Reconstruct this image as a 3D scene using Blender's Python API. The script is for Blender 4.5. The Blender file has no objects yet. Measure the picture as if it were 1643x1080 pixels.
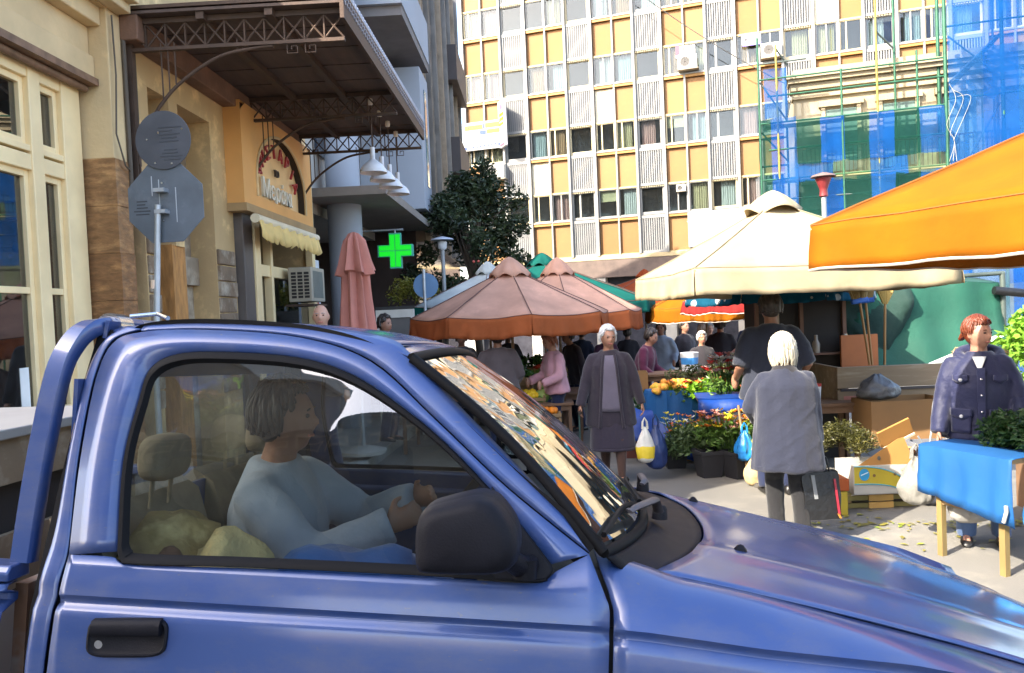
import bpy, bmesh, math, random
from math import *
from mathutils import Vector, Matrix, Euler, Quaternion, noise
random.seed(7)
sc = bpy.context.scene
COL = sc.collection
R = radians
# ------------------------------------------------------------------ camera
def make_camera():
    yaw, p, r = R(1.9), R(1.74), R(2.5)
    F = Vector((-sin(yaw)*cos(p), cos(yaw)*cos(p), -sin(p)))
    r0 = Vector((cos(yaw), sin(yaw), 0)); u0 = r0.cross(F)
    rt = r0*cos(r) - u0*sin(r); up = u0*cos(r) + r0*sin(r)
    cd = bpy.data.cameras.new('camera'); co = bpy.data.objects.new('camera', cd); COL.objects.link(co)
    m = Matrix((rt, up, -F)).transposed().to_4x4(); m.translation = Vector((0, 0, 1.75))
    co.matrix_world = m
    cd.sensor_width = 36; cd.lens = 36*1250/1643; cd.clip_start = .05; cd.clip_end = 2000
    sc.camera = co
make_camera()
# ------------------------------------------------------------------ sky and sun
SUN_AZ, SUN_EL = R(52), R(38)          # direction the light travels towards, elevation
w = bpy.data.worlds.new('World'); sc.world = w; w.use_nodes = True
nt = w.node_tree; bg = nt.nodes['Background']
sky = nt.nodes.new('ShaderNodeTexSky'); sky.sky_type = 'NISHITA'; sky.sun_disc = False
sky.sun_elevation = SUN_EL; sky.sun_rotation = R(232); sky.altitude = 50; sky.air_density = 1.0; sky.dust_density = 3.0; sky.ozone_density = .5
nt.links.new(sky.outputs[0], bg.inputs[0]); bg.inputs[1].default_value = .15
sd = bpy.data.lights.new('sun', 'SUN'); sd.energy = 2.9; sd.angle = R(.5); sd.color = (1, .91, .76)
so = bpy.data.objects.new('sun', sd); COL.objects.link(so); so.location = (-10, -10, 30)
so.rotation_euler = Vector((sin(SUN_AZ)*cos(SUN_EL), cos(SUN_AZ)*cos(SUN_EL), -sin(SUN_EL))).to_track_quat('-Z', 'Y').to_euler()
sc.view_settings.view_transform = 'Standard'; sc.view_settings.look = 'None'; sc.view_settings.gamma = 1
sc.view_settings.exposure = 2.55
sc.view_settings.use_curve_mapping = False
sc.render.engine = 'CYCLES'
sc.cycles.max_bounces = 6; sc.cycles.diffuse_bounces = 4; sc.cycles.transparent_max_bounces = 12; sc.cycles.caustics_reflective = False; sc.cycles.caustics_refractive = False

# ------------------------------------------------------------------ helpers
MC = {}
def M(name, col, rough=.6, metal=0., var=.18, vs=3., bump=0., bs=60., coat=0., spec=.5, alpha=1., emit=None, es=1., col2=None, c2=0., c2s=2., c2d=4, sheen=0., stretch=None, trans=0., sss=0.):
    """Procedural Principled material: base colour with broad tonal noise, optional second colour in patches, fine bump."""
    if name in MC: return MC[name]
    m = bpy.data.materials.new(name); m.use_nodes = True; t = m.node_tree; N = t.nodes; L = t.links
    b = N['Principled BSDF']
    tc = N.new('ShaderNodeTexCoord'); src = tc.outputs['Object']
    if stretch:
        mp = N.new('ShaderNodeMapping'); mp.inputs['Scale'].default_value = stretch; L.new(src, mp.inputs[0]); src = mp.outputs[0]
    out = None
    def noise_(scale, detail=4, rough_=.55):
        n = N.new('ShaderNodeTexNoise'); n.inputs['Scale'].default_value = scale; n.inputs['Detail'].default_value = detail; n.inputs['Roughness'].default_value = rough_; L.new(src, n.inputs['Vector']); return n
    if col2 is not None:
        n2 = noise_(c2s, c2d, .65); rp = N.new('ShaderNodeValToRGB'); e = rp.color_ramp.elements
        e[0].position = .5 - c2; e[1].position = .56 - c2 + .12
        e[0].color = (*col2, 1); e[1].color = (*col, 1); L.new(n2.outputs['Fac'], rp.inputs[0]); out = rp.outputs[0]
    if var > 0:
        n1 = noise_(vs, 5); mr = N.new('ShaderNodeMapRange'); mr.inputs['From Min'].default_value = .25; mr.inputs['From Max'].default_value = .75
        mr.inputs['To Min'].default_value = 1 - var; mr.inputs['To Max'].default_value = 1 + var; L.new(n1.outputs['Fac'], mr.inputs['Value'])
        mx = N.new('ShaderNodeVectorMath'); mx.operation = 'SCALE'
        if out is None: mx.inputs[0].default_value = col
        else: L.new(out, mx.inputs[0])
        L.new(mr.outputs[0], mx.inputs['Scale']); out = mx.outputs[0]
        mr2 = N.new('ShaderNodeMapRange'); mr2.inputs['To Min'].default_value = max(.02, rough - .12); mr2.inputs['To Max'].default_value = min(1, rough + .12)
        L.new(n1.outputs['Fac'], mr2.inputs['Value']); L.new(mr2.outputs[0], b.inputs['Roughness'])
    else: b.inputs['Roughness'].default_value = rough
    if out is None: b.inputs['Base Color'].default_value = (*col, 1)
    else: L.new(out, b.inputs['Base Color'])
    b.inputs['Metallic'].default_value = metal; b.inputs['Specular IOR Level'].default_value = spec
    b.inputs['Coat Weight'].default_value = coat; b.inputs['Coat Roughness'].default_value = .04
    b.inputs['Sheen Weight'].default_value = sheen; b.inputs['Alpha'].default_value = alpha
    if trans: b.inputs['Transmission Weight'].default_value = trans
    if sss: b.inputs['Subsurface Weight'].default_value = sss; b.inputs['Subsurface Radius'].default_value = (.02, .008, .005)
    if emit: b.inputs['Emission Color'].default_value = (*emit, 1); b.inputs['Emission Strength'].default_value = es
    if bump > 0:
        nb = noise_(bs, 6, .6); bp = N.new('ShaderNodeBump'); bp.inputs['Strength'].default_value = 1; bp.inputs['Distance'].default_value = bump
        L.new(nb.outputs['Fac'], bp.inputs['Height']); L.new(bp.outputs[0], b.inputs['Normal'])
    MC[name] = m; return m

def glass(name, tint=(.9, .95, .95), rough=.0, tr=.75, dirt=.0, spec=1.45, gcol=1., wave=0., ws=(2, 12, 2)):
    """Thin window glass: Fresnel mix of tinted transparent and glossy, with faint dust."""
    if name in MC: return MC[name]
    m = bpy.data.materials.new(name); m.use_nodes = True; t = m.node_tree; N = t.nodes; L = t.links
    N.remove(N['Principled BSDF']); o = N['Material Output']
    tb = N.new('ShaderNodeBsdfTransparent'); tb.inputs[0].default_value = (*[c*tr for c in tint], 1)
    gl = N.new('ShaderNodeBsdfGlossy'); gl.inputs['Roughness'].default_value = rough; gl.inputs[0].default_value = (gcol, gcol, gcol, 1)
    if wave:
        tcw = N.new('ShaderNodeTexCoord'); mpw = N.new('ShaderNodeMapping'); mpw.inputs['Scale'].default_value = ws; L.new(tcw.outputs['Object'], mpw.inputs[0])
        nw = N.new('ShaderNodeTexNoise'); nw.inputs['Scale'].default_value = 1.; nw.inputs['Detail'].default_value = 2; L.new(mpw.outputs[0], nw.inputs[0])
        bw = N.new('ShaderNodeBump'); bw.inputs['Distance'].default_value = wave; L.new(nw.outputs[0], bw.inputs['Height']); L.new(bw.outputs[0], gl.inputs['Normal'])
    lw = N.new('ShaderNodeLayerWeight'); lw.inputs[0].default_value = .5
    pw = N.new('ShaderNodeMath'); pw.operation = 'POWER'; pw.inputs[1].default_value = 4; L.new(lw.outputs['Facing'], pw.inputs[0])
    f0 = ((spec-1)/(spec+1))**2*1.9; ma = N.new('ShaderNodeMath'); ma.operation = 'MULTIPLY_ADD'; ma.inputs[1].default_value = 1-f0; ma.inputs[2].default_value = f0; L.new(pw.outputs[0], ma.inputs[0])
    mx = N.new('ShaderNodeMixShader'); L.new(ma.outputs[0], mx.inputs[0]); L.new(tb.outputs[0], mx.inputs[1]); L.new(gl.outputs[0], mx.inputs[2])
    last = mx
    if dirt:
        df = N.new('ShaderNodeBsdfDiffuse'); df.inputs[0].default_value = (.5, .47, .42, 1)
        tc = N.new('ShaderNodeTexCoord'); n = N.new('ShaderNodeTexNoise'); n.inputs['Scale'].default_value = 9; n.inputs['Detail'].default_value = 8
        L.new(tc.outputs['Object'], n.inputs['Vector'])
        mr = N.new('ShaderNodeMapRange'); mr.inputs['From Min'].default_value = .35; mr.inputs['From Max'].default_value = .8; mr.inputs['To Max'].default_value = dirt; mr.inputs['To Min'].default_value = dirt*.25
        L.new(n.outputs['Fac'], mr.inputs['Value'])
        m2 = N.new('ShaderNodeMixShader'); L.new(mr.outputs[0], m2.inputs[0]); L.new(mx.outputs[0], m2.inputs[1]); L.new(df.outputs[0], m2.inputs[2]); last = m2
    L.new(last.outputs[0], o.inputs[0]); MC[name] = m; return m

class MB:
    def __init__(s): s.v = []; s.f = []
    def add(s, vs, fs):
        o = len(s.v); s.v += [tuple(v) for v in vs]; s.f += [tuple(i + o for i in f) for f in fs]; return s
    def box(s, c, d, rot=None):
        hx, hy, hz = d[0]/2, d[1]/2, d[2]/2
        vs = [Vector((x*hx, y*hy, z*hz)) for z in (-1, 1) for y in (-1, 1) for x in (-1, 1)]
        if rot is not None:
            m = Euler(rot).to_matrix() if not isinstance(rot, Matrix) else rot
            vs = [m @ v for v in vs]
        c = Vector(c); vs = [v + c for v in vs]
        return s.add(vs, [(0, 2, 3, 1), (4, 5, 7, 6), (0, 1, 5, 4), (2, 6, 7, 3), (0, 4, 6, 2), (1, 3, 7, 5)])
    def bx(s, x0, x1, y0, y1, z0, z1): return s.box(((x0+x1)/2, (y0+y1)/2, (z0+z1)/2), (abs(x1-x0), abs(y1-y0), abs(z1-z0)))
    def loft(s, rings, closed=True, caps=True):
        n = len(rings[0]); vs = [p for r_ in rings for p in r_]; fs = []
        for i in range(len(rings)-1):
            for j in range(n if closed else n-1):
                a = i*n + j; b = i*n + (j+1) % n; fs.append((a, b, b+n, a+n))
        if caps and closed:
            fs.append(tuple(range(n))[::-1]); fs.append(tuple((len(rings)-1)*n + j for j in range(n)))
        return s.add(vs, fs)
    def tube(s, pts, r, n=8, caps=True, flat=None):
        pts = [Vector(p) for p in pts]; k = len(pts); rs = r if isinstance(r, (list, tuple)) else [r]*k
        rings = []; up = None
        for i, p in enumerate(pts):
            t = (pts[min(i+1, k-1)] - pts[max(i-1, 0)]).normalized()
            if up is None:
                up = Vector((0, 0, 1)) if abs(t.z) < .9 else Vector((0, 1, 0))
            a = t.cross(up); 
            if a.length < 1e-4: a = t.cross(Vector((1, 0, 0)))
            a.normalize(); b = a.cross(t).normalized(); up = b
            fl = flat if flat else 1
            rings.append([p + a*(rs[i]*cos(2*pi*j/n)) + b*(rs[i]*fl*sin(2*pi*j/n)) for j in range(n)])
        return s.loft(rings, True, caps)
    def cyl(s, p0, p1, r0, r1=None, n=12): return s.tube([p0, p1], [r0, r0 if r1 is None else r1], n)
    def ell(s, c, r, nu=12, nv=8, fn=None):
        c = Vector(c); rings = []
        for i in range(nv+1):
            th = pi*i/nv
            ring = []
            for j in range(nu):
                ph = 2*pi*j/nu; d = Vector((sin(th)*cos(ph), sin(th)*sin(ph), cos(th)))
                q = Vector((d.x*r[0], d.y*r[1], d.z*r[2]))
                if fn: q = fn(d, q)
                ring.append(c + q)
            rings.append(ring)
        return s.loft(rings[::-1], True, False)
    def lathe(s, prof, c=(0, 0, 0), n=16):
        return s.loft([[Vector((c[0]+r_*cos(2*pi*j/n), c[1]+r_*sin(2*pi*j/n), c[2]+z)) for j in range(n)] for r_, z in prof], True, False)
    def prism(s, poly, fn, d):
        """poly: 2D outline; fn(a,b,t) -> 3D; extruded t = 0..d"""
        n = len(poly); vs = [fn(a, b, 0) for a, b in poly] + [fn(a, b, d) for a, b in poly]
        return s.add(vs, [tuple(range(n))[::-1], tuple(range(n, 2*n))] + [(i, (i+1) % n, n+(i+1) % n, n+i) for i in range(n)])
    def grid(s, rows): return s.loft(rows, False, False)
    def mesh(s, name, mat, smooth=None):
        me = bpy.data.meshes.new(name); me.from_pydata(s.v, [], s.f); me.materials.append(mat)
        if smooth is not None:
            me.polygons.foreach_set('use_smooth', [True]*len(me.polygons))
            if smooth < 180: me.set_sharp_from_angle(angle=R(smooth))
        me.update(); return me
    def build(s, name, mat, parent=None, smooth=None, bevel=0, solid=0, sub=0, fix=False):
        me = s.mesh(name, mat, smooth)
        if fix:
            b = bmesh.new(); b.from_mesh(me); bmesh.ops.remove_doubles(b, verts=b.verts, dist=1e-5); bmesh.ops.recalc_face_normals(b, faces=b.faces); b.to_mesh(me); b.free()
        o = bpy.data.objects.new(name, me); COL.objects.link(o)
        if parent: o.parent = parent
        if solid: md = o.modifiers.new('solid', 'SOLIDIFY'); md.thickness = solid; md.offset = 0
        if bevel: md = o.modifiers.new('bevel', 'BEVEL'); md.width = bevel; md.segments = 2; md.limit_method = 'ANGLE'; md.angle_limit = R(40)
        if sub: md = o.modifiers.new('sub', 'SUBSURF'); md.levels = sub; md.render_levels = sub
        return o
def tag(o, label, cat, group=None, kind=None):
    if label: o['label'] = label
    if cat: o['category'] = cat
    if group: o['group'] = group
    if kind: o['kind'] = kind
    return o
def thing(name, label, cat, loc=(0, 0, 0), rz=0., group=None):
    o = bpy.data.objects.new(name, None); COL.objects.link(o); o.location = loc; o.rotation_euler = (0, 0, rz); o.empty_display_size = .1
    return tag(o, label, cat, group)
def inst(me, name, parent=None, loc=(0, 0, 0), rot=(0, 0, 0), sca=(1, 1, 1)):
    o = bpy.data.objects.new(name, me); COL.objects.link(o); o.parent = parent; o.location = loc; o.rotation_euler = rot; o.scale = sca; return o
def copy_tree(o, parent=None):
    c = o.copy(); COL.objects.link(c); c.parent = parent
    for ch in o.children: copy_tree(ch, c)
    return c
def text_mesh(txt, size, mat, depth=.004, align='CENTER'):
    cu = bpy.data.curves.new('txt', 'FONT'); cu.body = txt; cu.size = size; cu.extrude = depth; cu.align_x = align; cu.align_y = 'CENTER'
    o = bpy.data.objects.new('txt', cu); COL.objects.link(o)
    dg = bpy.context.evaluated_depsgraph_get(); me = bpy.data.meshes.new_from_object(o.evaluated_get(dg)); bpy.data.objects.remove(o); bpy.data.curves.remove(cu)
    me.materials.clear(); me.materials.append(mat); return me
def crom(P, n):
    """Catmull-Rom through P, n points per span"""
    P = [Vector(p) for p in P]; out = []
    for i in range(len(P)-1):
        p0 = P[max(i-1, 0)]; p1 = P[i]; p2 = P[i+1]; p3 = P[min(i+2, len(P)-1)]
        for k in range(n):
            t = k/n
            out.append(.5*((2*p1) + (p2-p0)*t + (2*p0-5*p1+4*p2-p3)*t*t + (3*p1-p0-3*p2+p3)*t**3))
    out.append(P[-1].copy()); return out
def lerp(a, b, t): return a + (b-a)*t
def interp(x, tab):
    if x <= tab[0][0]: return tab[0][1]
    for (a, b), (c, d) in zip(tab, tab[1:]):
        if x <= c: return b + (d-b)*(x-a)/(c-a)
    return tab[-1][1]
def gz(y):
    """street level: flat near the crossing, then falling gently"""
    return 0. if y < 7 else -.035*(y-7) if y < 40 else -1.155
# ================================================================== PICKUP TRUCK
def car_paint():
    m = bpy.data.materials.new('blue_paint'); m.use_nodes = True; t = m.node_tree; N = t.nodes; L = t.links; b = N['Principled BSDF']
    tc = N.new('ShaderNodeTexCoord')
    n = N.new('ShaderNodeTexNoise'); n.inputs['Scale'].default_value = 2.2; n.inputs['Detail'].default_value = 6; L.new(tc.outputs['Object'], n.inputs[0])
    rp = N.new('ShaderNodeValToRGB'); rp.color_ramp.elements[0].position = .3; rp.color_ramp.elements[1].position = .75
    rp.color_ramp.elements[0].color = (.013, .039, .148, 1); rp.color_ramp.elements[1].color = (.024, .055, .182, 1)
    L.new(n.outputs[0], rp.inputs[0])
    # small chips and dirt flecks
    mp = N.new('ShaderNodeMapping'); mp.inputs['Scale'].default_value = (1, 1, 2.2); L.new(tc.outputs['Object'], mp.inputs[0])
    f = N.new('ShaderNodeTexNoise'); f.inputs['Scale'].default_value = 46; f.inputs['Detail'].default_value = 3; L.new(mp.outputs[0], f.inputs[0])
    r2 = N.new('ShaderNodeValToRGB'); r2.color_ramp.elements[0].position = .70; r2.color_ramp.elements[1].position = .735
    L.new(f.outputs[0], r2.inputs[0])
    n3 = N.new('ShaderNodeTexNoise'); n3.inputs['Scale'].default_value = 4; L.new(tc.outputs['Object'], n3.inputs[0])
    mu = N.new('ShaderNodeMath'); mu.operation = 'MULTIPLY'; L.new(r2.outputs[0], mu.inputs[0]); L.new(n3.outputs[0], mu.inputs[1])
    mx = N.new('ShaderNodeMix'); mx.data_type = 'RGBA'; L.new(mu.outputs[0], mx.inputs[0]); L.new(rp.outputs[0], mx.inputs[6]); mx.inputs[7].default_value = (.10, .085, .08, 1)
    # dusty film
    d = N.new('ShaderNodeTexNoise'); d.inputs['Scale'].default_value = 7; d.inputs['Detail'].default_value = 9; d.inputs['Roughness'].default_value = .7; L.new(mp.outputs[0], d.inputs[0])
    r3 = N.new('ShaderNodeMapRange'); r3.inputs['From Min'].default_value = .45; r3.inputs['From Max'].default_value = .8; r3.inputs['To Max'].default_value = .4; L.new(d.outputs[0], r3.inputs[0])
    m2 = N.new('ShaderNodeMix'); m2.data_type = 'RGBA'; L.new(r3.outputs[0], m2.inputs[0]); L.new(mx.outputs[2], m2.inputs[6]); m2.inputs[7].default_value = (.115, .115, .14, 1)
    L.new(m2.outputs[2], b.inputs['Base Color'])
    rr = N.new('ShaderNodeMapRange'); rr.inputs['To Min'].default_value = .3; rr.inputs['To Max'].default_value = .6; L.new(d.outputs[0], rr.inputs[0]); L.new(rr.outputs[0], b.inputs['Roughness'])
    b.inputs['Metallic'].default_value = .3; b.inputs['Coat Weight'].default_value = .75
    cr = N.new('ShaderNodeMapRange'); cr.inputs['To Min'].default_value = .03; cr.inputs['To Max'].default_value = .22; L.new(d.outputs[0], cr.inputs[0]); L.new(cr.outputs[0], b.inputs['Coat Roughness'])
    w_ = N.new('ShaderNodeTexNoise'); w_.inputs['Scale'].default_value = 3; w_.inputs['Detail'].default_value = 1; L.new(tc.outputs['Object'], w_.inputs[0])
    bp = N.new('ShaderNodeBump'); bp.inputs['Distance'].default_value = .004; bp.inputs['Strength'].default_value = .5; L.new(w_.outputs[0], bp.inputs['Height']); L.new(bp.outputs[0], b.inputs['Normal']); L.new(bp.outputs[0], b.inputs['Coat Normal'])
    return m
PAINT = car_paint()
BLACKP = M('black_plastic', (.007, .007, .010), .5, var=.35, vs=9, bump=.0008, bs=240, spec=.10)
RUBBER = M('rubber', (.006, .006, .007), .6, var=.2, spec=.08)
CHROME = M('worn_chrome', (.55, .55, .56), .25, 1, var=.1)
GLASSW = glass('windscreen_glass', (.86, .95, .9), .02, .5, .05, 2.3, 1., .006, (2, 5, 2))
GLASSD = glass('door_glass', (.88, .94, .91), .012, .78, .02, 1.72, 1., .003, (3, 3, 5))
TYRE = M('tyre', (.02, .02, .02), .8, bump=.004, bs=30)
STEEL = M('steel_rim', (.4, .4, .42), .4, .9)
TRIM = M('cab_trim', (.05, .05, .053), .8, var=.15)
CLOTHSEAT = M('seat_fabric', (.22, .18, .12), .9, var=.25, vs=12, bump=.002, bs=120)
TW = 1.58; CV = .79
def sideV(w_):
    return interp(w_, [(.3, .03), (.5, -.02), (.8, -.05), (1.0, -.045), (1.095, -.036), (1.108, -.033), (1.118, -.020), (1.128, -.018), (1.14, -.026), (1.17, -.018), (1.22, 0), (1.30, .024), (1.6, .114), (1.70, .150), (1.74, .175), (1.80, .22)])
def hc(u): return interp(u, [(.55, 1.262), (.7, 1.247), (.82, 1.228), (1.0, 1.196), (1.136, 1.170), (1.3, 1.136), (1.45, 1.101), (1.6, 1.062), (1.8, 1.005), (2.0, .935)])
def hw(u, v): return hc(u) - .045*((v-CV)/.67)**2
def kw(u): return interp(u, [(.38, 0), (.566, -.008), (.824, -.028), (1.145, -.042), (1.4, -.075), (1.8, -.15), (2.0, -.21)])
truck = thing('pickup_truck', 'blue single cab pickup truck with black mirror crossing in the foreground', 'pickup truck', (-.5, 1.565, 0), 0)
truck.rotation_euler = (R(-4), R(4.4), R(-2))
def T(sd, u, v, w_): return (u, v if sd == 0 else TW - v, w_)
def strip(sd, A, B, rows=2, dv=0., vf=None):
    rw = []
    for i in range(rows+1):
        t = i/rows
        rw.append([T(sd, lerp(a.x, b.x, t), (vf or sideV)(lerp(a.y, b.y, t)) + dv, lerp(a.y, b.y, t)) for a, b in zip(A, B)])
    return MB().grid(rw)
def c2(l, n=5): return crom([(a, b, 0) for a, b in l], n)
DO = [(-.648, 1.217), (-.672, 1.414), (-.68, 1.598), (-.662, 1.685), (-.599, 1.715), (-.439, 1.726), (-.205, 1.715), (-.029, 1.665), (.137, 1.538), (.286, 1.416), (.401, 1.334), (.490, 1.274)]
WI = [(-.54, 1.229), (-.57, 1.419), (-.564, 1.559), (-.553, 1.632), (-.496, 1.667), (-.383, 1.676), (-.201, 1.669), (-.061, 1.631), (.087, 1.546), (.208, 1.453), (.333, 1.335), (.411, 1.251)]
LT = [(-.648, 1.217), (-.55, 1.217), (-.505, 1.204), (-.243, 1.210), (.119, 1.213), (.378, 1.212), (.421, 1.237), (.490, 1.274)]
WB = [(-.54, 1.229), (-.528, 1.212), (-.495, 1.206), (-.243, 1.212), (.119, 1.215), (.375, 1.215), (.403, 1.227), (.411, 1.251)]
for sd in (0, 1):
    d = strip(sd, c2(DO), c2(WI), 2)
    tp = c2(LT, 6)
    wl = [1.195, 1.18, 1.165, 1.15, 1.14, 1.132, 1.125, 1.118, 1.111, 1.104, 1.095, 1.07, 1.03, .95, .8, .65, .5]
    rows = [[T(sd, p.x, sideV(p.y), p.y) for p in tp]]
    for k, wv in enumerate(wl):
        t = (1.218-wv)/.72
        rows.append([T(sd, lerp(p.x, -.648 - .012*min(1, t*2.2) if i == 0 else .490 + .045*min(1, (1.274-wv)/.1) if i == len(tp)-1 else lerp(-.658, .53, i/(len(tp)-1)), 1 if i == len(tp)-1 else min(1, .3 + t*1.2)), sideV(wv), wv if wv < 1.2 else min(wv, p.y)) for i, p in enumerate(tp)])
    d.grid(rows)
    door = d.build('door', PAINT, truck, 45, solid=.008, fix=True)
    jb = MB(); dd_ = c2(DO, 6); jb.grid([[T(sd, p.x + ox, sideV(p.y) + .014, p.y + oz) for p in dd_] for ox, oz in ((-.02, -.03), (.0, .0), (.03, .03))]); jb.grid([[T(sd, x_ + .045*min(1, (1.274-w_)/.1), sideV(w_) + .016, w_) for w_ in (1.13, 1.1, .9, .5)] for x_ in (.477, .512)]); jb.grid([[T(sd, x_, sideV(w_) + .016, w_) for w_ in (1.72, 1.6, 1.4, 1.22, 1.1, .9, .5)] for x_ in (-.72, -.64)]); jb.build('door_jamb', RUBBER, truck, 60)
    # seal round the glass
    loop = c2(WI, 5) + c2(WB, 5)[::-1][1:-1]
    cx_, cy_ = sum(p.x for p in loop)/len(loop), sum(p.y for p in loop)/len(loop)
    inner = [Vector((p.x + (cx_-p.x)*.046 + (0), p.y + (cy_-p.y)*.10, 0)) for p in loop]
    rw = []
    for t, dv in ((0, -.004), (.15, -.011), (.6, -.011), (1., .004)):
        rw.append([T(sd, lerp(a.x, b.x, t), sideV(lerp(a.y, b.y, t)) + dv, lerp(a.y, b.y, t)) for a, b in zip(loop, inner)])
    MB().loft([[q for q in r_] for r_ in rw], True, False).build('window_seal', RUBBER, door, 50)
    n = len(inner); MB().add([T(sd, p.x, sideV(p.y) + .004, p.y) for p in inner] + [T(sd, cx_, sideV(cy_) + .004, cy_)], [(i, (i+1) % n, n) for i in range(n)]).build('window_glass', GLASSD, door, 60)
    # handle: recessed dish, flap and lock
    hb = MB()
    def dish(r_, dv, ww=1.):
        out = []
        for j in range(28):
            a = 2*pi*j/28; x = abs(cos(a))**.45*(1 if cos(a) >= 0 else -1)*.088*r_; z = abs(sin(a))**.45*(1 if sin(a) >= 0 else -1)*.040*ww
            out.append(T(sd, -.483 + x, sideV(1.06 + z) + dv, 1.062 + z + .006*(x/.1)))
        return out
    hb.loft([dish(1., .0), dish(1., -.009), dish(.95, -.011, .90), dish(.92, -.006, .84), dish(.90, -.0052, .82)], True, True)
    h = hb.build('door_handle', BLACKP, door, 50)
    f = MB()
    f.loft([[T(sd, -.483 + x, sideV(1.06) + q, 1.076 + .006*(x/.1) + z) for q, z in ((-.002, .026), (-.016, .024), (-.021, .012), (-.020, -.004), (-.013, -.010), (-.004, -.006))] for x in (-.075, -.06, 0, .06, .075)], True, True)
    f.build('handle_flap', BLACKP, h, 60)
    MB().cyl(T(sd, -.545, -.036, 1.044), T(sd, -.545, -.047, 1.044), .010, .009, 14).build('door_lock', CHROME, h, 40)
    # cab corner behind the door
    RE = [(-.662, 1.731), (-.697, 1.690), (-.717, 1.616), (-.720, 1.469), (-.713, 1.288), (-.721, 1.158), (-.726, .95), (-.726, .5)]
    SE = [(-.604, 1.723), (-.668, 1.692), (-.687, 1.600), (-.680, 1.42), (-.655, 1.235), (-.657, 1.158), (-.664, .95), (-.666, .5)]
    a_, b_ = c2(RE, 6), c2(SE, 6)
    rw = []
    for i in range(7):
        t = i/6; rw.append([T(sd, lerp(b.x, a.x, t), sideV(lerp(b.y, a.y, t)) + .05*max(0, t-.55)**2/.2, lerp(b.y, a.y, t)) for a, b in zip(a_, b_)])
    rw.append([T(sd, a.x - .012, sideV(a.y) + .09, a.y) for a in a_])
    MB().grid(rw).build('cab_corner', PAINT, truck, 45, solid=.006)
    # windscreen pillar
    PD = [(-.603, 1.718), (-.44, 1.729), (-.203, 1.718), (-.026, 1.668), (.139, 1.541), (.288, 1.419), (.403, 1.337), (.492, 1.277)]
    PW = [(-.60, 1.740), (-.44, 1.748), (-.19, 1.747), (-.004, 1.722), (.060, 1.684), (.185, 1.570), (.305, 1.463), (.413, 1.366), (.510, 1.283)]
    a_, b_ = c2(PD, 6), c2(PW, 6)
    rw = []
    for i in range(6):
        t = i/5; rw.append([T(sd, lerp(a.x, b.x, t), sideV(lerp(a.y, b.y, t)) + .022*t*t - .004*sin(pi*t), lerp(a.y, b.y, t)) for a, b in zip(a_, b_)])
    MB().grid(rw).build('windscreen_pillar', PAINT, truck, 60, solid=.006)
    # front wing
    rows = []
    for i in range(41):
        u = .499 + 1.46*i/40; low = .5
        tp_ = hw(max(u, .60), .13) - .003 + .050*max(0, (.68-u)/.18)**1.3
        du = (u-1.36)/.42
        if abs(du) < 1: low = .5 + .33*sqrt(1-du*du)
        nose = max(0, (u-1.70)/.26)**2*.10; k = kw(u); cw_ = 1.14 + k
        sec = [(.130, tp_), (.11, tp_ - .002), (.08, lerp(tp_, cw_, .10)), (.05, lerp(tp_, cw_, .26)), (.02, lerp(tp_, cw_, .50)), (-.005, lerp(tp_, cw_, .75))]
        for wv in (1.14, 1.132, 1.125, 1.118, 1.111, 1.104, 1.095, 1.07, 1.0, .92, .85): sec.append((sideV(wv), wv + k))
        fl = [(sideV(low + .02) - .012, low + .02)] if low > .55 else [(-.03, .7)]
        sec = [s_ for s_ in sec if s_[1] > low + .03] + fl + [(fl[0][0] + .012, low)]
        while len(sec) < 20: sec.append(sec[-1])
        rows.append([T(sd, u + .045*min(1, max(0, (1.274-w_)/.1)) if u < .60 else u + .045*(1-min(1, (u-.60)/.5))*min(1, max(0, (1.274-w_)/.1)), v + nose, w_) for v, w_ in sec[:20]])
    MB().grid(rows).build('front_wing', PAINT, truck, 40, solid=.005, fix=True)
    # door mirror with its triangular foot
    tri = [(.40, 1.352), (.545, 1.236), (.536, 1.222), (.50, 1.214), (.36, 1.213), (.385, 1.30)]
    if True:
        k = [(.273, 1.405), (.333, 1.337), (.411, 1.252), (.416, 1.238), (.402, 1.221), (.365, 1.216), (.288, 1.216)]
        MB().prism(k, lambda a, b, t: T(sd, a, sideV(b) - .012 + t, b), .02).build('mirror_foot', BLACKP, door, 40, bevel=.006)
        mm = MB()
        def mring(v, sx, sz, du=0, dw=0):
            base = [(-.105, -.06), (-.100, -.078), (-.080, -.086), (.02, -.083), (.075, -.075), (.098, -.058), (.104, -.02), (.092, .025), (.058, .068), (.035, .078), (.01, .080), (-.05, .062), (-.085, .048), (-.103, .025), (-.107, -.01)]
            pts = crom([(a, b, 0) for a, b in base] + [(base[0][0], base[0][1], 0)], 3)[:-1]
            return [T(sd, .250 + du + p.x*sx*.96, v, 1.346 + dw + p.y*sz*.92) for p in pts]
        for v, sx, sz, du in ((-.072, .86, .86, -.005), (-.075, .98, .98, -.004), (-.095, 1.02, 1.02, 0), (-.155, 1.0, 1.0, 0), (-.161, .985, .985, 0), (-.166, .985, .985, 0), (-.172, .99, .985, 0), (-.205, .94, .93, 0), (-.222, .83, .82, 0), (-.229, .6, .6, 0), (-.231, .2, .2, 0)): pass
        # housing lies with its mirror facing the driver (to the rear): shallow box, outer shell towards the front and side
        rg = [(-.060, .80, .80, 0), (-.066, .95, .95, 0), (-.085, 1.0, 1.0, 0), (-.150, 1.0, 1.0, 0), (-.156, .985, .98, 0), (-.162, .985, .98, 0), (-.190, .95, .94, 0), (-.206, .86, .85, 0), (-.213, .65, .64, 0), (-.215, .25, .25, 0)]
        mm.loft([mring(v, sx, sz, du) for v, sx, sz, du in rg], True, True)
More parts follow.
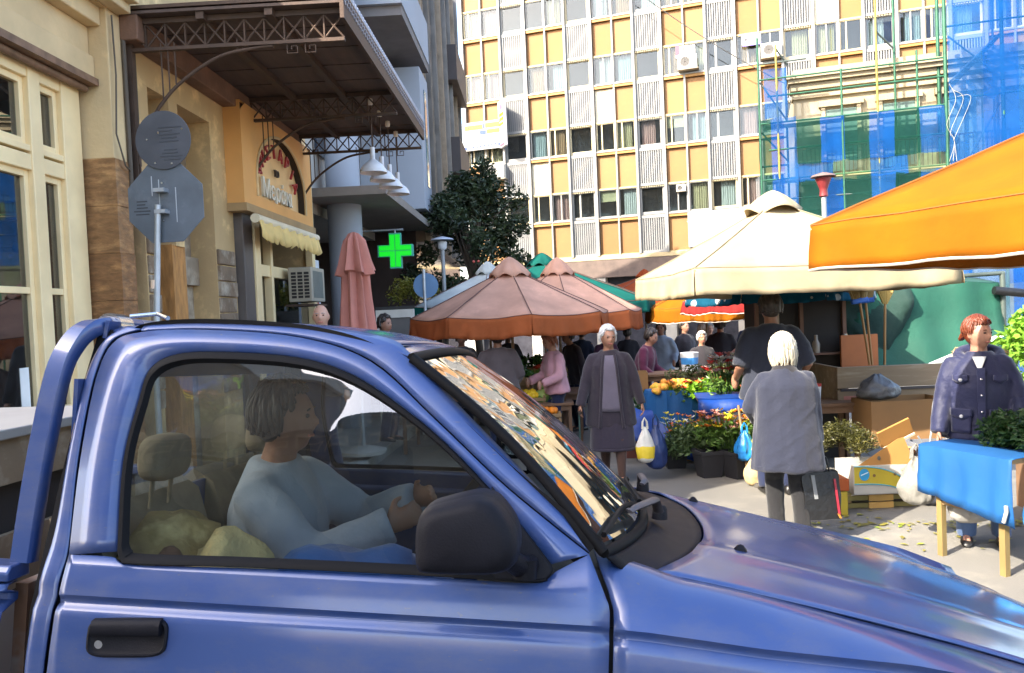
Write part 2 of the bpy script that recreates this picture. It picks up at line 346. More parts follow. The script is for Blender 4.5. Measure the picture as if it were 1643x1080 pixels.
        mh = mm.build('door_mirror', BLACKP, truck, 50)
        MB().loft([mring(-.0585, .74, .74), mring(-.0580, .74, .74)], True, True).build('mirror_glass', M('mirror_silver', (.8, .8, .8), .03, 1, var=0), mh)
        am = MB(); am.tube([T(sd, .366, .01, 1.248), T(sd, .350, -.05, 1.256), T(sd, .32, -.09, 1.285)], [.022, .024, .022], 12); am.cyl(T(sd, .356, -.045, 1.234), T(sd, .356, -.045, 1.274), .026, .026, 16)
        am.build('mirror_arm', BLACKP, mh, 40)
# roof
def vedge(u): return sideV(interp(u, [(-.70, 1.745), (-.6, 1.739), (-.395, 1.739), (-.119, 1.716), (.05, 1.675), (.10, 1.712)]))
rows = []
for i in range(33):
    s = i/32; tt = 2*s-1
    row = []
    for j in range(29):
        k = j/28
        uf = .000 + .045*(1-abs(tt)**2.6); ur = -.68 - .025*(1-abs(tt)**2)
        u = lerp(ur, uf, k)
        we = interp(k, [(0, 1.727), (.1, 1.731), (.35, 1.736), (.65, 1.733), (.8, 1.727), (.92, 1.717), (1., 1.708)])
        ve = .172 if k < .45 else lerp(.172, .160, (k-.45)/.55)
        cr_ = (1-abs(tt)**2.2)*interp(k, [(0, .012), (.1, .026), (.5, .034), (.85, .026), (1, .016)])
        row.append((u, TW/2 + tt*(TW/2-ve), we + cr_ - .012*max(0, abs(tt)-.93)/.07))
    rows.append(row)
MB().grid(rows).build('roof', PAINT, truck, 60, solid=.006)
# windscreen
def wst(tt): return Vector((.066 + .032*(1-abs(tt)**2.5), TW/2 + tt*.640, 1.678 + .026*(1-abs(tt)**2.2)))
def wsb(tt): return Vector((.522 + .145*(1-abs(tt)**2.6), TW/2 + tt*.755, 1.276 - .012*(1-abs(tt)**2)))
def wsp(tt, k): p = wst(tt).lerp(wsb(tt), k); p.z += .022*sin(pi*k); p.x += .012*sin(pi*k); return p
W0 = MB().grid([[wsp(-1 + 2*i/40, .03 + .94*k/14) for k in range(15)] for i in range(41)]).build('windscreen', GLASSW, truck, 70)
sl = MB()
for path in ([wsp(-1 + 2*i/40, 0.0) for i in range(41)], [wsp(-1 + 2*i/40, 1.0) for i in range(41)], [wsp(-1, k/14) for k in range(15)], [wsp(1, k/14) for k in range(15)]): sl.tube(path, .013, 8)
sl.build('windscreen_seal', RUBBER, W0, 60)
# roof front rail above the screen
MB().grid([[(lerp(.000 + .045*(1-abs(t)**2.6), wst(t).x, k), TW/2 + t*lerp(.632, .640, k), lerp(1.702 + .020*(1-abs(t)**2.2), wst(t).z, k)) for k in (0, .3, .6, 1.)] for t in [-1 + 2*i/40 for i in range(41)]]).build('roof_header', PAINT, truck, 60, solid=.004)
# cowl and bonnet
def hre(tt): return Vector((.622 + .215*(1-abs(tt)**2.6), TW/2 + tt*.665, hw(.622 + .215*(1-abs(tt)**2.6), TW/2 + tt*.665) + .002))
MB().grid([[wsb(t).lerp(hre(t), k) + Vector((0, 0, -.014*sin(pi*k) - .004 + .0*k)) for k in [q/6 for q in range(7)]] for t in [-1 + 2*i/40 for i in range(41)]]).build('cowl_panel', BLACKP, truck, 60, solid=.004)
HR = []
for i in range(49):
    tt = -1 + 2*i/48; v = TW/2 + tt*.657; r0_ = hre(tt*.985).x + .006
    HR.append([(lerp(r0_, 1.96 - .07*abs(tt)**2.5, k/30), v, hw(lerp(r0_, 1.96 - .07*abs(tt)**2.5, k/30), v) + .003 + .006*exp(-((abs(tt)-.62)/.06)**2)) for k in range(31)])
bon = MB().grid(HR).build('bonnet', PAINT, truck, 60, solid=.005)
for v in (.42, 1.16):
    nz = MB(); nz.loft([[(.90 + x*s_, v + y*s_, hw(.90, v) + z) for x, y in ((-.016, -.011), (.012, -.008), (.018, 0), (.012, .008), (-.016, .011))] for s_, z in ((1, .002), (.9, .012), (.45, .022), (.1, .025))], True, True)
    nz.build('washer_nozzle', BLACKP, bon, 40)
# wipers
for k_, (tb, te) in enumerate(((-.34, -.98), (.30, -.30))):
    wp = MB()
    p0 = wsb(tb) + Vector((.045, 0, .004)); p1 = wsp(tb - .12, .93) + Vector((.03, 0, .03)); a = wsp(te, .985) + Vector((.012, 0, .02)); b = wsp(tb + .02, .80) + Vector((.02, 0, .03))
    wi = thing('wiper', None, None); wi.parent = truck
    MB().tube([p0, p0.lerp(p1, .5) + Vector((.012, 0, .018)), (a + p1)/2 + Vector((.02, 0, .02)), a.lerp(p1, .45) + Vector((.01, 0, .014))], [.017, .014, .011, .008], 8, flat=.6).build('wiper_arm', M('faded_black', (.045, .04, .045), .5, var=.4, vs=20), wi, 50)
    n_ = 12; pts = [wsp(lerp(te, tb-.04, i/n_), .955 - .05*sin(pi*i/n_)) + Vector((.012, 0, .012)) for i in range(n_+1)]
    MB().tube(pts, .007, 6).build('wiper_blade', RUBBER, wi, 50)
    MB().lathe([(0, .03), (.014, .028), (.02, .018), (.022, -.01)], p0, 12).build('wiper_pivot', BLACKP, wi, 50)
# body shell below the view: floor, sills, bulkhead, nose, bumpers, lamps
sh = MB(); sh.bx(-.71, .62, .06, 1.52, .38, .44); sh.bx(.58, .62, .07, 1.51, .44, 1.20); sh.build('cab_floor', TRIM, truck)
bk = MB()
XB = -.715
bk.grid([[(XB, v, w_) for w_ in (.45, 1.27)] for v in (.05, 1.53)]); bk.grid([[(XB, v, w_) for w_ in (1.27, 1.6)] for v in (.09, .24)]); bk.grid([[(XB, v, w_) for w_ in (1.27, 1.6)] for v in (1.34, 1.49)]); bk.grid([[(XB + .02*(w_ > 1.65), v, w_) for w_ in (1.6, 1.742)] for v in (.17, 1.41)])
bk.build('cab_back', PAINT, truck, solid=.01)
MB().grid([[(XB-.002, v, w_) for w_ in (1.265, 1.605)] for v in (.235, 1.345)]).build('rear_window', GLASSD, truck)
no = MB(); no.bx(1.90, 1.95, .12, 1.46, .62, .86); gr = no.build('grille_panel', PAINT, truck, bevel=.01)
g2 = MB()
for i in range(5): g2.bx(1.952, 1.965, .46, 1.12, .65 + i*.04, .672 + i*.04)
g2.build('grille_bars', CHROME, gr)
for v in (.28, 1.30): MB().loft([[(1.94 + d_, v + a*s_, .76 + b*s_) for a, b in ((-.15, -.075), (.15, -.075), (.15, .075), (-.15, .075))] for d_, s_ in ((0, 1), (.035, 1), (.05, .9))], True, True).build('headlight', M('lamp_lens', (.75, .77, .78), .08, var=.05, coat=.6), truck, bevel=.01)
MB().bx(1.92, 2.05, .0, 1.58, .40, .58).build('front_bumper', BLACKP, truck, bevel=.03)
MB().bx(-2.62, -2.52, .05, 1.53, .45, .58).build('rear_bumper', BLACKP, truck, bevel=.02)
# load bed
RUST = M('bed_steel', (.25, .23, .22), .6, .3, var=.3, col2=(.18, .09, .05), c2=.04, c2s=5)
bs = MB()
for sd in (0, 1):
    b_ = MB()
    sec = [(.015, 1.147), (-.012, 1.144), (-.018, 1.134), (.004, 1.125), (.02, 1.120), (.02, 1.104), (-.028, 1.088), (-.04, 1.04), (-.045, .9), (-.04, .75), (-.01, .5)]
    b_.grid([[T(sd, u, v + (.012 if u in (-.785, -2.5) else 0), w_) for v, w_ in sec] for u in (-.785, -.80, -1.2, -1.6, -2.0, -2.4, -2.49, -2.5)])
    side = b_.build('bed_side', PAINT, truck, 35, solid=.005)
    MB().loft([[T(sd, u, v, w_) for v, w_ in ((-.008, 1.150), (-.012, 1.170), (.0, 1.185), (.06, 1.185), (.066, 1.150))] for u in (-.782, -.79, -2.49, -2.5)], True, True).build('bed_rail', PAINT, side, 40, bevel=.004)
    for u in (-1.75,):
        pass
bd = MB(); bd.bx(-2.5, -.79, .09, 1.49, .62, .66); bd.bx(-.812, -.782, .06, 1.52, .66, 1.13); bd.bx(-2.51, -2.48, .06, 1.52, .66, 1.13); bd.build('load_bed', RUST, truck)
# roll bar behind the cab
rb = thing('roll_bar', None, None); rb.parent = truck
for sd in (0, 1):
    pts = crom([(-.788, .05, 1.183), (-.784, .06, 1.30), (-.777, .075, 1.445), (-.766, .10, 1.61), (-.752, .125, 1.68), (-.738, .155, 1.715), (-.725, .20, 1.728), (-.72, .34, 1.73)], 5)
    prof = [(-.020, -.020), (.020, -.020), (.025, -.014), (.025, .014), (.020, .020), (-.020, .020), (-.025, .014), (-.025, -.014)]
    rings = []
    for i, p in enumerate(pts):
        t = (pts[min(i+1, len(pts)-1)] - pts[max(i-1, 0)]).normalized(); a = Vector((1, 0, .15)); a = (a - t*a.dot(t)).normalized(); b = t.cross(a)
        rings.append([T(sd, *(p + a*x + b*y)) for x, y in prof])
    MB().loft(rings, True, True).build('roll_bar_leg', PAINT, rb, 40)
    MB().cyl(T(sd, -.722, .22, 1.729), T(sd, -.722, .28, 1.729), .034, .034, 16).build('roll_bar_clamp', CHROME, rb, 40)
MB().tube([(-.72, .2 + 1.18*i/8, 1.728) for i in range(9)], .027, 12).build('cross_tube', M('scuffed_tube', (.25, .25, .3), .35, .7, var=.4, vs=12), rb, 60)
MB().tube([(-.68, .24, 1.757), (-.63, .28, 1.768), (-.58, .24, 1.756)], .006, 6).build('tie_loop', CHROME, rb, 60)
for u in (1.36, -1.72):
    for sd in (0, 1):
        wl_ = thing('wheel', None, None); wl_.parent = truck; wl_.location = T(sd, u, .10, .345 + {(1.36, 0): .113, (1.36, 1): .209, (-1.72, 0): -.123, (-1.72, 1): -.027}[(u, sd)])
        q = MB(); q.loft([[(r_*cos(2*pi*j/32), y, r_*sin(2*pi*j/32)) for j in range(32)] for r_, y in ((.21, -.09), (.30, -.105), (.335, -.09), (.345, -.05), (.345, .05), (.335, .09), (.30, .105), (.21, .09))], True, False); q.build('tyre', TYRE, wl_, 40)
        q = MB(); q.loft([[(r_*cos(2*pi*j/24), y if sd == 0 else -y, r_*sin(2*pi*j/24)) for j in range(24)] for r_, y in ((.215, -.08), (.2, -.06), (.12, -.03), (.10, -.06), (.03, -.07), (0.001, -.07))], True, False); q.build('rim', STEEL, wl_, 40)
# cab interior
st = MB()
for v0, v1 in ((.12, .70), (.76, 1.46)):
    st.loft([[(-.64 + .50*k, v, .72 + .10*sin(pi*min(1, k*1.1))*.5 + e) for k, e in ((0, 0), (.3, .05), (.7, .05), (1, .02), (1.02, -.08), (0, -.12))] for v in (v0, v0 + .04, v1-.04, v1)], True, True)
st.build('seat_cushion', CLOTHSEAT, truck, 60, bevel=.02)
sb = MB()
for v0, v1 in ((.14, .68), (.78, 1.44)):
    sb.loft([[(-.60 - .10*(w_-.75)/.6 + x, v, w_) for x, w_ in ((0, .75), (.05, .9), (.03, 1.1), (.0, 1.26), (-.06, 1.30), (-.11, 1.26), (-.09, .75))] for v in (v0, v0+.05, v1-.05, v1)], True, True)
sb.build('seat_back', CLOTHSEAT, truck, 60)
for v in (.41, 1.11):
    q = MB(); q.ell((-.655, v, 1.385), (.045, .11, .07), 20, 14, lambda d, p: Vector((abs(d.x)**.55*(1 if d.x > 0 else -1)*.040, abs(d.y)**.55*(1 if d.y > 0 else -1)*.10, abs(d.z)**.6*(1 if d.z > 0 else -1)*.062))); q.cyl((-.665, v-.05, 1.25), (-.66, v-.05, 1.36), .006); q.cyl((-.665, v+.05, 1.25), (-.66, v+.05, 1.36), .006)
    q.build('headrest', CLOTHSEAT, truck, 60)
da = MB(); da.loft([[(x, v, z) for x, z in ((.57, 1.225), (.30, 1.235), (.24, 1.20), (.27, 1.02), (.34, .9), (.57, .8))] for v in (.08, .2, 1.38, 1.50)], True, True)
da.build('dashboard', TRIM, truck, 40, bevel=.02)
sw = MB(); cw = Vector((.06, 1.02, 1.16)); ax = Vector((-.80, 0, .60)); e1 = Vector((0, 1, 0)); e2 = ax.cross(e1)
sw.tube([cw + e1*.185*cos(2*pi*i/28) + e2*.185*sin(2*pi*i/28) for i in range(29)], .015, 8)
for a in (.3, pi-.3, -pi/2): sw.cyl(cw, cw + e1*.18*cos(a) + e2*.18*sin(a), .014)
sw.ell(cw, (.03, .05, .05)); sw.cyl(cw, cw - ax*.28, .03)
sw.build('steering_wheel', BLACKP, truck, 60)
MB().box((.14, .79, 1.62), (.02, .20, .055), (0, .3, 0)).build('rear_view_mirror', BLACKP, truck, bevel=.01)
ln = MB(); ln.grid([[(u, v, 1.730 - .02*abs(v-.79)/.5) for u in (-.69, .03)] for v in (.22, .79, 1.36)]); ln.build('headlining', M('headlining', (.2, .185, .16), .9), truck)
# ================================================================== SETTING
ASPH = M('asphalt', (.235, .218, .185), .85, var=.16, vs=.9, bump=.004, bs=90, col2=(.16, .152, .138), c2=-.02, c2s=1.3, c2d=7)
rows = [[(x, y, gz(y) + (.0)) for x in (-80, -3.4, -1, 1, 3, 5, 8, 80)] for y in (-80, -20, -5, 0, 3, 5, 6, 7, 8, 10, 14, 20, 30, 40, 80, 200)]
g = MB().grid(rows).build('ground', ASPH); tag(g, 'grey asphalt of the market street falling gently away', 'ground', kind='structure')
PAVE = M('paving', (.34, .32, .29), .8, var=.2, vs=2, bump=.003, bs=40)
pv = MB(); pv.grid([[(x, y, gz(y) + z) for x, z in ((-12, .13), (-2.32, .12), (-2.30, .11), (-2.30, -.05))] for y in (3.3, 7, 14, 24, 40)])
p = pv.build('pavement', PAVE); tag(p, 'raised pavement along the old shop fronts', 'pavement', kind='structure')
KERB = M('kerb_stone', (.42, .41, .38), .8, var=.2, bump=.003)
km = MB().bx(-.09, .09, -.48, .48, 0, .135).mesh('kerb_stone', KERB)
for i in range(20): inst(km, 'kerb_stone', p, (-2.20, 3.9 + i*.98, gz(3.9 + i*.98) - .005), (0 if i < 4 else -.035, 0, 0))

PLAS = M('cream_plaster', (.78, .55, .26), .85, var=.14, vs=1.6, bump=.003, bs=30, col2=(.50, .345, .17), c2=-.03, c2s=3.2, c2d=12)
PLASL = M('pale_plaster', (.84, .62, .31), .85, var=.16, vs=2.5, bump=.003, bs=30, col2=(.62, .46, .25), c2=-.07, c2s=3, c2d=10)
CREAMP = M('cream_paint', (.84, .65, .36), .45, var=.08, vs=5)
TRAV = M('travertine', (.42, .21, .078), .5, var=.4, vs=7, bump=.006, bs=14, stretch=(1.2, 1.2, 3.2), col2=(.22, .105, .04), c2=.0, c2s=4, c2d=10)
TRAVL = M('travertine_light', (.46, .25, .10), .5, var=.4, vs=7, bump=.006, bs=14, stretch=(1.2, 1.2, 3.2), col2=(.26, .13, .05), c2=-.0, c2s=4, c2d=10)
OLDST = M('old_stone', (.40, .34, .26), .9, var=.35, vs=4, bump=.02, bs=9, col2=(.20, .14, .09), c2=.02, c2s=3.5, c2d=8)
DARKIN = M('dark_interior', (.035, .03, .028), .9, var=.3)
SHOPG = glass('shop_glass', (.55, .6, .58), .01, .5, .03, 1.7)
IRON = M('brown_iron', (.075, .045, .030), .65, .3, var=.3, vs=6, bump=.002, bs=50)
PLANKM = M('canopy_plank', (.085, .055, .042), .8, var=.35, vs=3, stretch=(4, .5, 1), bump=.002, bs=40)
GREYP = M('grey_stucco', (.40, .37, .33), .9, var=.15, bump=.002)
XW = -3.5
# ---- old corner building
ob = thing('old_corner_building', 'old cream plaster corner building with travertine pillar and tall shop front', 'building', (XW, 6.6, 0))
def LB(mb, y0, y1, z0, z1, x0, x1): return mb.bx(x0, x1, y0-6.6, y1-6.6, z0, z1)   # x relative to the wall plane
wl = MB()
LB(wl, 3.5, 6.9, 4.45, 5.9, -6, 0); LB(wl, 6.9, 12.15, 4.42, 5.9, -6, -.002); LB(wl, 3.5, 3.75, 0, 4.45, -6, -.03)
LB(wl, 3.75, 12.1, 0, 4.4, -6, -2.4); LB(wl, 6.75, 7.05, 3.95, 4.42, -1, -.0); LB(wl, 6.95, 7.14, 0, 4.42, -2.4, -.002)
LB(wl, 7.55, 7.74, 2.55, 4.42, -2.4, -.002); LB(wl, 8.50, 9.05, 0.0, 4.42, -2.4, -.002); LB(wl, 7.0, 8.6, 3.98, 4.42, -2.4, -.001)
LB(wl, 12.0, 12.14, 0, 4.42, -2.4, -.002)
wall = wl.build('wall', PLAS, ob)
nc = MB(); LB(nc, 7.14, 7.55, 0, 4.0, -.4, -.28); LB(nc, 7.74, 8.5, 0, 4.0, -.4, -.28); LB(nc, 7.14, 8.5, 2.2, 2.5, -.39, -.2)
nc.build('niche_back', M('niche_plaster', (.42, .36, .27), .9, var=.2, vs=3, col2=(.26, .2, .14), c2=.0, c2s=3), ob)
jm = MB(); LB(jm, 7.50, 7.78, 0, 2.56, -2.4, -.02); jm.build('timber_post', M('rusty_timber', (.42, .20, .06), .8, var=.4, vs=8, stretch=(3, 3, .6), bump=.006, bs=20), ob)
for y0, y1, z0, z1 in ((6.96, 7.13, 1.0, 2.6), (8.51, 9.0, 1.0, 2.6)):
    n = 9
    for i in range(n):
        za = z0 + (z1-z0)*i/n; s = MB(); d_ = random.uniform(.004, .03)
        s.box((-.1 + d_, (y0+y1)/2-6.6, za + (z1-z0)/n/2), (.22, y1-y0-.01, (z1-z0)/n - .012), (random.uniform(-.02, .02), random.uniform(-.03, .03), random.uniform(-.03, .03)))
        s.build('stone', OLDST, ob, bevel=.012)
# pillar: plaster above, travertine slabs below
pl = MB(); LB(pl, 6.5, 6.72, 3.2, 4.46, -.55, .0); pl.build('pillar', PLASL, ob, bevel=.006)
sz = 3.2/8
for i in range(8):
    s = MB(); LB(s, 6.492, 6.73, i*sz + .001, (i+1)*sz - .001, -.55, .008 + .006*((i*7) % 3)/2); s.build('stone', TRAV if (i*5) % 7 > 2 else TRAVL, ob, bevel=.003)
cb = MB(); cb.tube([(.03, 6.53-6.6, 4.4), (.035, 6.54-6.6, 3.9), (.03, 6.50-6.6, 3.4), (.05, 6.58-6.6, 3.15), (.04, 6.68-6.6, 3.12)], .008, 6); cb.tube([(.02, 6.72-6.6, 4.42), (.02, 6.72-6.6, 2.9)], .02, 8); cb.tube([(.02, 6.83-6.6, 4.42), (.02, 6.83-6.6, 3.2)], .011, 8); cb.tube([(.02, 6.90-6.6, 4.42), (.02, 6.9-6.6, 3.2)], .011, 8)
cb.build('wall_cable', M('cable', (.09, .07, .05), .7), ob, 50)
# cornice and roller-shutter box over the shop front
co = MB()
LB(co, 3.5, 6.497, 3.86, 4.05, -.6, -.12); LB(co, 3.5, 6.497, 4.05, 4.3, -.6, -.16); LB(co, 3.5, 6.497, 4.3, 4.46, -.6, -.05); LB(co, 3.5, 6.69, 4.46, 4.54, -.6, .12); LB(co, 3.5, 6.69, 4.54, 4.62, -.6, .2)
co.build('cornice', PLASL, ob, bevel=.012)
rs = MB(); LB(rs, 3.5, 6.49, 3.80, 3.858, -.28, -.09); rs.tube([(-.19, y-6.6, 3.775) for y in (3.6, 6.46)], .03, 10); rs.build('shutter_roller', M('rusty_shutter', (.22, .13, .08), .7, .3, var=.4, vs=9), ob, 40)
# shop front: frames, transom, panes
sf = thing('shop_front', None, None); sf.parent = ob
def SFm(mb, y0, y1, z0, z1, d0=-.36, d1=-.27): return LB(mb, y0, y1, z0, z1, d0, d1)
xs = [3.78, 4.5, 4.58, 5.62, 5.73, 5.95, 6.03]
for y0, y1 in ((3.75, 3.83), (4.80, 4.92), (5.79, 5.93), (6.20, 6.45)):
    m_ = MB(); SFm(m_, y0, y1, .12, 3.8, -.38, -.24); m_.build('shop_frame', CREAMP, sf, bevel=.008)
for y0, y1 in ((3.83, 4.80), (4.92, 5.79), (5.93, 6.20)):
    for z0, z1 in ((2.98, 3.10), (3.12, 3.17), (3.68, 3.80), (.9, 1.12), (.12, .2)):
        m_ = MB(); SFm(m_, y0, y1, z0, z1, -.37, -.25); m_.build('shop_transom', CREAMP, sf, bevel=.006)
    m_ = MB(); SFm(m_, y0, y1, .2, .9, -.35, -.30); m_.build('shop_panel', CREAMP, sf, bevel=.004)
    for z0, z1 in ((1.12, 2.98), (3.17, 3.68)):
        f_ = MB()
        for a in ((y0, y0+.05, z0, z1), (y1-.05, y1, z0, z1), (y0+.05, y1-.05, z0, z0+.05), (y0+.05, y1-.05, z1-.05, z1)): SFm(f_, *a, -.35, -.285)
        if z1 < 3: SFm(f_, y0+.05, y1-.05, 2.05, 2.10, -.35, -.29)
        f_.build('window_frame', CREAMP, sf, bevel=.004)
        gl_ = MB(); SFm(gl_, y0+.04, y1-.04, z0+.04, z1-.04, -.325, -.319); gl_.build('shop_pane', SHOPG, sf)
di = MB(); LB(di, 3.8, 6.45, .1, 3.8, -2.39, -1.5); di.build('shop_interior', M('shop_interior', (.16, .12, .085), .8, var=.4, vs=1.5), ob)
nt_ = MB(); LB(nt_, 5.60, 5.70, 1.2, 1.5, -.318, -.314); nt_.build('paper_notice', M('paper', (.75, .74, .70), .8), sf)
for i, (yy, cc) in enumerate(((4.3, (.6, .1, .06)), (5.1, (.1, .3, .5)), (5.3, (.75, .6, .1)), (5.5, (.2, .4, .2)), (6.05, (.6, .12, .08)))):
    bt = MB(); bt.lathe([(0, 0), (.05, 0), (.05, .2), (.02, .26), (.02, .32), (0, .32)], (-.55, yy-6.6, 1.0), 10); bt.build('display_bottle', M('bottle%d' % i, cc, .25), ob, 40)

# ---- iron canopy
cp = thing('iron_canopy', 'brown iron and timber canopy with lattice trusses over the pavement', 'canopy', (XW, 6.7, 4.45))
CW = 1.93; CL = 4.72
npl = 26
for i in range(npl):
    y0 = CL*i/npl; s = MB(); s.bx(.02, CW, y0 + .004, y0 + CL/npl - .006, .02 + .003*(i % 3), .045); s.build('plank', PLANKM, cp)
rf = MB(); rf.bx(-.0, CW + .02, 0, CL, .06, .09); rf.build('roof_sheet', IRON, cp)
for x in (.06, .7, 1.3):
    b_ = MB(); b_.bx(x-.035, x + .035, .02, CL-.02, -.045 if x > .1 else -.14, .015); b_.build('purlin', IRON, cp)
eb = MB(); eb.bx(-.0, .16, .0, CL, -.20, .018); eb.build('wall_beam', M('worn_beam', (.17, .09, .055), .8, var=.4, vs=4, bump=.006, bs=20), cp, bevel=.01)
fa = MB(); fa.bx(CW, CW + .035, -.02, CL + .02, -.12, .13); fa.build('fascia', IRON, cp)
or_ = MB()
for i in range(120):
    y = CL*(i + .5)/120; or_.ell((CW + .02, y, .155 + .018*(i % 2)), (.014, .017, .036), 6, 4)
    or_.box((CW + .038, y, .02 + .05*(i % 2)), (.014, .022, .035), (.6, 0, 0))
o_ = or_.build('fascia_ornament', M('grey_ornament', (.30, .31, .36), .5, .5, var=.3, vs=20), cp, 60)
def truss(y, x0=.0, x1=CW, h=.24):
    t_ = MB(); t_.bx(x0, x1, y-.025, y + .025, -.035, .014); t_.bx(x0, x1, y-.025, y + .025, -h-.03, -h)
    n = 11; dx = (x1-x0)/n
    for i in range(n):
        a = Vector((x0 + dx*i, y, -.035)); b = Vector((x0 + dx*(i+1), y, -h)); t_.cyl(a, b, .009, n=6); a2 = Vector((a.x, y, -h)); b2 = Vector((b.x, y, -.035)); t_.cyl(a2, b2, .009, n=6); t_.bx(a.x-.006, a.x + .006, y-.012, y + .012, -h, -.03)
    return t_.build('truss', IRON, cp)
for y in (.12, 2.66, 4.62): truss(y)
def meander(c, s, mb, y):
    pts = [(0, 0), (0, 3), (3, 3), (3, 1), (1.3, 1), (1.3, 2)]
    mb.tube([(c[0] + a*s, y, c[1] - b*s) for a, b in pts], .007, 6)
for y in (.12, 2.66, 4.62):
    br = MB(); br.tube(crom([(.05, y, -1.25), (.10, y, -1.0), (.38, y, -.62), (.78, y, -.36), (1.12, y, -.29), (1.30, y, -.28)], 6), .016, 8)
    for x, z in ((.30, -.72), (.36, -.64), (.42, -.59)): br.cyl((x, y, z), (x, y, -.2), .007, n=6)
    for x in (.98, 1.03, 1.08): br.cyl((x, y, -.31), (x, y, -.2), .006, n=6)
    meander((1.42, -.26), .03, br, y); meander((1.58, -.26), .03, br, y); meander((.06, -1.25), .045, br, y); br.bx(.0, .05, y-.03, y + .03, -1.45, -.1)
    br.build('arched_bracket', IRON, cp, 50)
# pendant lamps under the far end of the canopy
WENAM = M('white_enamel', (.62, .62, .64), .35, var=.15, vs=8)
LM = MB().lathe([(.0, .30), (.028, .30), (.028, .16), (.05, .14), (.075, .12), (.12, .085), (.155, .03), (.165, -.01), (.16, -.012), (.14, .03), (.10, .075), (0, .11)], n=22).mesh('lamp_shade', WENAM, 60)
RM = MB().cyl((0, 0, .30), (0, 0, .86), .008).mesh('lamp_rod', IRON)
HM = MB().lathe([(0, .05), (.03, .04), (.035, 0), (.03, -.03), (0, -.04)], n=12).mesh('lamp_bulb', M('bulb', (.8, .72, .6), .3))
for i, y in enumerate((9.42, 9.98, 10.52, 11.12)):
    t_ = thing('pendant_lamp', ['white bell pendant lamp nearest the camera under the canopy end', 'second white bell pendant lamp from the near end of the row', 'third white bell pendant lamp from the near end of the row', 'farthest white bell pendant lamp, beside the modern white block'][i], 'lamp', (-1.9, y, 3.52), 0, 'bell lamps hanging under the canopy')
    inst(LM, 'lamp_shade', t_); inst(RM, 'lamp_rod', t_); inst(HM, 'lamp_bulb', t_, (0, 0, .05)); inst(HM, 'lamp_cap', t_, (0, 0, .84))

# ---- arched sign box and the grill shop below it
OCH = M('ochre_sign', (.74, .38, .12), .6, var=.12, vs=1.5)
DKR = M('dark_reveal', (.035, .025, .02), .8)
sg = thing('arched_shop_sign', 'ochre shop sign with dark arch and red lettering under the canopy', 'sign', (-3.3, 8.9, 3.15))
SL = 2.75; SH = 1.18
s_ = MB()
# panel with an arched opening: strips round the arch
N_ = 24; arc = [(1.40 - .98*cos(pi*i/N_), .36 + .66*sin(pi*i/N_)) for i in range(N_+1)]
outer = []
for a, b in arc:
    dx, dz = a-1.40, b-.36; k = min((1.375/abs(dx)) if abs(dx) > 1e-6 else 9, (SH-.36)/dz if dz > 1e-6 else 9); outer.append((1.375 + dx*k if True else 0, .36 + dz*k))
s_.grid([[(0, a, b) for a, b in arc], [(0, max(0, min(SL, a)), min(SH, b)) for a, b in outer]])
s_.add([(0, 0, 0), (0, SL, 0), (0, SL, .36), (0, 2.38, .36), (0, 2.38, .14), (0, .42, .14), (0, .42, .36), (0, 0, .36)], [(0, 1, 4, 5), (1, 2, 3, 4), (0, 5, 6, 7)])
s_.add([(-.35, 0, 0), (0, 0, 0), (0, 0, SH), (-.35, 0, SH), (-.35, SL, 0), (0, SL, 0), (0, SL, SH), (-.35, SL, SH)], [(0, 1, 2, 3), (4, 7, 6, 5), (3, 2, 6, 7)])
s_.build('sign_panel', OCH, sg)
rv = MB(); lp = [(.42, .14)] + arc + [(2.38, .14)]
rv.loft([[(0, a, b) for a, b in lp], [(-.10, a, b) for a, b in lp]], True, False); rv.build('arch_reveal', DKR, sg)
MB().add([(-.10, a, b) for a, b in lp], [tuple(range(len(lp)))]).build('arch_back', M('ochre_back', (.86, .56, .26), .6, var=.1), sg)
ed = MB(); ed.tube([(.008, a, b) for a, b in lp], .018, 6); ed.build('arch_border', PLASL, sg, 50)
MB().bx(-.36, .03, -.02, SL + .02, -.09, 0).build('sign_base', M('tan_wood', (.38, .25, .12), .7, var=.2), sg)
REDL = M('red_letter', (.42, .04, .05), .4); WHL = M('white_letter', (.8, .78, .68), .4)
word = 'ΨΗΣΤΑΡΙΑ'
for i, ch in enumerate(word):
    a = pi*(.90 - .80*i/(len(word)-1)); me = text_mesh(ch, .24, REDL, .015)
    o = inst(me, 'letter', sg, (-.05, 1.40 - .0 - .74*cos(a)*(1), .36 + .47*sin(a)), (0, 0, 0)); o.rotation_euler = Euler((pi/2, 0, pi/2)); o.rotation_euler.rotate_axis('Z', (a - pi/2)*(-.9) if False else -( -(a - pi/2))*.8)
    # order runs from the near end to the far end
    o.location.y = 1.40 - .74*cos(pi - a) if False else 1.40 - .74*cos(pi*(.10 + .80*i/(len(word)-1)))
    o.rotation_euler = Euler((pi/2, 0, pi/2)); o.rotation_euler.rotate_axis('Z', (pi/2 - pi*(.10 + .80*i/(len(word)-1)))*.8)
for tx, sz_, yy, zz, mm in (('ΤΟ', .12, 1.36, .56, M('dark_letter', (.05, .04, .04), .5)), ('Μεράκι', .34, 1.36, .30, WHL)):
    o = inst(text_mesh(tx, sz_, mm, .015), 'letter', sg, (-.06, yy, zz), (pi/2, 0, pi/2))
aw = thing('scalloped_awning', 'small yellow scalloped awning rolled below the arched sign', 'awning', (-3.28, 9.0, 2.98))
YAW = M('yellow_canvas', (.74, .53, .20), .8, var=.15, vs=6)
MB().tube([(.06, y, .0) for y in (-.02, 2.5)], .055, 12).build('awning_roll', M('awning_white', (.75, .66, .48), .6), aw, 50)
vl = []
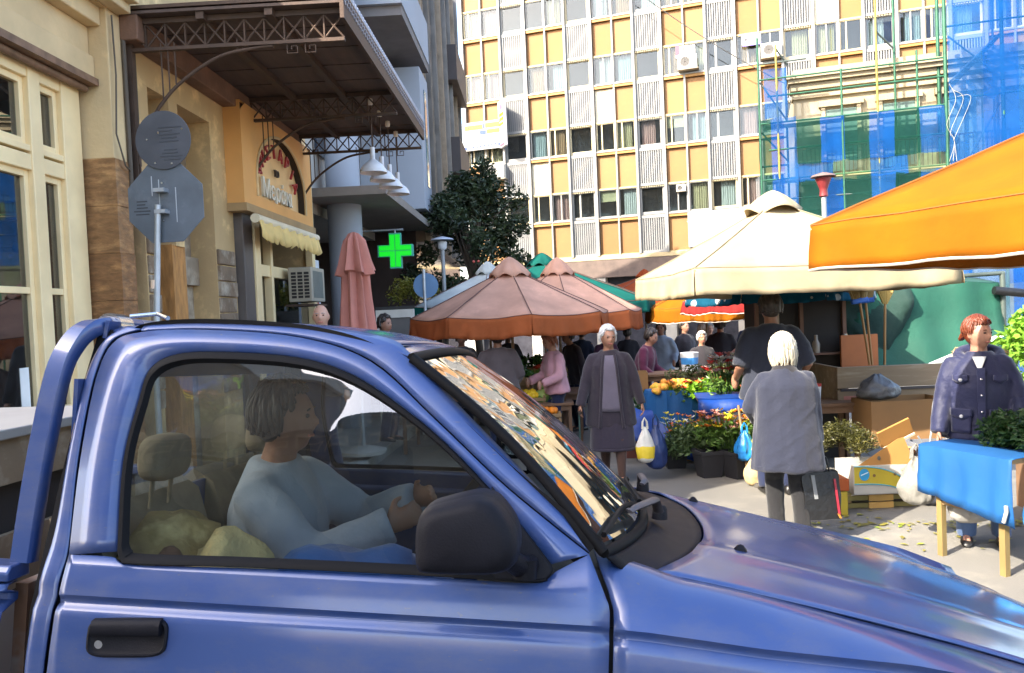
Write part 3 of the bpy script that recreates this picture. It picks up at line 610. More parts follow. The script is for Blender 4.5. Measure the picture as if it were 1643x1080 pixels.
for i in range(73):
    y = 2.46*i/72; drop = .22 + .05*abs(sin(pi*i/6)); off = .10 + .015*sin(i*.7)
    vl.append([(off*.5, y, .02), (off, y, -.02), (off + .03 + .01*sin(i*1.1), y, -drop*.6), (off + .02*sin(i*.9) + .03, y, -drop)])
MB().grid(vl).build('awning_valance', YAW, aw, 60, solid=.004)
gs = thing('grill_shop_front', 'narrow shop front with cream post below the yellow awning', 'shop front', (-3.5, 9.05, 0))
q = MB(); q.bx(-.02, .10, .02, .32, 0, 4.4); q.build('iron_pilaster', M('grey_iron', (.13, .11, .10), .6, .3, var=.2), gs, bevel=.01)
q = MB(); q.bx(-.03, .12, .34, .52, 0, 3.0); q.bx(-.03, .08, 1.0, 1.08, 0, 3.0); q.bx(-.03, .08, 2.9, 3.05, 0, 4.42); q.bx(-.03, .06, .52, 2.9, 2.35, 2.5); q.build('cream_post', CREAMP, gs, bevel=.008)
q = MB(); q.bx(-.10, -.03, .52, 2.9, .4, 2.35); q.build('shop_pane', SHOPG, gs)
q = MB(); q.bx(-1.5, -.9, .3, 3.0, 0, 4.4); q.build('shop_interior', M('shop_int2', (.10, .07, .05), .8, var=.4), gs)
q = MB(); q.bx(-.02, .05, .55, 2.85, .0, .5); q.build('stall_riser', GREYP, gs)
# ---- air conditioner on the wall beside the grill shop
def aircon(name, label, loc, rz, s=1., group=None, parent=None):
    t_ = thing(name, label, 'air conditioner', loc, rz, group)
    MB().box((0, 0, 0), (.82*s, .30*s, .58*s)).build('casing', M('ac_casing', (.62, .60, .55), .5, var=.12, vs=4), t_, bevel=.02*s)
    f_ = MB()
    f_.lathe([(.24*s, 0), (.24*s, .012), (.22*s, .012), (.22*s, .0)], n=24)
    for r_ in (.06, .11, .16, .2): f_.lathe([(r_*s, .0), (r_*s, .01), ((r_+.008)*s, .01), ((r_+.008)*s, 0)], n=24)
    o = f_.build('fan_grille', M('ac_grille', (.4, .39, .37), .5), t_, 40); o.rotation_euler = (pi/2, 0, 0); o.location = (-.10*s, -.152*s, 0)
    d_ = MB().lathe([(0, 0), (.22*s, 0)], n=24); o = d_.build('fan_opening', DARKIN, t_); o.rotation_euler = (pi/2, 0, 0); o.location = (-.10*s, -.151*s, 0)
    MB().box((.02*s, .05*s, -.32*s), (.9*s, .42*s, .03*s)).build('bracket', M('ac_bracket', (.3, .26, .2), .6), t_)
    return t_
ac = thing('slatted_air_conditioner', 'beige air conditioner with dark slatted side fixed beside the grill shop', 'air conditioner', (-3.14, 10.75, 2.26)); ac.scale = (.74, .74, .74)
MB().bx(-.30, .14, -.32, .55, -.32, .32).build('casing', M('ac_beige', (.38, .34, .27), .5, var=.12), ac, bevel=.02)
for r_ in range(8):
    for c_ in range(3): MB().bx(-.24 + .12*c_, -.15 + .12*c_, -.326, -.318, -.25 + .062*r_, -.205 + .062*r_).build('slat_opening', DARKIN, ac)
f_ = MB()
for i in range(10): f_.bx(.141, .146, -.22 + .066*i, -.19 + .066*i, -.25, .25)
f_.build('side_grille', M('ac_side', (.12, .15, .15), .5), ac); MB().bx(-.36, .16, -.35, .58, -.40, -.36).build('shelf', IRON, ac)

# ---- modern white block
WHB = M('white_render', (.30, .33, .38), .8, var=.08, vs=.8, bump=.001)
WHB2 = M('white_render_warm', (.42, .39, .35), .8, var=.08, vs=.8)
mw = thing('modern_white_block', 'modern white block with jutting upper storeys and a round column', 'building', (-3.6, 12.2, 0))
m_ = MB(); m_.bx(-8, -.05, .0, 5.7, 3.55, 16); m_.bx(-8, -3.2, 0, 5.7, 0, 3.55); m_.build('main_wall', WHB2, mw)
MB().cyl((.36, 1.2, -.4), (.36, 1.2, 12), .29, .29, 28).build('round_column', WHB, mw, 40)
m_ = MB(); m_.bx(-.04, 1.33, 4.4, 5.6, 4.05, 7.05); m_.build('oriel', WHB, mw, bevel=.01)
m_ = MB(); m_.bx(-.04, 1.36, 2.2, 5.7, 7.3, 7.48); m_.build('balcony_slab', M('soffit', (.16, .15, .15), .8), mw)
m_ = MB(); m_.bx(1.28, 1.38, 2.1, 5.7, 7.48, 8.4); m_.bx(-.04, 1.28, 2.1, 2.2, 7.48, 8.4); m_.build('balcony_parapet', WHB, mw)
m_ = MB(); m_.bx(-.04, 1.2, 2.2, 5.7, 10.2, 10.4); m_.bx(1.2, 1.3, 2.1, 5.7, 10.4, 11.3); m_.build('upper_balcony', WHB, mw)
m_ = MB(); m_.bx(-.045, .0, 1.0, 3.2, 4.6, 9.8); m_.build('recess_window', M('dark_glass', (.03, .04, .06), .08, var=.3, vs=.8), mw)
m_ = MB(); m_.bx(1.33, 1.345, 4.9, 5.2, 4.6, 6.7); m_.build('slit_window', M('teal_glass', (.03, .10, .14), .08), mw)
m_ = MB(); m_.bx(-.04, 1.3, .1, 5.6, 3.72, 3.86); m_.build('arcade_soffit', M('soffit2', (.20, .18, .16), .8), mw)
m_ = MB(); m_.bx(-3.2, -.3, 0, .12, -.4, 3.55); m_.build('arcade_wall', M('arcade_tile', (.62, .55, .50), .6, var=.15), mw)
m_ = MB(); m_.bx(-.3, .0, -.0, .5, 2.2, 3.55); m_.bx(-.3, .02, .0, .9, .0, .9); m_.build('shop_shade', WHB, mw)
m_ = MB(); m_.bx(-.05, .06, .02, .10, -.4, 3.5); m_.build('red_pipe', M('red_pipe', (.30, .05, .05), .5), mw)
po = MB(); po.bx(.01, .03, .14, .62, 1.9, 2.75); pp = po.build('wall_poster', M('poster_white', (.72, .75, .8), .5), mw)
q = MB(); q.ell((.035, .38, 2.5), (.006, .07, .10), 10, 8); q.bx(.031, .037, .26, .50, 2.0, 2.16); q.ell((.035, .38, 2.28), (.006, .05, .16), 10, 8); q.build('poster_print', M('poster_red', (.5, .08, .06), .5), pp)
# ---- brown glass block further along
DGL = M('brown_glass', (.07, .05, .045), .12, var=.6, vs=1.1, stretch=(1, 1, .35))
bg_ = thing('brown_glass_block', 'tall brown glass and steel block between the white block and the yellow offices', 'building', (-2.55, 18.2, -1))
MB().bx(-8, -.2, 0, 10.4, 0, 14.2).build('core', DGL, bg_)
fr_ = M('bronze_frame', (.30, .24, .18), .4, .6, var=.3); al = M('alu_frame', (.22, .21, .20), .35, .7)
for i in range(30):
    y = .1 + i*.35; MB().bx(-.2, .05 + .1*(i % 4 == 0), y-.02, y + .02, 4.5, 14.3).build('mullion', al if i % 3 else fr_, bg_)
for j in range(4):
    MB().bx(-.2, .02, 0, 10.4, 4.5 + j*2.9, 4.75 + j*2.9).build('floor_band', M('bronze_panel', (.22, .15, .10), .4, .3), bg_)
rnd = random.Random(3)
for i in range(29):
    for j in range(3):
        if rnd.random() < .62:
            y = .1 + i*.35; MB().bx(-.19, -.17 + rnd.random()*.05, y + .04, y + .31, 4.9 + j*2.9, 6.3 + j*2.9 + rnd.random()*.9).build('blind', [M('blind_gold', (.55, .38, .18), .6), M('blind_grey', (.45, .45, .45), .5), M('blind_white', (.7, .68, .62), .6)][rnd.randrange(3)], bg_)
for j in (1, 2): MB().bx(-.2, .35, 6.6, 10.1, 4.5 + j*2.9 - .1, 5.5 + j*2.9).build('balcony', M('dark_balcony', (.06, .05, .05), .6), bg_)

# ---- yellow office building
YP = [M('yellow_panel_%d' % i, c, .7, var=.10, vs=1.2, col2=tuple(x*.86 for x in c), c2=-.03, c2s=1.6, c2d=8) for i, c in enumerate(((.262, .130, .042), (.245, .117, .034), (.278, .146, .050)))]
PEEL = M('peeling_panel', (.36, .225, .065), .7, var=.1, col2=(.60, .55, .42), c2=.02, c2s=1.4, c2d=8)
ORL = M('orange_ledge', (.30, .15, .035), .6, var=.1)
WALU = M('white_aluminium', (.225, .222, .21), .4, var=.06, vs=3)
CRALU = M('cream_aluminium', (.45, .38, .23), .45, var=.08)
OFG = glass('office_glass', (.82, .90, .92), .01, .9, .02, 1.42, .7)
yb = thing('yellow_office_building', 'yellow panelled office building with white slatted bays closing the street', 'office building', (-.5, 37.6, 0), -R(17))
MOD = 3.185; S0 = -2.68; NF = 5; NM = 8
Z0 = 4.2; SILL = [5.95 + 3.05*j for j in range(NF)]
MB().bx(S0-.1, S0 + NM*MOD + .1, .9, 1.0, 3.9, 22).build('room_back', M('room_dark', (.05, .056, .066), .9, var=.5, vs=.5), yb)
MB().bx(S0-.1, S0 + NM*MOD + .1, 1.0, 10, -2, 22).build('core', GREYP, yb)
MB().bx(S0-.12, S0, .0, 10, 3.9, 22).build('end_wall', WALU, yb)
for j in range(NF): MB().bx(S0, S0 + NM*MOD, .12, .9, SILL[j]-.25, SILL[j]-.03).build('floor_slab', GREYP, yb)
MB().bx(S0-.1, S0 + NM*MOD, -.12, .9, 4.02, 4.2).build('ledge_beam', M('cream_beam', (.45, .36, .20), .6, var=.1), yb)
MB().bx(S0-.1, S0 + NM*MOD, -.10, .9, 3.2, 4.0).build('shop_fascia', M('brown_fascia', (.12, .085, .07), .7, var=.3), yb)
gfl = MB()
for k in range(9): gfl.bx(S0 + k*MOD-.25, S0 + k*MOD + .25, -.05, .5, -2, 3.2)
gfl.build('shop_piers', GREYP, yb)
for k in range(8): MB().bx(S0 + k*MOD + .25, S0 + (k+1)*MOD-.25, .45, .5, -2, 3.2).build('shop_window', M('gf_glass', (.04, .04, .05), .1, var=.4), yb)
def fmesh(w_, h, mat, t=.055, mid=None):
    f_ = MB(); f_.bx(0, t, -.02, .06, 0, h); f_.bx(w_-t, w_, -.02, .06, 0, h); f_.bx(t, w_-t, -.02, .06, 0, t*1.3); f_.bx(t, w_-t, -.02, .06, h-t, h)
    if mid: f_.bx(w_*mid-t/2, w_*mid + t/2, -.01, .05, t*1.3, h-t)
    return f_.mesh('window_frame', mat)
YW = .93; WW = 1.13
FY = [fmesh(YW-.06, 1.3, WALU), fmesh(YW-.06, 1.3, WALU, mid=.5), fmesh(YW-.06, 1.3, CRALU, mid=.3)]
FW = [fmesh(WW, 1.3, WALU, .1), fmesh(WW, 1.3, WALU, .09, mid=.34), fmesh(WW, 1.3, CRALU, .09)]
GY = MB().bx(.05, YW-.11, .02, .026, .06, 1.25).mesh('pane', OFG); GW = MB().bx(.09, WW-.09, .02, .026, .08, 1.22).mesh('pane', OFG)
PM = [MB().bx(0, YW-.055, .03, .12, .06, 1.54).mesh('spandrel_panel', m_) for m_ in YP + [PEEL]]
LM_ = MB().bx(0, YW-.05, -.10, .12, 1.575, 1.71).mesh('ledge', ORL); LM2 = MB().bx(0, YW-.05, -.05, .12, -.02, .055).mesh('panel_foot', M('pale_ledge', (.45, .36, .18), .6))
SM = MB().bx(0, YW-.05, -.13, .12, 1.715, 1.775).mesh('sill', WALU)
def slats(dark):
    s_ = MB(); n = 10
    for i in range(n): s_.bx(.06 + i*(WW-.12)/n + .012, .06 + (i+.62)*(WW-.12)/n, -.045, -.01, .12, 1.58)
    s_.bx(0, WW, -.06, .0, .0, .12); s_.bx(0, WW, -.06, 0, 1.58, 1.72); s_.bx(0, .06, -.05, 0, .12, 1.58); s_.bx(WW-.06, WW, -.05, 0, .12, 1.58)
    return s_.mesh('slat_grille', M('slat_white', (.20, .20, .195), .5, var=.12, vs=1.5))
SG = slats(0); SB = MB().bx(0, WW, .06, .1, 0, 1.72).mesh('grille_back', M('grille_back', (.13, .135, .15), .7, var=.2, vs=.8))
SD_ = MB()
for i in range(11): SD_.bx(.05 + i*.1, .10 + i*.1, -.10, -.02, 1.23, 1.27)
SDM = SD_.mesh('drip_teeth', CRALU)
CURT = []
for i, c in enumerate(((.40, .32, .18), (.42, .41, .38), (.40, .22, .19), (.28, .32, .32), (.32, .18, .09))):
    r_ = []
    for k in range(25): r_.append([(.62*k/24, .16 + .025*sin(k*1.7), z) for z in (.05, 1.26)])
    CURT.append(MB().grid(r_).mesh('curtain', M('curtain_%d' % i, c, .9, var=.2, vs=4, stretch=(6, 1, .6)), 60))
BLM = MB().bx(.06, YW-.12, .10, .12, .75, 1.25).mesh('blind', M('blind_cream', (.38, .32, .18), .8))
rnd = random.Random(11)
for k in range(NM):
    s0 = S0 + k*MOD
    for x, wd, dp in ((s0, .12, -.16), (s0 + .06 + YW, .075, -.10), (s0 + .06 + 2*YW + .02, .10, -.16)):
        MB().bx(x-wd/2, x + wd/2, dp, .1, 4.2, 22).build('mullion', WALU, yb)
    for j in range(-1, NF):
        zb = SILL[j] + 1.3 if j >= 0 else 4.2
        if zb > 19: continue
        ph = 1.75
        for b_ in range(2):
            x = s0 + .08 + b_*(YW + .01)
            pm = PM[rnd.choice([0, 0, 1, 1, 2, 3 if rnd.random() < .5 else 2])]
            inst(pm, 'spandrel_panel', yb, (x, 0, zb)); inst(LM_, 'ledge', yb, (x, 0, zb)); inst(LM2, 'panel_foot', yb, (x, 0, zb)); inst(SM, 'sill', yb, (x, 0, zb-.02))
        xw = s0 + .06 + 2*YW + .06
        inst(SB, 'grille_back', yb, (xw, 0, zb)); inst(SG, 'slat_grille', yb, (xw, 0, zb))
        if j < 0: continue
        for b_ in range(2):
            x = s0 + .085 + b_*(YW + .01); f_ = inst(rnd.choice(FY), 'window', yb, (x, 0, SILL[j])); inst(GY, 'pane', f_)
            if rnd.random() < .62:
                c_ = inst(rnd.choice(CURT), 'curtain', f_, (.04 + rnd.random()*.2, 0, 0))
            elif rnd.random() < .3: inst(BLM, 'blind', f_)
        f_ = inst(rnd.choice(FW), 'window', yb, (xw, .05, SILL[j])); inst(GW, 'pane', f_); inst(SDM, 'drip_teeth', f_, (0, -.02, 0))
        if rnd.random() < .55: inst(rnd.choice(CURT), 'curtain', f_, (.1 + rnd.random()*.3, 0, 0))
def YBP(s, y, z):  # local facade point -> world
    return yb.matrix_basis @ Vector((s, y, z))
bpy.context.view_layer.update()
# wall fittings on the yellow building
aircon('air_conditioner', 'white air conditioner on a tin shelf under a striped curtain window', YBP(8.05, -.30, 12.45), -R(17), 1.)
aircon('air_conditioner', 'white air conditioner beside the top of the scaffolding', YBP(11.55, -.30, 12.45), -R(17), 1.)
aircon('air_conditioner', 'white air conditioner just above the dark tree', YBP(-1.15, -.32, 8.55), -R(17), 1.15)
aircon('air_conditioner', 'small white fan unit in a low office window', YBP(7.55, -.12, 7.0), -R(17), .5)
def signboard(name, label, loc, rz, w_, h, base, bars):
    t_ = thing(name, label, 'sign', loc, rz)
    b_ = MB().box((0, 0, 0), (w_, .08, h)).build('board', base, t_, bevel=.01)
    for x, z, ww, hh, mm in bars: MB().box((x, -.045, z), (ww, .01, hh)).build('print', mm, b_)
    return t_, b_
YL = M('sign_yellow', (.34, .25, .008), .5); BL = M('sign_blue', (.01, .04, .25), .5); WS = M('sign_white', (.27, .27, .27), .5); DK = M('sign_dark', (.05, .05, .06), .6); RD = M('sign_red', (.55, .05, .08), .5); GR = M('sign_grey', (.5, .48, .5), .5)
bars = [(-.45, .42, .95, .22, YL), (.55, .46, .80, .22, YL), (.05, .44, .07, .24, BL), (.02, .14, .30, .19, BL), (.60, .17, .78, .19, YL), (-.92, -.55, .22, .12, BL), (.88, -.50, .22, .12, BL)]
for i in range(7): bars.append((-.5 + i*.19, -.53 + .01*i, .07, .09, BL))
for i in range(5): bars.append((-.85 + i*.17, .16 - .10*(i % 2), .08, .03, DK))
t_, b_ = signboard('clinic_signboard', 'white signboard with yellow and blue bars low on the yellow offices', YBP(-1.72, -.30, 10.35), -R(17), 2.1, 1.35, WS, bars)
o = inst(text_mesh('ΚΕΝΤΡΟ', .15, DK, .003), 'letter', b_, (-.45, -.054, .42), (pi/2, 0, 0))
t_ = thing('blade_sign', 'tall narrow projecting sign with yellow and red stripes beside the white signboard', 'sign', YBP(-.62, -.5, 10.75), -R(17) - R(52))
b_ = MB().box((0, 0, 0), (.85, .14, 2.2)).build('board', GR, t_, bevel=.02)
for z, hh, mm in ((.80, .35, WS), (.78, .22, M('sign_purple', (.25, .08, .22), .5)), (.42, .16, YL), (.2, .16, YL), (-.02, .14, YL), (-.3, .16, WS), (-.44, .04, RD), (-.62, .04, RD), (-.85, .1, WS), (-1.0, .12, RD)): MB().box((.06, -.075 - .004*(mm is not WS), z), (.62 if mm is not M('sign_purple', (0, 0, 0)) else .35, .01, hh)).build('print', mm, b_)
t_, b_ = signboard('window_sign', 'small white name board with purple strip in an upper office window', YBP(10.75, -.17, 13.05), -R(17), .8, .42, WS, [(.02, -.2, .76, .09, M('sign_violet', (.2, .15, .5), .5)), (-.22, .03, .09, .09, DK), (.1, .03, .42, .06, GR)])
t_, b_ = signboard('window_sign', 'red and grey boards hung in the window above a tin shelf', YBP(7.95, -.05, 13.0), -R(17), .85, .5, GR, [(-.34, .1, .16, .42, RD), (.1, .12, .6, .16, WS), (.1, -.12, .6, .12, WS)])
t_, b_ = signboard('shop_banner', 'blank white banner with thin diagonal lines above the cream umbrella', YBP(9.5, -.2, 5.1), -R(17), 3.4, 1.55, WS, [])
for i in range(6): o = MB().box((-1.4 + i*.5, -.045, .1), (.012, .006, .9), (0, R(55 if i % 2 else -50), 0)).build('print', GR, b_)
# overhead cable
def cable(name, label, a, b, sag, r=.012):
    a, b = Vector(a), Vector(b)
    o = MB().tube([a.lerp(b, i/30) - Vector((0, 0, sag*4*(i/30)*(1-i/30))) for i in range(31)], r, 6).build(name, M('wire', (.05, .05, .05), .6), None, 60); tag(o, label, 'cable'); return o
cable('overhead_cable', 'thin black overhead cable slung across the yellow offices', YBP(3.0, -1.6, 18.5), YBP(13.6, -.6, 9.9), .6, .02)
# ================================================================== SCAFFOLDED BUILDING
def net_mat(name, col, dens=.6):
    if name in MC: return MC[name]
    m = bpy.data.materials.new(name); m.use_nodes = True; t = m.node_tree; N = t.nodes; L = t.links; N.remove(N['Principled BSDF'])
    df = N.new('ShaderNodeBsdfDiffuse'); df.inputs[0].default_value = (*col, 1); tl = N.new('ShaderNodeBsdfTranslucent'); tl.inputs[0].default_value = (*col, 1)
    m1 = N.new('ShaderNodeMixShader'); m1.inputs[0].default_value = .4; L.new(df.outputs[0], m1.inputs[1]); L.new(tl.outputs[0], m1.inputs[2])
    tp = N.new('ShaderNodeBsdfTransparent'); tp.inputs[0].default_value = (*[.55 + .45*c/max(col) for c in col], 1)
    tc = N.new('ShaderNodeTexCoord'); n = N.new('ShaderNodeTexNoise'); n.inputs['Scale'].default_value = 1.3; n.inputs['Detail'].default_value = 5; L.new(tc.outputs['Object'], n.inputs[0])
    mr = N.new('ShaderNodeMapRange'); mr.inputs['From Min'].default_value = .3; mr.inputs['From Max'].default_value = .7; mr.inputs['To Min'].default_value = dens-.18; mr.inputs['To Max'].default_value = min(1, dens + .18); L.new(n.outputs[0], mr.inputs[0])
    mx = N.new('ShaderNodeMixShader'); L.new(mr.outputs[0], mx.inputs[0]); L.new(tp.outputs[0], mx.inputs[1]); L.new(m1.outputs[0], mx.inputs[2]); L.new(mx.outputs[0], N['Material Output'].inputs[0]); MC[name] = m; return m
NB = net_mat('blue_net', (.010, .09, .33), .64); NG = net_mat('green_net', (.012, .055, .045), .70); NB2 = net_mat('blue_net_thin', (.02, .12, .36), .52)
SBP = Vector((9.2, 25, 0)); SBA = -R(15.5)
sbd = thing('neoclassical_house', 'cream old house under repair behind scaffolding and netting', 'building', SBP, SBA)
NEO = M('neo_plaster', (.42, .37, .25), .85, var=.15, vs=1, col2=(.30, .25, .16), c2=-.05, c2s=1.2, c2d=8, bump=.002)
m_ = MB(); m_.bx(-.75, 9, 1.1, 8, -1, 8.7); m_.build('wall', NEO, sbd)
m_ = MB()
for z, d_, h in ((8.95, .45, .12), (8.82, .35, .13), (8.6, .22, .2), (8.35, .12, .12)): m_.bx(-.75-d_*.5, 9, 1.1-d_, 1.5, z, z + h)
m_.bx(-.75, 9, 1.0, 1.4, 9.07, 9.3); m_.build('cornice', NEO, sbd)
for x in (.2, 1.9, 3.6, 5.3):
    w_ = MB(); w_.bx(x, x + .95, 1.04, 1.12, 5.9, 7.9); o = w_.build('window', M('old_shutter', (.10, .16, .14), .6, var=.3), sbd)
    f_ = MB(); f_.bx(x-.12, x, .98, 1.1, 5.8, 8.0); f_.bx(x + .95, x + 1.07, .98, 1.1, 5.8, 8.0); f_.bx(x-.2, x + 1.15, .93, 1.1, 8.0, 8.2); f_.build('window_surround', NEO, o)
m_ = MB(); m_.bx(-.6, 5.6, .25, 1.1, 5.55, 5.72); m_.build('balcony_slab', M('grey_slab', (.5, .47, .40), .8, var=.2), sbd)
m_ = MB(); m_.bx(-.6, 5.6, .28, .32, 6.55, 6.6)
for i in range(50): m_.bx(-.58 + i*.124, -.56 + i*.124, .29, .31, 5.72, 6.55)
m_.build('balcony_railing', IRON, sbd)
m_ = MB(); m_.bx(-.7, 9, .95, 1.1, 4.7, 5.0); m_.build('string_course', NEO, sbd)
PG = M('pole_green', (.02, .09, .05), .5, .3, var=.3, vs=5); PY = M('pole_yellow', (.25, .20, .04), .5, .3, var=.3, vs=5); PS = M('pole_dark', (.07, .09, .08), .5, .4, var=.3)
sca = thing('scaffolding', 'green and yellow pipe scaffolding in front of the old house', 'scaffolding', SBP, SBA)
for x, y, z1, mm in ((-1.85, 0, 10.2, PG), (-1.3, 0, 9.9, PY), (-1.0, .7, 9.2, PS), (.6, 0, 8.9, PG), (1.62, 0, 16, PY), (2.2, .5, 14, PG), (2.75, .1, 9.2, PG), (3.5, 0, 16, PG), (5.0, 0, 16, PG), (6.6, 0, 16, PG), (3.5, .9, 16, PG), (5.0, .9, 16, PS)):
    MB().cyl((x, y, -1), (x, y, z1), .055 if mm is PG and z1 > 15 else .034, n=10).build('pole', mm, sca, 60)
for x0, x1, y, z, mm in ((-1.85, -.4, 0, 9.35, PS), (-1.85, 3.5, 0, 8.85, PG), (-1.6, 3.5, 0, 8.3, PG), (-1.85, 3.5, 0, 7.45, PG), (-1.6, 3.5, .05, 6.6, PG), (-1.85, 3.5, 0, 5.65, PG), (-1.85, 3.5, 0, 5.0, PS), (3.5, 7, 0, 9.75, PG), (3.5, 7, 0, 7.6, PG), (3.5, 7, 0, 5.3, PG), (-1.85, -1, .2, 7.0, PS), (-1.85, -1, .1, 6.1, PS)):
    MB().cyl((x0, y, z), (x1, y, z), .028, n=8).build('ledger', mm, sca, 60)
for a, b in (((3.6, .1, 9.5), (5.0, .3, 8.2)), ((3.6, .2, 8.1), (5.0, .2, 9.4)), ((5.1, .1, 8.6), (6.6, .3, 7.6)), ((-1.8, .1, 8.8), (-1.0, .2, 7.5)), ((-1.8, .1, 7.2), (-1.0, .2, 6.2)), ((4.0, .2, 5.6), (5.0, .3, 7.4)), ((1.62, 0, 9.9), (2.15, .3, 9.4)), ((-1.3, 0, 9.8), (-.95, .3, 9.3))):
    MB().cyl(a, b, .028, n=8).build('brace', PS, sca, 60)
for z in (7.4, 5.6): MB().bx(-1.7, 3.4, .1, .75, z, z + .05).build('board', M('scaffold_board', (.34, .28, .20), .8, var=.3), sca)
for i in range(9): MB().bx(3.6 + i*.155, 3.75 + i*.155, .15, .75, 8.0 + i*.16, 8.04 + i*.16).build('stair_tread', PS, sca)
def net(name, label, x0, x1, z0, z1, y, stripes, bulge=.12, seed=0):
    rr = random.Random(seed); t_ = thing(name, label, 'net', SBP, SBA)
    xs_ = [lerp(x0, x1, i/len(stripes)) for i in range(len(stripes)+1)]
    for i, mm in enumerate(stripes):
        rw = []
        for a in range(9):
            x = lerp(xs_[i], xs_[i+1], a/8); rw.append([(x + .03*noise.noise((x*2, z*1.3, seed)), y + bulge*noise.noise((x*.9, z*.7, seed + 3)) + .03*noise.noise((x*4, z*.6, seed)), z - .10*(abs(noise.noise((x*1.5, 0, seed)))) if z in (z0, z1) else z) for z in [lerp(z0, z1, k/14) for k in range(15)]])
        MB().grid(rw).build('net_panel', mm, t_, 80)
    return t_
net('striped_net', 'upper blue and green striped net over the old balcony', -.75, 3.45, 6.05, 7.45, -.08, [NG, NB, NG, NB, NG, NB2], .15, 1)
net('striped_net', 'lower faded blue and green striped net above the cream umbrella', -.75, 3.45, 4.0, 5.55, -.10, [NG, NB, NG, NB2, NG, NB2], .15, 2)
net('faded_net', 'thin washed out net strip between the two striped nets', -.75, 3.45, 5.5, 6.1, -.05, [NB2, net_mat('pale_net', (.2, .24, .15), .25), NB2, net_mat('pale_net', (.4, .5, .3), .25)], .1, 4)
net('corner_net', 'dark blue net wrapped round the left end of the scaffolding', -1.9, -.75, 3.6, 7.6, -.05, [NG, NB, NB2], .2, 5)
net('torn_net', 'small torn blue corner of net hanging at the scaffold top left', -1.7, -1.0, 7.6, 9.2, .0, [NB2], .25, 6)
net('tower_net', 'tall bright blue net on the stair tower at the right', 3.55, 7.2, 2.0, 16, -.12, [NB2, NB, NB2, NB], .2, 7)
net('hanging_net', 'blue net hanging low behind the green tarpaulin', 2.6, 5.6, -.5, 4.3, -2.0, [NB2, net_mat('pale_blue_net', (.12, .2, .3), .5), NB], .2, 8)
rp = MB()
for k in range(3): rp.tube(crom([(3.55 + .1*k, -.2, 8.0-.2*k), (3.7 + .2*k, -.25, 7.5), (3.45 + .1*k, -.25, 6.8-.2*k), (3.65, -.2, 6.3), (3.5 + .1*k, -.2, 5.7)], 6), .006, 6)
o = rp.build('loose_rope', M('rope', (.35, .32, .26), .9), None, 60); o.location = SBP; o.rotation_euler = (0, 0, SBA); tag(o, 'pale loose ropes dangling from the scaffold corner', 'rope')

# unseen block added behind the photographer, sized to keep the crossing in shade
bb = thing('shading_block', 'tall brown block standing across the side street behind the camera', 'building', (-11.4, -11.4, 0), -R(52))
MB().bx(-7, 7, -10, 0, 0, 15.6).build('wall', M('brown_brick_render', (.16, .12, .085), .85, var=.2), bb)
m_ = MB(); m_.bx(-7.05, 7.05, .0, .25, 15.2, 15.7); m_.bx(-7.05, 7.05, 0, .15, 4.2, 4.5); m_.build('cornice', GREYP, bb)

# awning of the corner cafe over the photographer's left shoulder: mirrored in the door glass and the paint
aw2 = thing('striped_awning', 'beige and black striped awning of the corner cafe behind the camera', 'awning', (-2.0, -1.6, 2.55), R(6))
AWB = M('awning_beige', (.16, .135, .09), .8, var=.1); AWK = M('awning_black', (.02, .02, .022), .8, var=.1)
for i in range(12):
    x0 = -3.0 + i*.42; MB().grid([[(x, y, .55*sin((y + 1.6)/3.2*pi*.5) * (1 if True else 0) - .10*((x+.5)/3)**2 + .25*(1-y)/2.4) for x in (x0, x0 + .21, x0 + .42)] for y in (-1.3, -.9, -.5, -.1, .3, .7, 1.0)]).build('awning_strip', AWK if i % 2 else AWB, aw2, 70, solid=.004)
vb = MB(); vb.grid([[(x, 1.0, z + .25*0 + .55*sin(2.6/3.2*pi*.5) - .10*((x+.5)/3)**2) for z in (0, -.22)] for x in [-3.0 + .42*i for i in range(13)]]); v_ = vb.build('awning_valance', AWK, aw2, solid=.004)
km_ = MB()
for i in range(26):
    x = -2.95 + i*.19; z = .55*sin(2.6/3.2*pi*.5) - .10*((x+.5)/3)**2 - .11
    for a, b, c_, d_ in ((0, .14, .06, .075), (0, .014, -.06, .06), (.03, .14, -.06, -.045), (.126, .14, -.045, .02), (.06, .126, .005, .02)): km_.bx(x + a, x + b, 1.006, 1.010, z + c_, z + d_)
km_.build('key_border', AWB, v_)
for x in (-2.8, 1.9): MB().cyl((x, -1.3, .1), (x, 1.0, .5), .02).build('awning_arm', IRON, aw2)

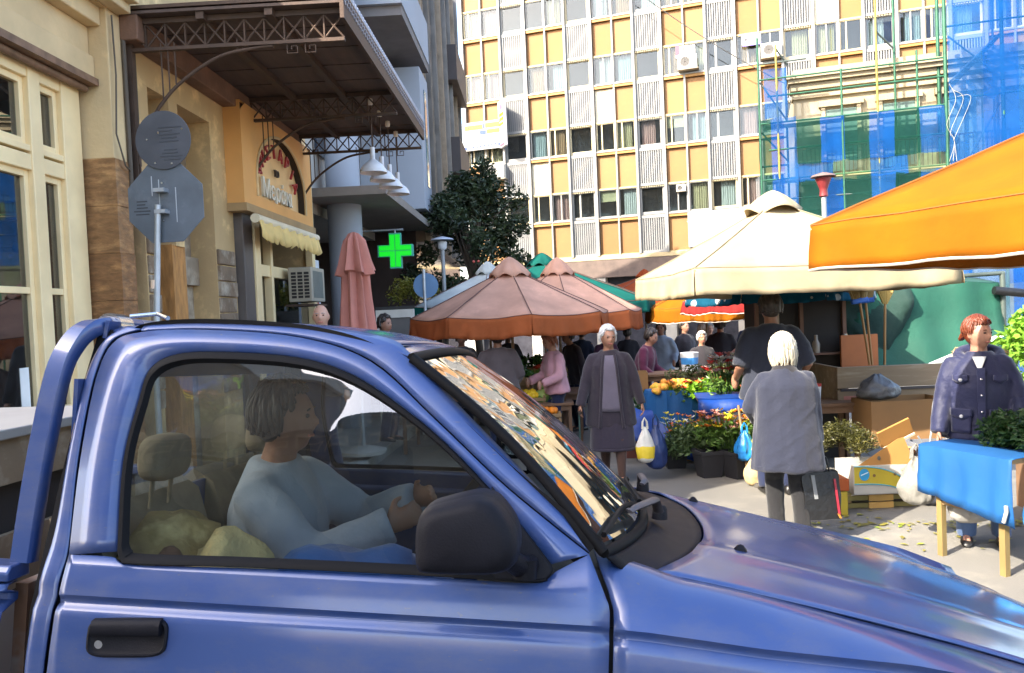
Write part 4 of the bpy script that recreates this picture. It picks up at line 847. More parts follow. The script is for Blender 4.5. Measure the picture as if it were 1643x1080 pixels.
# ================================================================== TREE AND STREET FURNITURE
def leaf_cloud(mb, pts, n, size, rr, flat=.0, aspect=.45):
    for i in range(n):
        c, rad = pts[rr.randrange(len(pts))]
        d = Vector((rr.gauss(0, 1), rr.gauss(0, 1), rr.gauss(0, 1))); d.normalize(); p = Vector(c) + d*rad*rr.random()**.45
        a = Vector((rr.gauss(0, 1), rr.gauss(0, 1), rr.gauss(0, .6))).normalized(); b = a.cross(Vector((rr.gauss(0, 1), rr.gauss(0, 1), rr.gauss(0, 1)))).normalized(); s = size*rr.uniform(.6, 1.25)
        nrm = a.cross(b)*s*.12
        mb.add([p - a*s*.5, p + b*s*aspect*.5 + nrm, p + a*s*.5, p - b*s*aspect*.5 + nrm], [(0, 1, 2, 3)])
def leaf_mat(name, col, col2, rough=.45):
    if name in MC: return MC[name]
    m = M(name, col, rough, var=.45, vs=2.5, col2=col2, c2=.0, c2s=5); b = m.node_tree.nodes['Principled BSDF']
    N = m.node_tree.nodes; L = m.node_tree.links; tl = N.new('ShaderNodeBsdfTranslucent'); src = b.inputs['Base Color'].links[0].from_socket; L.new(src, tl.inputs[0])
    mx = N.new('ShaderNodeMixShader'); mx.inputs[0].default_value = .3; L.new(b.outputs[0], mx.inputs[1]); L.new(tl.outputs[0], mx.inputs[2]); L.new(mx.outputs[0], N['Material Output'].inputs[0]); return m
LEAFD = leaf_mat('tree_leaf', (.060, .085, .030), (.028, .045, .020))
BARK = M('bark', (.10, .075, .055), .9, var=.3, bump=.01, bs=20)
rr = random.Random(5)
tr = thing('street_tree', 'dark glossy leaved street tree in front of the yellow offices', 'tree', (-1.40, 18, gz(18)))
tk = MB(); tk.tube([(0, 0, 0), (.05, 0, 1.2), (-.03, .05, 2.2), (.02, 0, 3.2)], [.11, .09, .08, .05], 10)
cl = []
for i in range(52):
    a = rr.uniform(0, 2*pi); z = rr.uniform(2.1, 5.15); rmax = 1.30*sin(pi*min(1, max(.12, (z-1.7)/3.9)))**.7; q = rr.uniform(.25, 1)*rmax
    c = Vector((q*cos(a) - .15*(z < 3.2), q*sin(a), z)); cl.append((c, rr.uniform(.28, .5)))
    tk.tube([(0, 0, min(3.1, z*.62)), c*.55 + Vector((0, 0, z*.38)), c], [.03, .018, .008], 6)
for c in ((-1.35, -.3, 3.1), (-1.1, .2, 3.6), (1.05, -.2, 3.3), (.9, -.2, 2.7), (.3, 0, 5.45), (-.3, .1, 5.2), (1.2, .2, 2.3)): cl.append((Vector(c), .3))
tk.build('trunk', BARK, tr, 60)
cr = MB(); leaf_cloud(cr, cl, 13000, .15, rr); cr.build('crown', LEAFD, tr)
fb = MB()
for i in range(5): fb.ell((rr.uniform(-.8, .2), -.9 + rr.uniform(-.2, .2), rr.uniform(2.4, 4.2)), (.03, .03, .03), 6, 4)
fb.build('red_berries', M('berry', (.5, .08, .06), .4), tr)
MG = M('galvanised', (.42, .45, .48), .45, .6, var=.2, vs=6)
MGB = M('sign_back', (.19, .215, .245), .55, .35, var=.18, vs=5, col2=(.13, .15, .175), c2=-.06, c2s=4)
MGB2 = M('sign_back_dark', (.085, .09, .105), .55, .35, var=.18, vs=5)
# stop sign and round sign seen from the back
ts = thing('traffic_sign', 'backs of a round sign above an octagonal sign on a grey pole', 'traffic sign', (-3.10, 6.2, .12), R(-4))
MB().tube([(0, .0, 0), (.0, .0, 1.2), (.075, .0, 2.3), (.10, .0, 2.62)], .024, 12).build('pole', MG, ts, 60)
oc = [(.345*cos(R(22.5 + 45*i)), .345*sin(R(22.5 + 45*i))) for i in range(8)]
o1 = MB().prism(oc, lambda a, b, t: (.14 + a, .045 + t, 2.64 + b), .006).build('octagonal_plate', MGB, ts, bevel=.002)
o2 = MB().prism([(.235*cos(2*pi*i/40), .235*sin(2*pi*i/40)) for i in range(40)], lambda a, b, t: (.155 + a, .030 + t, 3.14 + b), .006).build('round_plate', MGB2, ts, bevel=.002)
for x, z in ((.10, 3.2), (.0, 3.15), (.30, 3.22), (.06, 2.96), (.2, 2.95), (.1, 2.8), (.1, 2.5)): MB().cyl((x + .02, .026 if z > 2.9 else .041, z), (x + .02, .035, z), .008, n=8).build('rivet', CHROME, ts)
stn = MB()
for x, z, h in ((.06, 2.72, .22), (.20, 2.62, .28), (.0, 2.78, .16)): stn.box((x + .03, .0435, z), (.007, .002, h))
stn.build('streak', M('pale_streak', (.4, .42, .44), .7), o1)
pt = MB(); rr = random.Random(2)
for i in range(5): pt.box((.20 + rr.uniform(-.02, .02), .028, 3.24-.028*i), (.16 + rr.uniform(-.06, .04), .002, .010))
for i in range(4): pt.box((.21 + rr.uniform(-.02, .02), .028, 3.06-.026*i), (.15 + rr.uniform(-.06, .04), .002, .009))
for i in range(5): pt.box((-.06 + rr.uniform(-.01, .01), .0435, 2.66-.026*i), (.12 + rr.uniform(-.05, .03), .002, .010))
pt.build('faint_print', M('faint_print', (.05, .055, .065), .7), o2)
for z in (2.55, 2.72): MB().bx(-.02 + .10, .07 + .10, -.03, .045, z, z + .03).build('clamp', MG, ts)
MB().cyl((.028, -.0, 1.95), (.033, 0, 2.02), .027, n=12).build('sticker', M('sticker', (.75, .55, .4), .6), ts)
# closed terracotta parasol
TER = M('terracotta_canvas', (.44, .17, .13), .85, var=.15, vs=4, bump=.002, bs=60)
cpz = thing('closed_parasol', 'closed terracotta parasol standing by the round white column', 'parasol', (-2.2, 9.5, .1))
rings = []
for z, r_, am in ((2.72, .02, 0), (2.70, .06, .01), (2.60, .12, .03), (2.35, .17, .045), (2.22, .215, .05), (2.20, .15, .035), (1.9, .165, .04), (1.4, .205, .05), (1.0, .23, .06), (.85, .22, .05)):
    rings.append([((r_ + am*sin(8*a + z*1.5))*cos(a), (r_ + am*sin(8*a + z*1.5))*sin(a), z + .03*sin(3*a)*(r_ > .1)) for a in [2*pi*j/48 for j in range(48)]])
MB().loft(rings, True, False).build('canvas', TER, cpz, 60); MB().cyl((0, 0, 0), (0, 0, 2.6), .025).build('pole', MG, cpz, 60); MB().lathe([(0, .1), (.06, .1), (.28, .04), (.28, 0), (0, 0)], n=24).build('base', GREYP, cpz, 40)
# green pharmacy cross
gc = thing('pharmacy_cross', 'glowing green pharmacy cross under the white block', 'sign', (-2.5, 14, 2.96))
cr_ = [(-.1, -.3), (.1, -.3), (.1, -.1), (.3, -.1), (.3, .1), (.1, .1), (.1, .3), (-.1, .3), (-.1, .1), (-.3, .1), (-.3, -.1), (-.1, -.1)]
MB().prism([(a*1.06, b*1.06) for a, b in cr_], lambda a, b, t: (a, t, b), .12).build('housing', M('cross_housing', (.05, .35, .3), .4), gc)
GE = M('green_light', (.0, .15, .01), .5, emit=(.0, 1., .02), es=.13, var=0)
for sx, sz in ((1, 1), (-1, 1), (1, -1), (-1, -1)):
    MB().prism([(.008*sx, .008*sz), (.094*sx, .008*sz), (.29*sx, .008*sz), (.29*sx, .094*sz), (.094*sx, .094*sz), (.094*sx, .29*sz), (.008*sx, .29*sz)], lambda a, b, t: (a, -.012 + t, b), .02).build('light_panel', GE, gc)
MB().cyl((-.9, .06, .38), (.15, .06, .38), .018).build('arm', MG, gc); MB().cyl((0, .06, .3), (0, .06, .38), .015).build('hanger', MG, gc)
# round blue sign back and slim lamp posts
rs_ = thing('round_sign', 'back of a round blue grey sign on a thin post left of the tree', 'traffic sign', (-1.86, 13, gz(13)))
MB().cyl((.0, 0, 0), (0, 0, 2.75), .025, n=10).build('pole', MG, rs_, 60)
MB().prism([(.21*cos(2*pi*i/36), .21*sin(2*pi*i/36)) for i in range(36)], lambda a, b, t: (a + .02, .03 + t, 2.48 + b), .006).build('plate', M('sign_back_blue', (.10, .20, .36), .5, .3, var=.15), rs_)
def lamp_post(label, loc, h, red):
    t_ = thing('lamp_post', label, 'street lamp', loc)
    mm = M('lamp_red', (.16, .02, .022), .45) if red else M('lamp_grey', (.40, .43, .48), .45, .4)
    MB().tube([(0, 0, 0), (0, 0, h*.5), (0, 0, h)], [.05, .045, .04], 12).build('post', M('post_pale', (.25, .26, .27), .5, .3), t_, 60)
    if red:
        MB().lathe([(.04, h), (.07, h + .02), (.06, h + .12), (.07, h + .15), (.13, h + .31), (.12, h + .32), (0, h + .30)], n=18).build('lantern', mm, t_, 50)
        MB().lathe([(.20, h + .33), (.18, h + .36), (.08, h + .39), (0, h + .41)], n=18).build('hood', M('lamp_hood', (.14, .09, .08), .5), t_, 50)
    else:
        MB().lathe([(.05, h), (.09, h + .04), (.10, h + .16), (.05, h + .20)], n=16).build('lantern', M('lamp_glass', (.6, .62, .66), .2), t_, 50); MB().lathe([(.24, h + .20), (.22, h + .23), (.06, h + .27), (0, h + .28)], n=18).build('hood', mm, t_, 50)
lamp_post('slim grey lamp post with a flat hood in front of the tree', (-1.88, 16, gz(16)), 3.1 - gz(16), False)
lamp_post('pale lamp post with a dark red lantern before the netting', (4.78, 13, gz(13)), 3.42 - gz(13), True)
# planter with hedge and framed board in the arcade
LEAFY = leaf_mat('hedge_leaf', (.10, .16, .03), (.25, .22, .03))
pn = thing('planter', 'planter box of yellow green shrubs below the pharmacy cross', 'planter', (-2.45, 15, gz(15)))
MB().bx(-.62, .62, -.22, .22, 0, 2.25).build('plinth', M('planter_dark', (.06, .055, .05), .7), pn)
hd = MB(); leaf_cloud(hd, [((rr.uniform(-.5, .5), 0, 2.42 + rr.uniform(0, .22)), .2) for i in range(20)], 1500, .07, rr); hd.build('foliage', LEAFY, pn)
bd = thing('framed_board', 'dark grey panel in a cream frame standing behind the truck roof', 'board', (-2.3, 12.6, gz(12.6)))
MB().bx(-.26, .26, -.02, .02, .2, 1.95).build('panel', M('dark_panel', (.14, .13, .12), .7), bd)
f_ = MB(); f_.bx(-.31, .31, -.04, .04, 1.95, 2.08); f_.bx(-.31, -.26, -.04, .04, 0, 1.95); f_.bx(.26, .31, -.04, .04, 0, 1.95); f_.build('frame', M('board_frame', (.6, .57, .5), .6), bd)
wb = thing('white_display_stand', 'white display stand beside the framed board', 'display stand', (-1.86, 12.9, gz(12.9)))
MB().bx(-.12, .16, -.1, .1, 0, 2.0).build('body', M('disp_white', (.66, .68, .68), .5, var=.1), wb, bevel=.02); q = MB(); q.ell((0, -.11, 1.78), (.07, .012, .12), 10, 8); q.build('print', M('disp_print', (.25, .12, .1), .6), wb)
# ================================================================== UMBRELLAS
def fabric(name, col, tl=.35, var=.2, vs=2.5, dots=None, wr=.004):
    if name in MC: return MC[name]
    m = M(name, col, .85, var=var, vs=vs, bump=wr, bs=9, spec=.2, col2=tuple(c*.82 for c in col), c2=-.06, c2s=3, c2d=7); N = m.node_tree.nodes; L = m.node_tree.links; b = N['Principled BSDF']
    src = b.inputs['Base Color'].links[0].from_socket
    if dots:
        tc = N.new('ShaderNodeTexCoord'); vo = N.new('ShaderNodeTexVoronoi'); vo.inputs['Scale'].default_value = 6.5; vo.inputs['Randomness'].default_value = .25; L.new(tc.outputs['Object'], vo.inputs['Vector'])
        lt = N.new('ShaderNodeMath'); lt.operation = 'LESS_THAN'; lt.inputs[1].default_value = .30; L.new(vo.outputs['Distance'], lt.inputs[0])
        mx = N.new('ShaderNodeMix'); mx.data_type = 'RGBA'; L.new(lt.outputs[0], mx.inputs[0]); L.new(src, mx.inputs[6]); mx.inputs[7].default_value = (*dots, 1); src = mx.outputs[2]; L.new(src, b.inputs['Base Color'])
    t_ = N.new('ShaderNodeBsdfTranslucent'); L.new(src, t_.inputs[0]); ms = N.new('ShaderNodeMixShader'); ms.inputs[0].default_value = tl; L.new(b.outputs[0], ms.inputs[1]); L.new(t_.outputs[0], ms.inputs[2]); L.new(ms.outputs[0], N['Material Output'].inputs[0]); return m
WOODP = M('umbrella_pole', (.28, .20, .12), .6, var=.2, vs=8, stretch=(4, 4, .6))
METP = M('umbrella_metal', (.40, .38, .36), .4, .6, var=.2)
def umbrella(name, label, loc, n, rad, rot, eave, peak, val, top, valm=None, piping=None, vent=.30, sag=.06, pole=WOODP, seed=0, scal=0., valflare=.02, venth=.16, curve=1.0):
    rr = random.Random(seed); t_ = thing(name, label, 'umbrella', loc, rot); valm = valm or top
    seamm = M('seam_' + top.name, tuple(c*.45 for c in {'orange_canvas': (.42, .135, .003), 'cream_canvas': (.47, .39, .25)}.get(top.name, (.2, .1, .08))), .8)
    C_ = [Vector((rad*cos(2*pi*i/n), rad*sin(2*pi*i/n), 0)) for i in range(n)]
    q0 = .0
    def pt(i, s, t):
        p = C_[i].lerp(C_[(i+1) % n], s)*t; z = peak - (peak-eave)*t**curve - sag*sin(pi*s)*t*(1.3 - t*.6)*(1-.0*t) + .010*noise.noise((p.x*3, p.y*3, seed)); return Vector((p.x, p.y, z))
    ns = 14
    for i in range(n):
        MB().grid([[pt(i, s/ns, .02 + .98*k/12) for s in range(ns+1)] for k in range(13)]).build('canopy_panel', top, t_, 70, solid=.004)
        rows = []; d = (C_[i] + C_[(i+1) % n]).normalized(); nv = 5; e = (C_[(i+1) % n]-C_[i]).normalized()
        for k in range(nv+1):
            row = []
            for s in range(ns*2+1):
                p = pt(i, s/(ns*2), 1.); w_ = noise.noise((i*7 + s*.35, 0, seed))*.5 + .5; dr = val*(k/nv)*(1 - scal*abs(sin(pi*s/(ns*2)*3)))
                row.append(p + d*(valflare*(k/nv) + .045*(k/nv)*noise.noise((i*5 + s*.42, k*.15, seed + 2))) + Vector((0, 0, -dr - .03*(k/nv)*w_)))
            rows.append(row)
        v_ = MB().grid(rows).build('valance', valm, t_, 70, solid=.003)
        if piping: MB().tube(rows[-1], .007, 5).build('piping', piping, v_, 60)
        MB().tube([pt(i, 0, .05 + .95*k/8) + Vector((0, 0, .006)) for k in range(9)], .006, 5).build('seam', seamm, t_)
        MB().tube([pt(i, k/10, 1.) + Vector((0, 0, .004)) for k in range(11)], .005, 5).build('seam', seamm, t_)
        MB().tube([Vector((0, 0, peak-.06)), pt(i, 0, .5) - Vector((0, 0, .03)), pt(i, 0, 1.) - Vector((0, 0, .02))], .010, 6).build('rib', pole, t_)
        MB().cyl(Vector((0, 0, eave-.12)), pt(i, 0, .52) - Vector((0, 0, .035)), .009, n=6).build('strut', pole, t_)
    if vent:
        rv = []
        for k in range(6):
            t = k/5; row = []
            for j in range(48):
                a = 2*pi*j/48; sc_ = abs(sin(n*a/2 + 0*pi)); r_ = vent*t*(1 + .06*noise.noise((cos(a)*2, sin(a)*2, seed))); row.append((r_*cos(a), r_*sin(a), lerp(peak + venth, peak - (peak-eave)*(vent/rad)**curve + .015, t**1.5) + (t**2)*.07*(sc_ - .45)))
            rv.append(row)
        for j in range(48):
            pass
        MB().loft(rv, True, False).build('vent_cap', top, t_, 70, solid=.004)
        MB().cyl((0, 0, peak-.1), (0, 0, peak + venth-.02), .02).build('finial', pole, t_)
    MB().cyl((0, 0, 0), (0, 0, peak), .021, n=12).build('pole', pole, t_, 60)
    MB().lathe([(0, .14), (.05, .14), (.05, .06), (.26, .04), (.28, 0), (0, 0)], n=24).build('base', M('umbrella_base', (.06, .055, .05), .8, var=.2), t_, 40)
    return t_
CRM = fabric('cream_canvas', (.47, .39, .25), .2); PNK = fabric('pink_canvas', (.74, .43, .31), .35); PNKV = fabric('pink_valance_backlit', (.62, .18, .06), .5); TEAL = fabric('teal_canvas', (.006, .13, .105), .35); PALE = fabric('pale_canvas', (.55, .60, .60), .3)  # valance is the same pink canvas; backlight glow put into its orange colour
ORG = fabric('orange_canvas', (.42, .135, .003), .35); RDC = fabric('red_canvas', (.35, .03, .028), .35); RUS = fabric('rust_canvas', (.32, .06, .015), .35); DOT = fabric('dotted_canvas', (.005, .10, .18), .3, dots=(.42, .45, .45)); PIPE = M('white_piping', (.45, .42, .36), .7)
umbrella('market_umbrella', 'large cream square market umbrella over the lane', (2.28, 7.5, gz(7.5)), 4, 1.56, R(50), 2.06, 2.72, .20, CRM, vent=.26, sag=.03, seed=1, venth=.10, curve=.92)
umbrella('market_umbrella', 'big bright orange market umbrella cut by the right edge', (3.59, 3.84, 0), 4, 2.12, R(162), 2.17, 2.98, .235, ORG, piping=PIPE, vent=.3, sag=.015, seed=2, curve=.95)
umbrella('market_umbrella', 'faded pink umbrella with orange valance nearest the truck windscreen', (-.36, 11.0, gz(11)), 8, 1.42, R(12), 1.86 , 2.52 , .25, PNK, PNKV, vent=.3, sag=.05, seed=3, scal=.05)
umbrella('market_umbrella', 'second faded pink umbrella just behind and right of the first', (.36, 12.7, gz(12.7)), 8, 1.36, R(5), 1.92, 2.66, .27, PNK, PNKV, vent=.28, sag=.05, seed=4)
umbrella('market_umbrella', 'dark teal umbrella behind the two pink ones', (.14, 15.2, gz(15.2)), 8, 2.25, R(10), 2.18, 3.02, .22, TEAL, vent=.3, sag=.06, seed=5)
umbrella('market_umbrella', 'pale grey umbrella with teal lining left of the pink ones', (-.85, 14.0, gz(14)), 6, 1.45, R(30), 2.16, 2.78, .16, PALE, TEAL, vent=.22, sag=.05, seed=6)
umbrella('market_umbrella', 'small orange umbrella deep in the lane under the cream one', (3.1, 14.4, gz(14.4)), 8, 1.12, R(20), 1.98, 2.42, .24, ORG, piping=PIPE, vent=.0, sag=.04, seed=7)
umbrella('market_umbrella', 'small red umbrella with white piping beside the small orange one', (3.25, 12.2, gz(12.2)), 8, .98, R(0), 1.98, 2.30, .16, RDC, piping=PIPE, vent=.0, sag=.04, seed=8)
umbrella('market_umbrella', 'teal umbrella with white polka dots behind the cream one', (2.85, 9.4, gz(9.4)), 8, 1.10, R(10), 1.98, 2.22, .14, DOT, vent=.0, sag=.03, seed=9)
umbrella('market_umbrella', 'rust red umbrella farthest down the lane', (2.5, 18.0, gz(18)), 8, 1.7, R(7), 2.35, 2.85, .2, RUS, vent=.2, sag=.05, seed=10)

# ================================================================== MARKET STALLS
WD = M('raw_wood', (.28, .18, .085), .8, var=.25, vs=5, stretch=(1, 6, 6)); WDD = M('dark_wood', (.16, .09, .05), .8, var=.3, vs=5); CARD = M('cardboard', (.24, .13, .05), .85, var=.12, vs=3); CARDI = M('cardboard_bright', (.30, .145, .035), .85, var=.1, vs=3)
BLUEC = M('blue_cloth', (.003, .075, .24), .75, var=.12, vs=2, bump=.004, bs=7); BLUET = M('blue_tarp', (.003, .04, .24), .5, var=.2, vs=3, bump=.006, bs=6)
def table(name, label, loc, rz, w_, d, h, mat=WDD, group=None):
    t_ = thing(name, label, 'table', loc, rz, group)
    n = max(2, int(d/.14))
    for i in range(n): MB().bx(-w_/2, w_/2, -d/2 + d*i/n + .004, -d/2 + d*(i+1)/n - .004, h-.03, h).build('board', mat, t_)
    for x in (-1, 1):
        for y in (-1, 1): MB().bx(x*(w_/2-.05)-.022, x*(w_/2-.05) + .022, y*(d/2-.05)-.022, y*(d/2-.05) + .022, 0, h-.03).build('leg', WD if mat is WD else mat, t_)
    MB().bx(-w_/2 + .04, w_/2-.04, -d/2 + .03, -d/2 + .055, h-.10, h-.032).build('apron', mat, t_)
    return t_
def crate(label, loc, rz, w_=.5, d=.32, h=.2, mat=WD, group='produce crates on the stalls'):
    t_ = thing('produce_crate', label, 'crate', loc, rz, group)
    for k in range(3):
        z0 = .01 + k*h/3; 
        for y in (-d/2, d/2): MB().bx(-w_/2, w_/2, y-.006, y + .006, z0, z0 + h/3-.02).build('slat', mat, t_)
        for x in (-w_/2, w_/2): MB().bx(x-.006, x + .006, -d/2 + .007, d/2-.007, z0, z0 + h/3-.02).build('slat', mat, t_)
    for x in (-1, 1):
        for y in (-1, 1): MB().bx(x*(w_/2-.02)-.012, x*(w_/2-.02) + .012, y*(d/2-.02)-.012, y*(d/2-.02) + .012, 0, h + .02).build('corner_post', mat, t_)
    MB().bx(-w_/2 + .01, w_/2-.01, -d/2 + .01, d/2-.01, .0, .012).build('bottom', mat, t_); return t_
def heap(name, label, cat, loc, rz, w_, d, h, n, col, r_, kind='round', col2=None):
    rr = random.Random(sum(map(ord, label)) % 1000); mb = MB()
    for i in range(n):
        x, y = rr.uniform(-1, 1), rr.uniform(-1, 1); z = h*max(0, 1-.6*(x*x + y*y))*rr.uniform(.5, 1)
        if kind == 'round': mb.ell((x*w_/2, y*d/2, z), (r_*rr.uniform(.8, 1.15), r_*rr.uniform(.8, 1.15), r_*rr.uniform(.75, 1.05)), 9, 6)
    o = mb.build(name, M(name + '_mat', col, .5, var=.3, vs=9, col2=col2, c2=.0, c2s=9) if col2 else M(name + '_mat', col, .5, var=.3, vs=9), None, 70); o.location = loc; o.rotation_euler = (0, 0, rz); tag(o, label, cat, kind='stuff'); return o
def greens(name, label, cat, loc, rz, w_, d, h, n, col, col2, size=.09, asp=.45, kind='stuff'):
    rr = random.Random(len(label) + int(loc[0]*100)); mb = MB(); pts = []
    for i in range(26):
        x, y = rr.uniform(-1, 1), rr.uniform(-1, 1); pts.append((Vector((x*w_/2, y*d/2, h*.55*max(.1, 1-.5*(x*x + y*y)))), min(w_, d, h*1.6)*.28))
    leaf_cloud(mb, pts, n, size, rr, aspect=asp); o = mb.build(name, leaf_mat(name + str(col), col, col2)); o.location = loc; o.rotation_euler = (0, 0, rz); tag(o, label, cat, kind=kind); return o
GRN = (.05, .14, .02); GRN2 = (.10, .22, .03)
# ---- left stall below the pink umbrellas
zL = gz(10.6)
table('market_table', 'long dark table below the nearest pink umbrella', (-.75, 10.9, zL), R(-4), 2.3, .9, .8)
table('market_table', 'table beside the woman in pink under the umbrella', (.05, 11.7, gz(11.7)), R(-4), 1.2, .9, .72)
rr = random.Random(9)
cfm = MB()
cfm.ell((0, 0, .06), (.10, .10, .075), 14, 9, lambda d, q: q*(1 + .12*noise.noise(d*6)))
CFW = cfm.mesh('head', M('cauliflower', (.72, .70, .52), .8, var=.15, vs=20, bump=.01, bs=60), 80)
lfm = MB()
for i in range(7):
    a = 2*pi*i/7; u_ = Vector((cos(a), sin(a), 0)); v_ = Vector((-sin(a), cos(a), 0)); lfm.grid([[u_*(.05 + .09*k/4) + v_*s*(.045*sin(pi*(.2 + .7*k/4))) + Vector((0, 0, -.02 + .11*(k/4)**1.2)) for s in (-1, -.4, .4, 1)] for k in range(5)])
CFL = lfm.mesh('outer_leaf', M('cauli_leaf', (.16, .30, .07), .6, var=.2), 80)
for i in range(12):
    col_, row_ = i % 5, i // 5
    names = ['at the near left corner of the heap', 'second in the front row of the heap', 'middle of the front row of the heap', 'fourth in the front row of the heap', 'right end of the front row of the heap']
    t_ = thing('cauliflower', 'white cauliflower ' + (names[col_] if row_ == 0 else names[col_].replace('front', 'second').replace('near left corner', 'left end of the second row') if row_ == 1 else ['on the top row of the heap at the left', 'on the top row of the heap at the right'][col_]), 'cauliflower', (-1.55 + .2*col_ + .05*(row_ % 2), 10.62 + .16*row_, zL + .80 + .12*row_), rr.uniform(0, 6), 'cauliflowers on the pink umbrella stall')
    inst(CFW, 'head', t_, sca=(1, 1, .95)); inst(CFL, 'outer_leaves', t_)
def crate_goods(lab, loc, rz, col, col2, kind, h=.2, **k):
    crate('wooden crate of ' + lab, loc, rz, h=h)
    l2 = (loc[0], loc[1], loc[2] + h-.02)
    if kind == 'g': greens(k.get('nm', 'leafy_greens'), lab + ' heaped in a wooden crate', k.get('cat', 'greens'), l2, rz, .46, .3, .2, 420, col, col2, .085, .6)
    else: heap(k.get('nm', 'produce_heap'), lab + ' heaped in a wooden crate', k.get('cat', 'vegetables'), l2, rz, .44, .28, .09, k.get('n', 40), col, k.get('r', .042), col2=col2)
crate_goods('dark spinach beside the pole', (-.35, 10.75, zL + .8), R(-4), GRN, (.03, .09, .02), 'g')
crate_goods('yellow peppers near the pink umbrella pole', (-.2, 10.42, zL + .55), R(8), (.85, .55, .02), None, 'r', nm='yellow_peppers', cat='peppers', r=.05)
crate_goods('lettuces behind the yellow peppers', (.12, 11.15, gz(11.5) + .74), R(0), GRN2, (.20, .30, .06), 'g', nm='lettuces', cat='lettuce')
crate_goods('red tomatoes left of the woman in pink', (.15, 11.6, gz(11.5) + .86), R(5), (.62, .07, .03), None, 'r', nm='tomatoes', cat='tomatoes')
crate_goods('parsley at the back of the pink stall', (-.1, 12.0, gz(12) + .9), R(-5), (.04, .12, .02), GRN, 'g', nm='parsley', cat='herbs')
crate_goods('oranges low beside the cane of the walking woman', (-.02, 10.1, gz(10.1) + .35), R(12), (.75, .22, .01), None, 'r', nm='oranges', cat='oranges')
for i, (x, y) in enumerate(((.02, 10.4), (.18, 10.42), (.1, 10.52))):
    t_ = thing('cabbage', ['pale green cabbage left of a pair below the lettuces', 'pale green cabbage right of a pair below the lettuces', 'pale green cabbage on top of two others'][i], 'cabbage', (x, y, gz(10.4) + .68 + (.12 if i == 2 else 0)), i, 'cabbages by the woman in pink')
    q = MB(); q.ell((0, 0, .07), (.10, .10, .085), 16, 10, lambda d, p: p*(1 + .05*noise.noise(d*4))); q.build('head', M('cabbage_head', (.36, .48, .12), .55, var=.25, vs=9), t_, 80); inst(CFL, 'outer_leaves', t_, (0, 0, -.01))
table('market_table', 'low bench of cabbages under the umbrella edge', (.08, 10.42, gz(10.4)), 0, .7, .5, .66)
# ---- flower stall in the middle of the lane
zc = gz(9.3)
table('flower_table', 'dark wooden flower table standing behind the grey haired lady', (2.15, 8.5, gz(8.5)), R(-8), .9, .5, .80, WDD)
tb = MB(); rw = []
for i in range(15):
    x = -.45 + .9*i/14; rw.append([(x, -.27, .80 - .0), (x, -.30 - .02*sin(i*1.3), .70), (x, -.29 - .03*sin(i*1.7), .62 - .03*sin(i*.8))])
o = MB().grid(rw + []).build('blue_table_cover', BLUET, None, 70, solid=.004); o.location = (2.15, 8.5, gz(8.5) + .006); o.rotation_euler = (0, 0, R(-8)); tag(o, 'blue plastic cover hanging off the flower table edge', 'cover')
o = MB().bx(-.46, .46, -.28, .27, .802, .812).build('blue_sheet', BLUET); o.location = (2.15, 8.5, gz(8.5)); o.rotation_euler = (0, 0, R(-8)); tag(o, 'blue plastic sheet lying flat on the flower table', 'cover')
def flowers(label, loc, w_, d, h, n, cols, size=.07):
    rr = random.Random(len(label)); mb = {c: MB() for c in cols}
    t_ = thing('flower_bunch', label, 'flowers', loc)
    st_ = MB()
    for i in range(n):
        c = cols[i % len(cols)]; x, y, z = rr.uniform(-w_/2, w_/2), rr.uniform(-d/2, d/2), h*rr.uniform(.55, 1); p = Vector((x, y, z)); st_.cyl((x*.4, y*.4, 0), p, .004, n=4)
        for k in range(6):
            a = k*pi/3 + rr.random(); u_ = Vector((cos(a), sin(a), rr.uniform(.2, .9))).normalized(); v_ = u_.cross(Vector((0, 0, 1))).normalized(); s = size*rr.uniform(.7, 1.1)
            mb[c].add([p, p + u_*s*.6 + v_*s*.32, p + u_*s, p + u_*s*.6 - v_*s*.32], [(0, 1, 2, 3)])
    leaf_cloud(st_, [((rr.uniform(-w_/2, w_/2), rr.uniform(-d/2, d/2), h*rr.uniform(.2, .6)), .1) for i in range(10)], n*7, .07, rr)
    st_.build('stems', leaf_mat('flower_stem', (.06, .15, .03), (.12, .22, .04)), t_)
    for c in cols: mb[c].build('petals', M('petal_%.2f_%.2f_%.2f' % c, tuple(q*.75 for q in c), .6, var=.15), t_)['kind'] = 'stuff'
    return t_
WHF = (.85, .84, .75); RDF = (.70, .03, .02); YLF = (.85, .70, .03); ORF = (.85, .22, .02); PKF = (.75, .35, .30)
flowers('bright white lilies wrapped on the blue flower table', (2.25, 8.42, gz(8.4) + .81), .38, .25, .38, 34, [WHF], .11)
flowers('red and white mixed bunch behind the lilies', (2.02, 8.62, gz(8.6) + .81), .36, .25, .45, 36, [RDF, WHF, PKF], .08)
flowers('row of orange and yellow potted flowers under the flower table', (1.95, 8.15, gz(8.1) + .25), .62, .3, .42, 60, [ORF, YLF, PKF], .07)
flowers('bright yellow flowers low behind the hanging teal bag', (2.28, 8.15, gz(8.1) + .25), .3, .3, .42, 40, [YLF], .07)
flowers('small red and cream flowers in the pots at the lane edge', (1.58, 8.6, gz(8.6) + .18), .5, .4, .42, 46, [ORF, WHF, YLF], .05)
flowers('lime green heap dotted with red blooms behind the flower table', (1.85, 9.25, gz(9.2) + .72), .7, .4, .22, 26, [RDF, ORF], .07)
greens('lime_lettuces', 'bright lime lettuces heaped under the red blooms', 'lettuce', (1.9, 9.3, gz(9.3) + .72), 0, .8, .4, .25, 900, (.30, .52, .03), (.20, .40, .03), .09, .8)
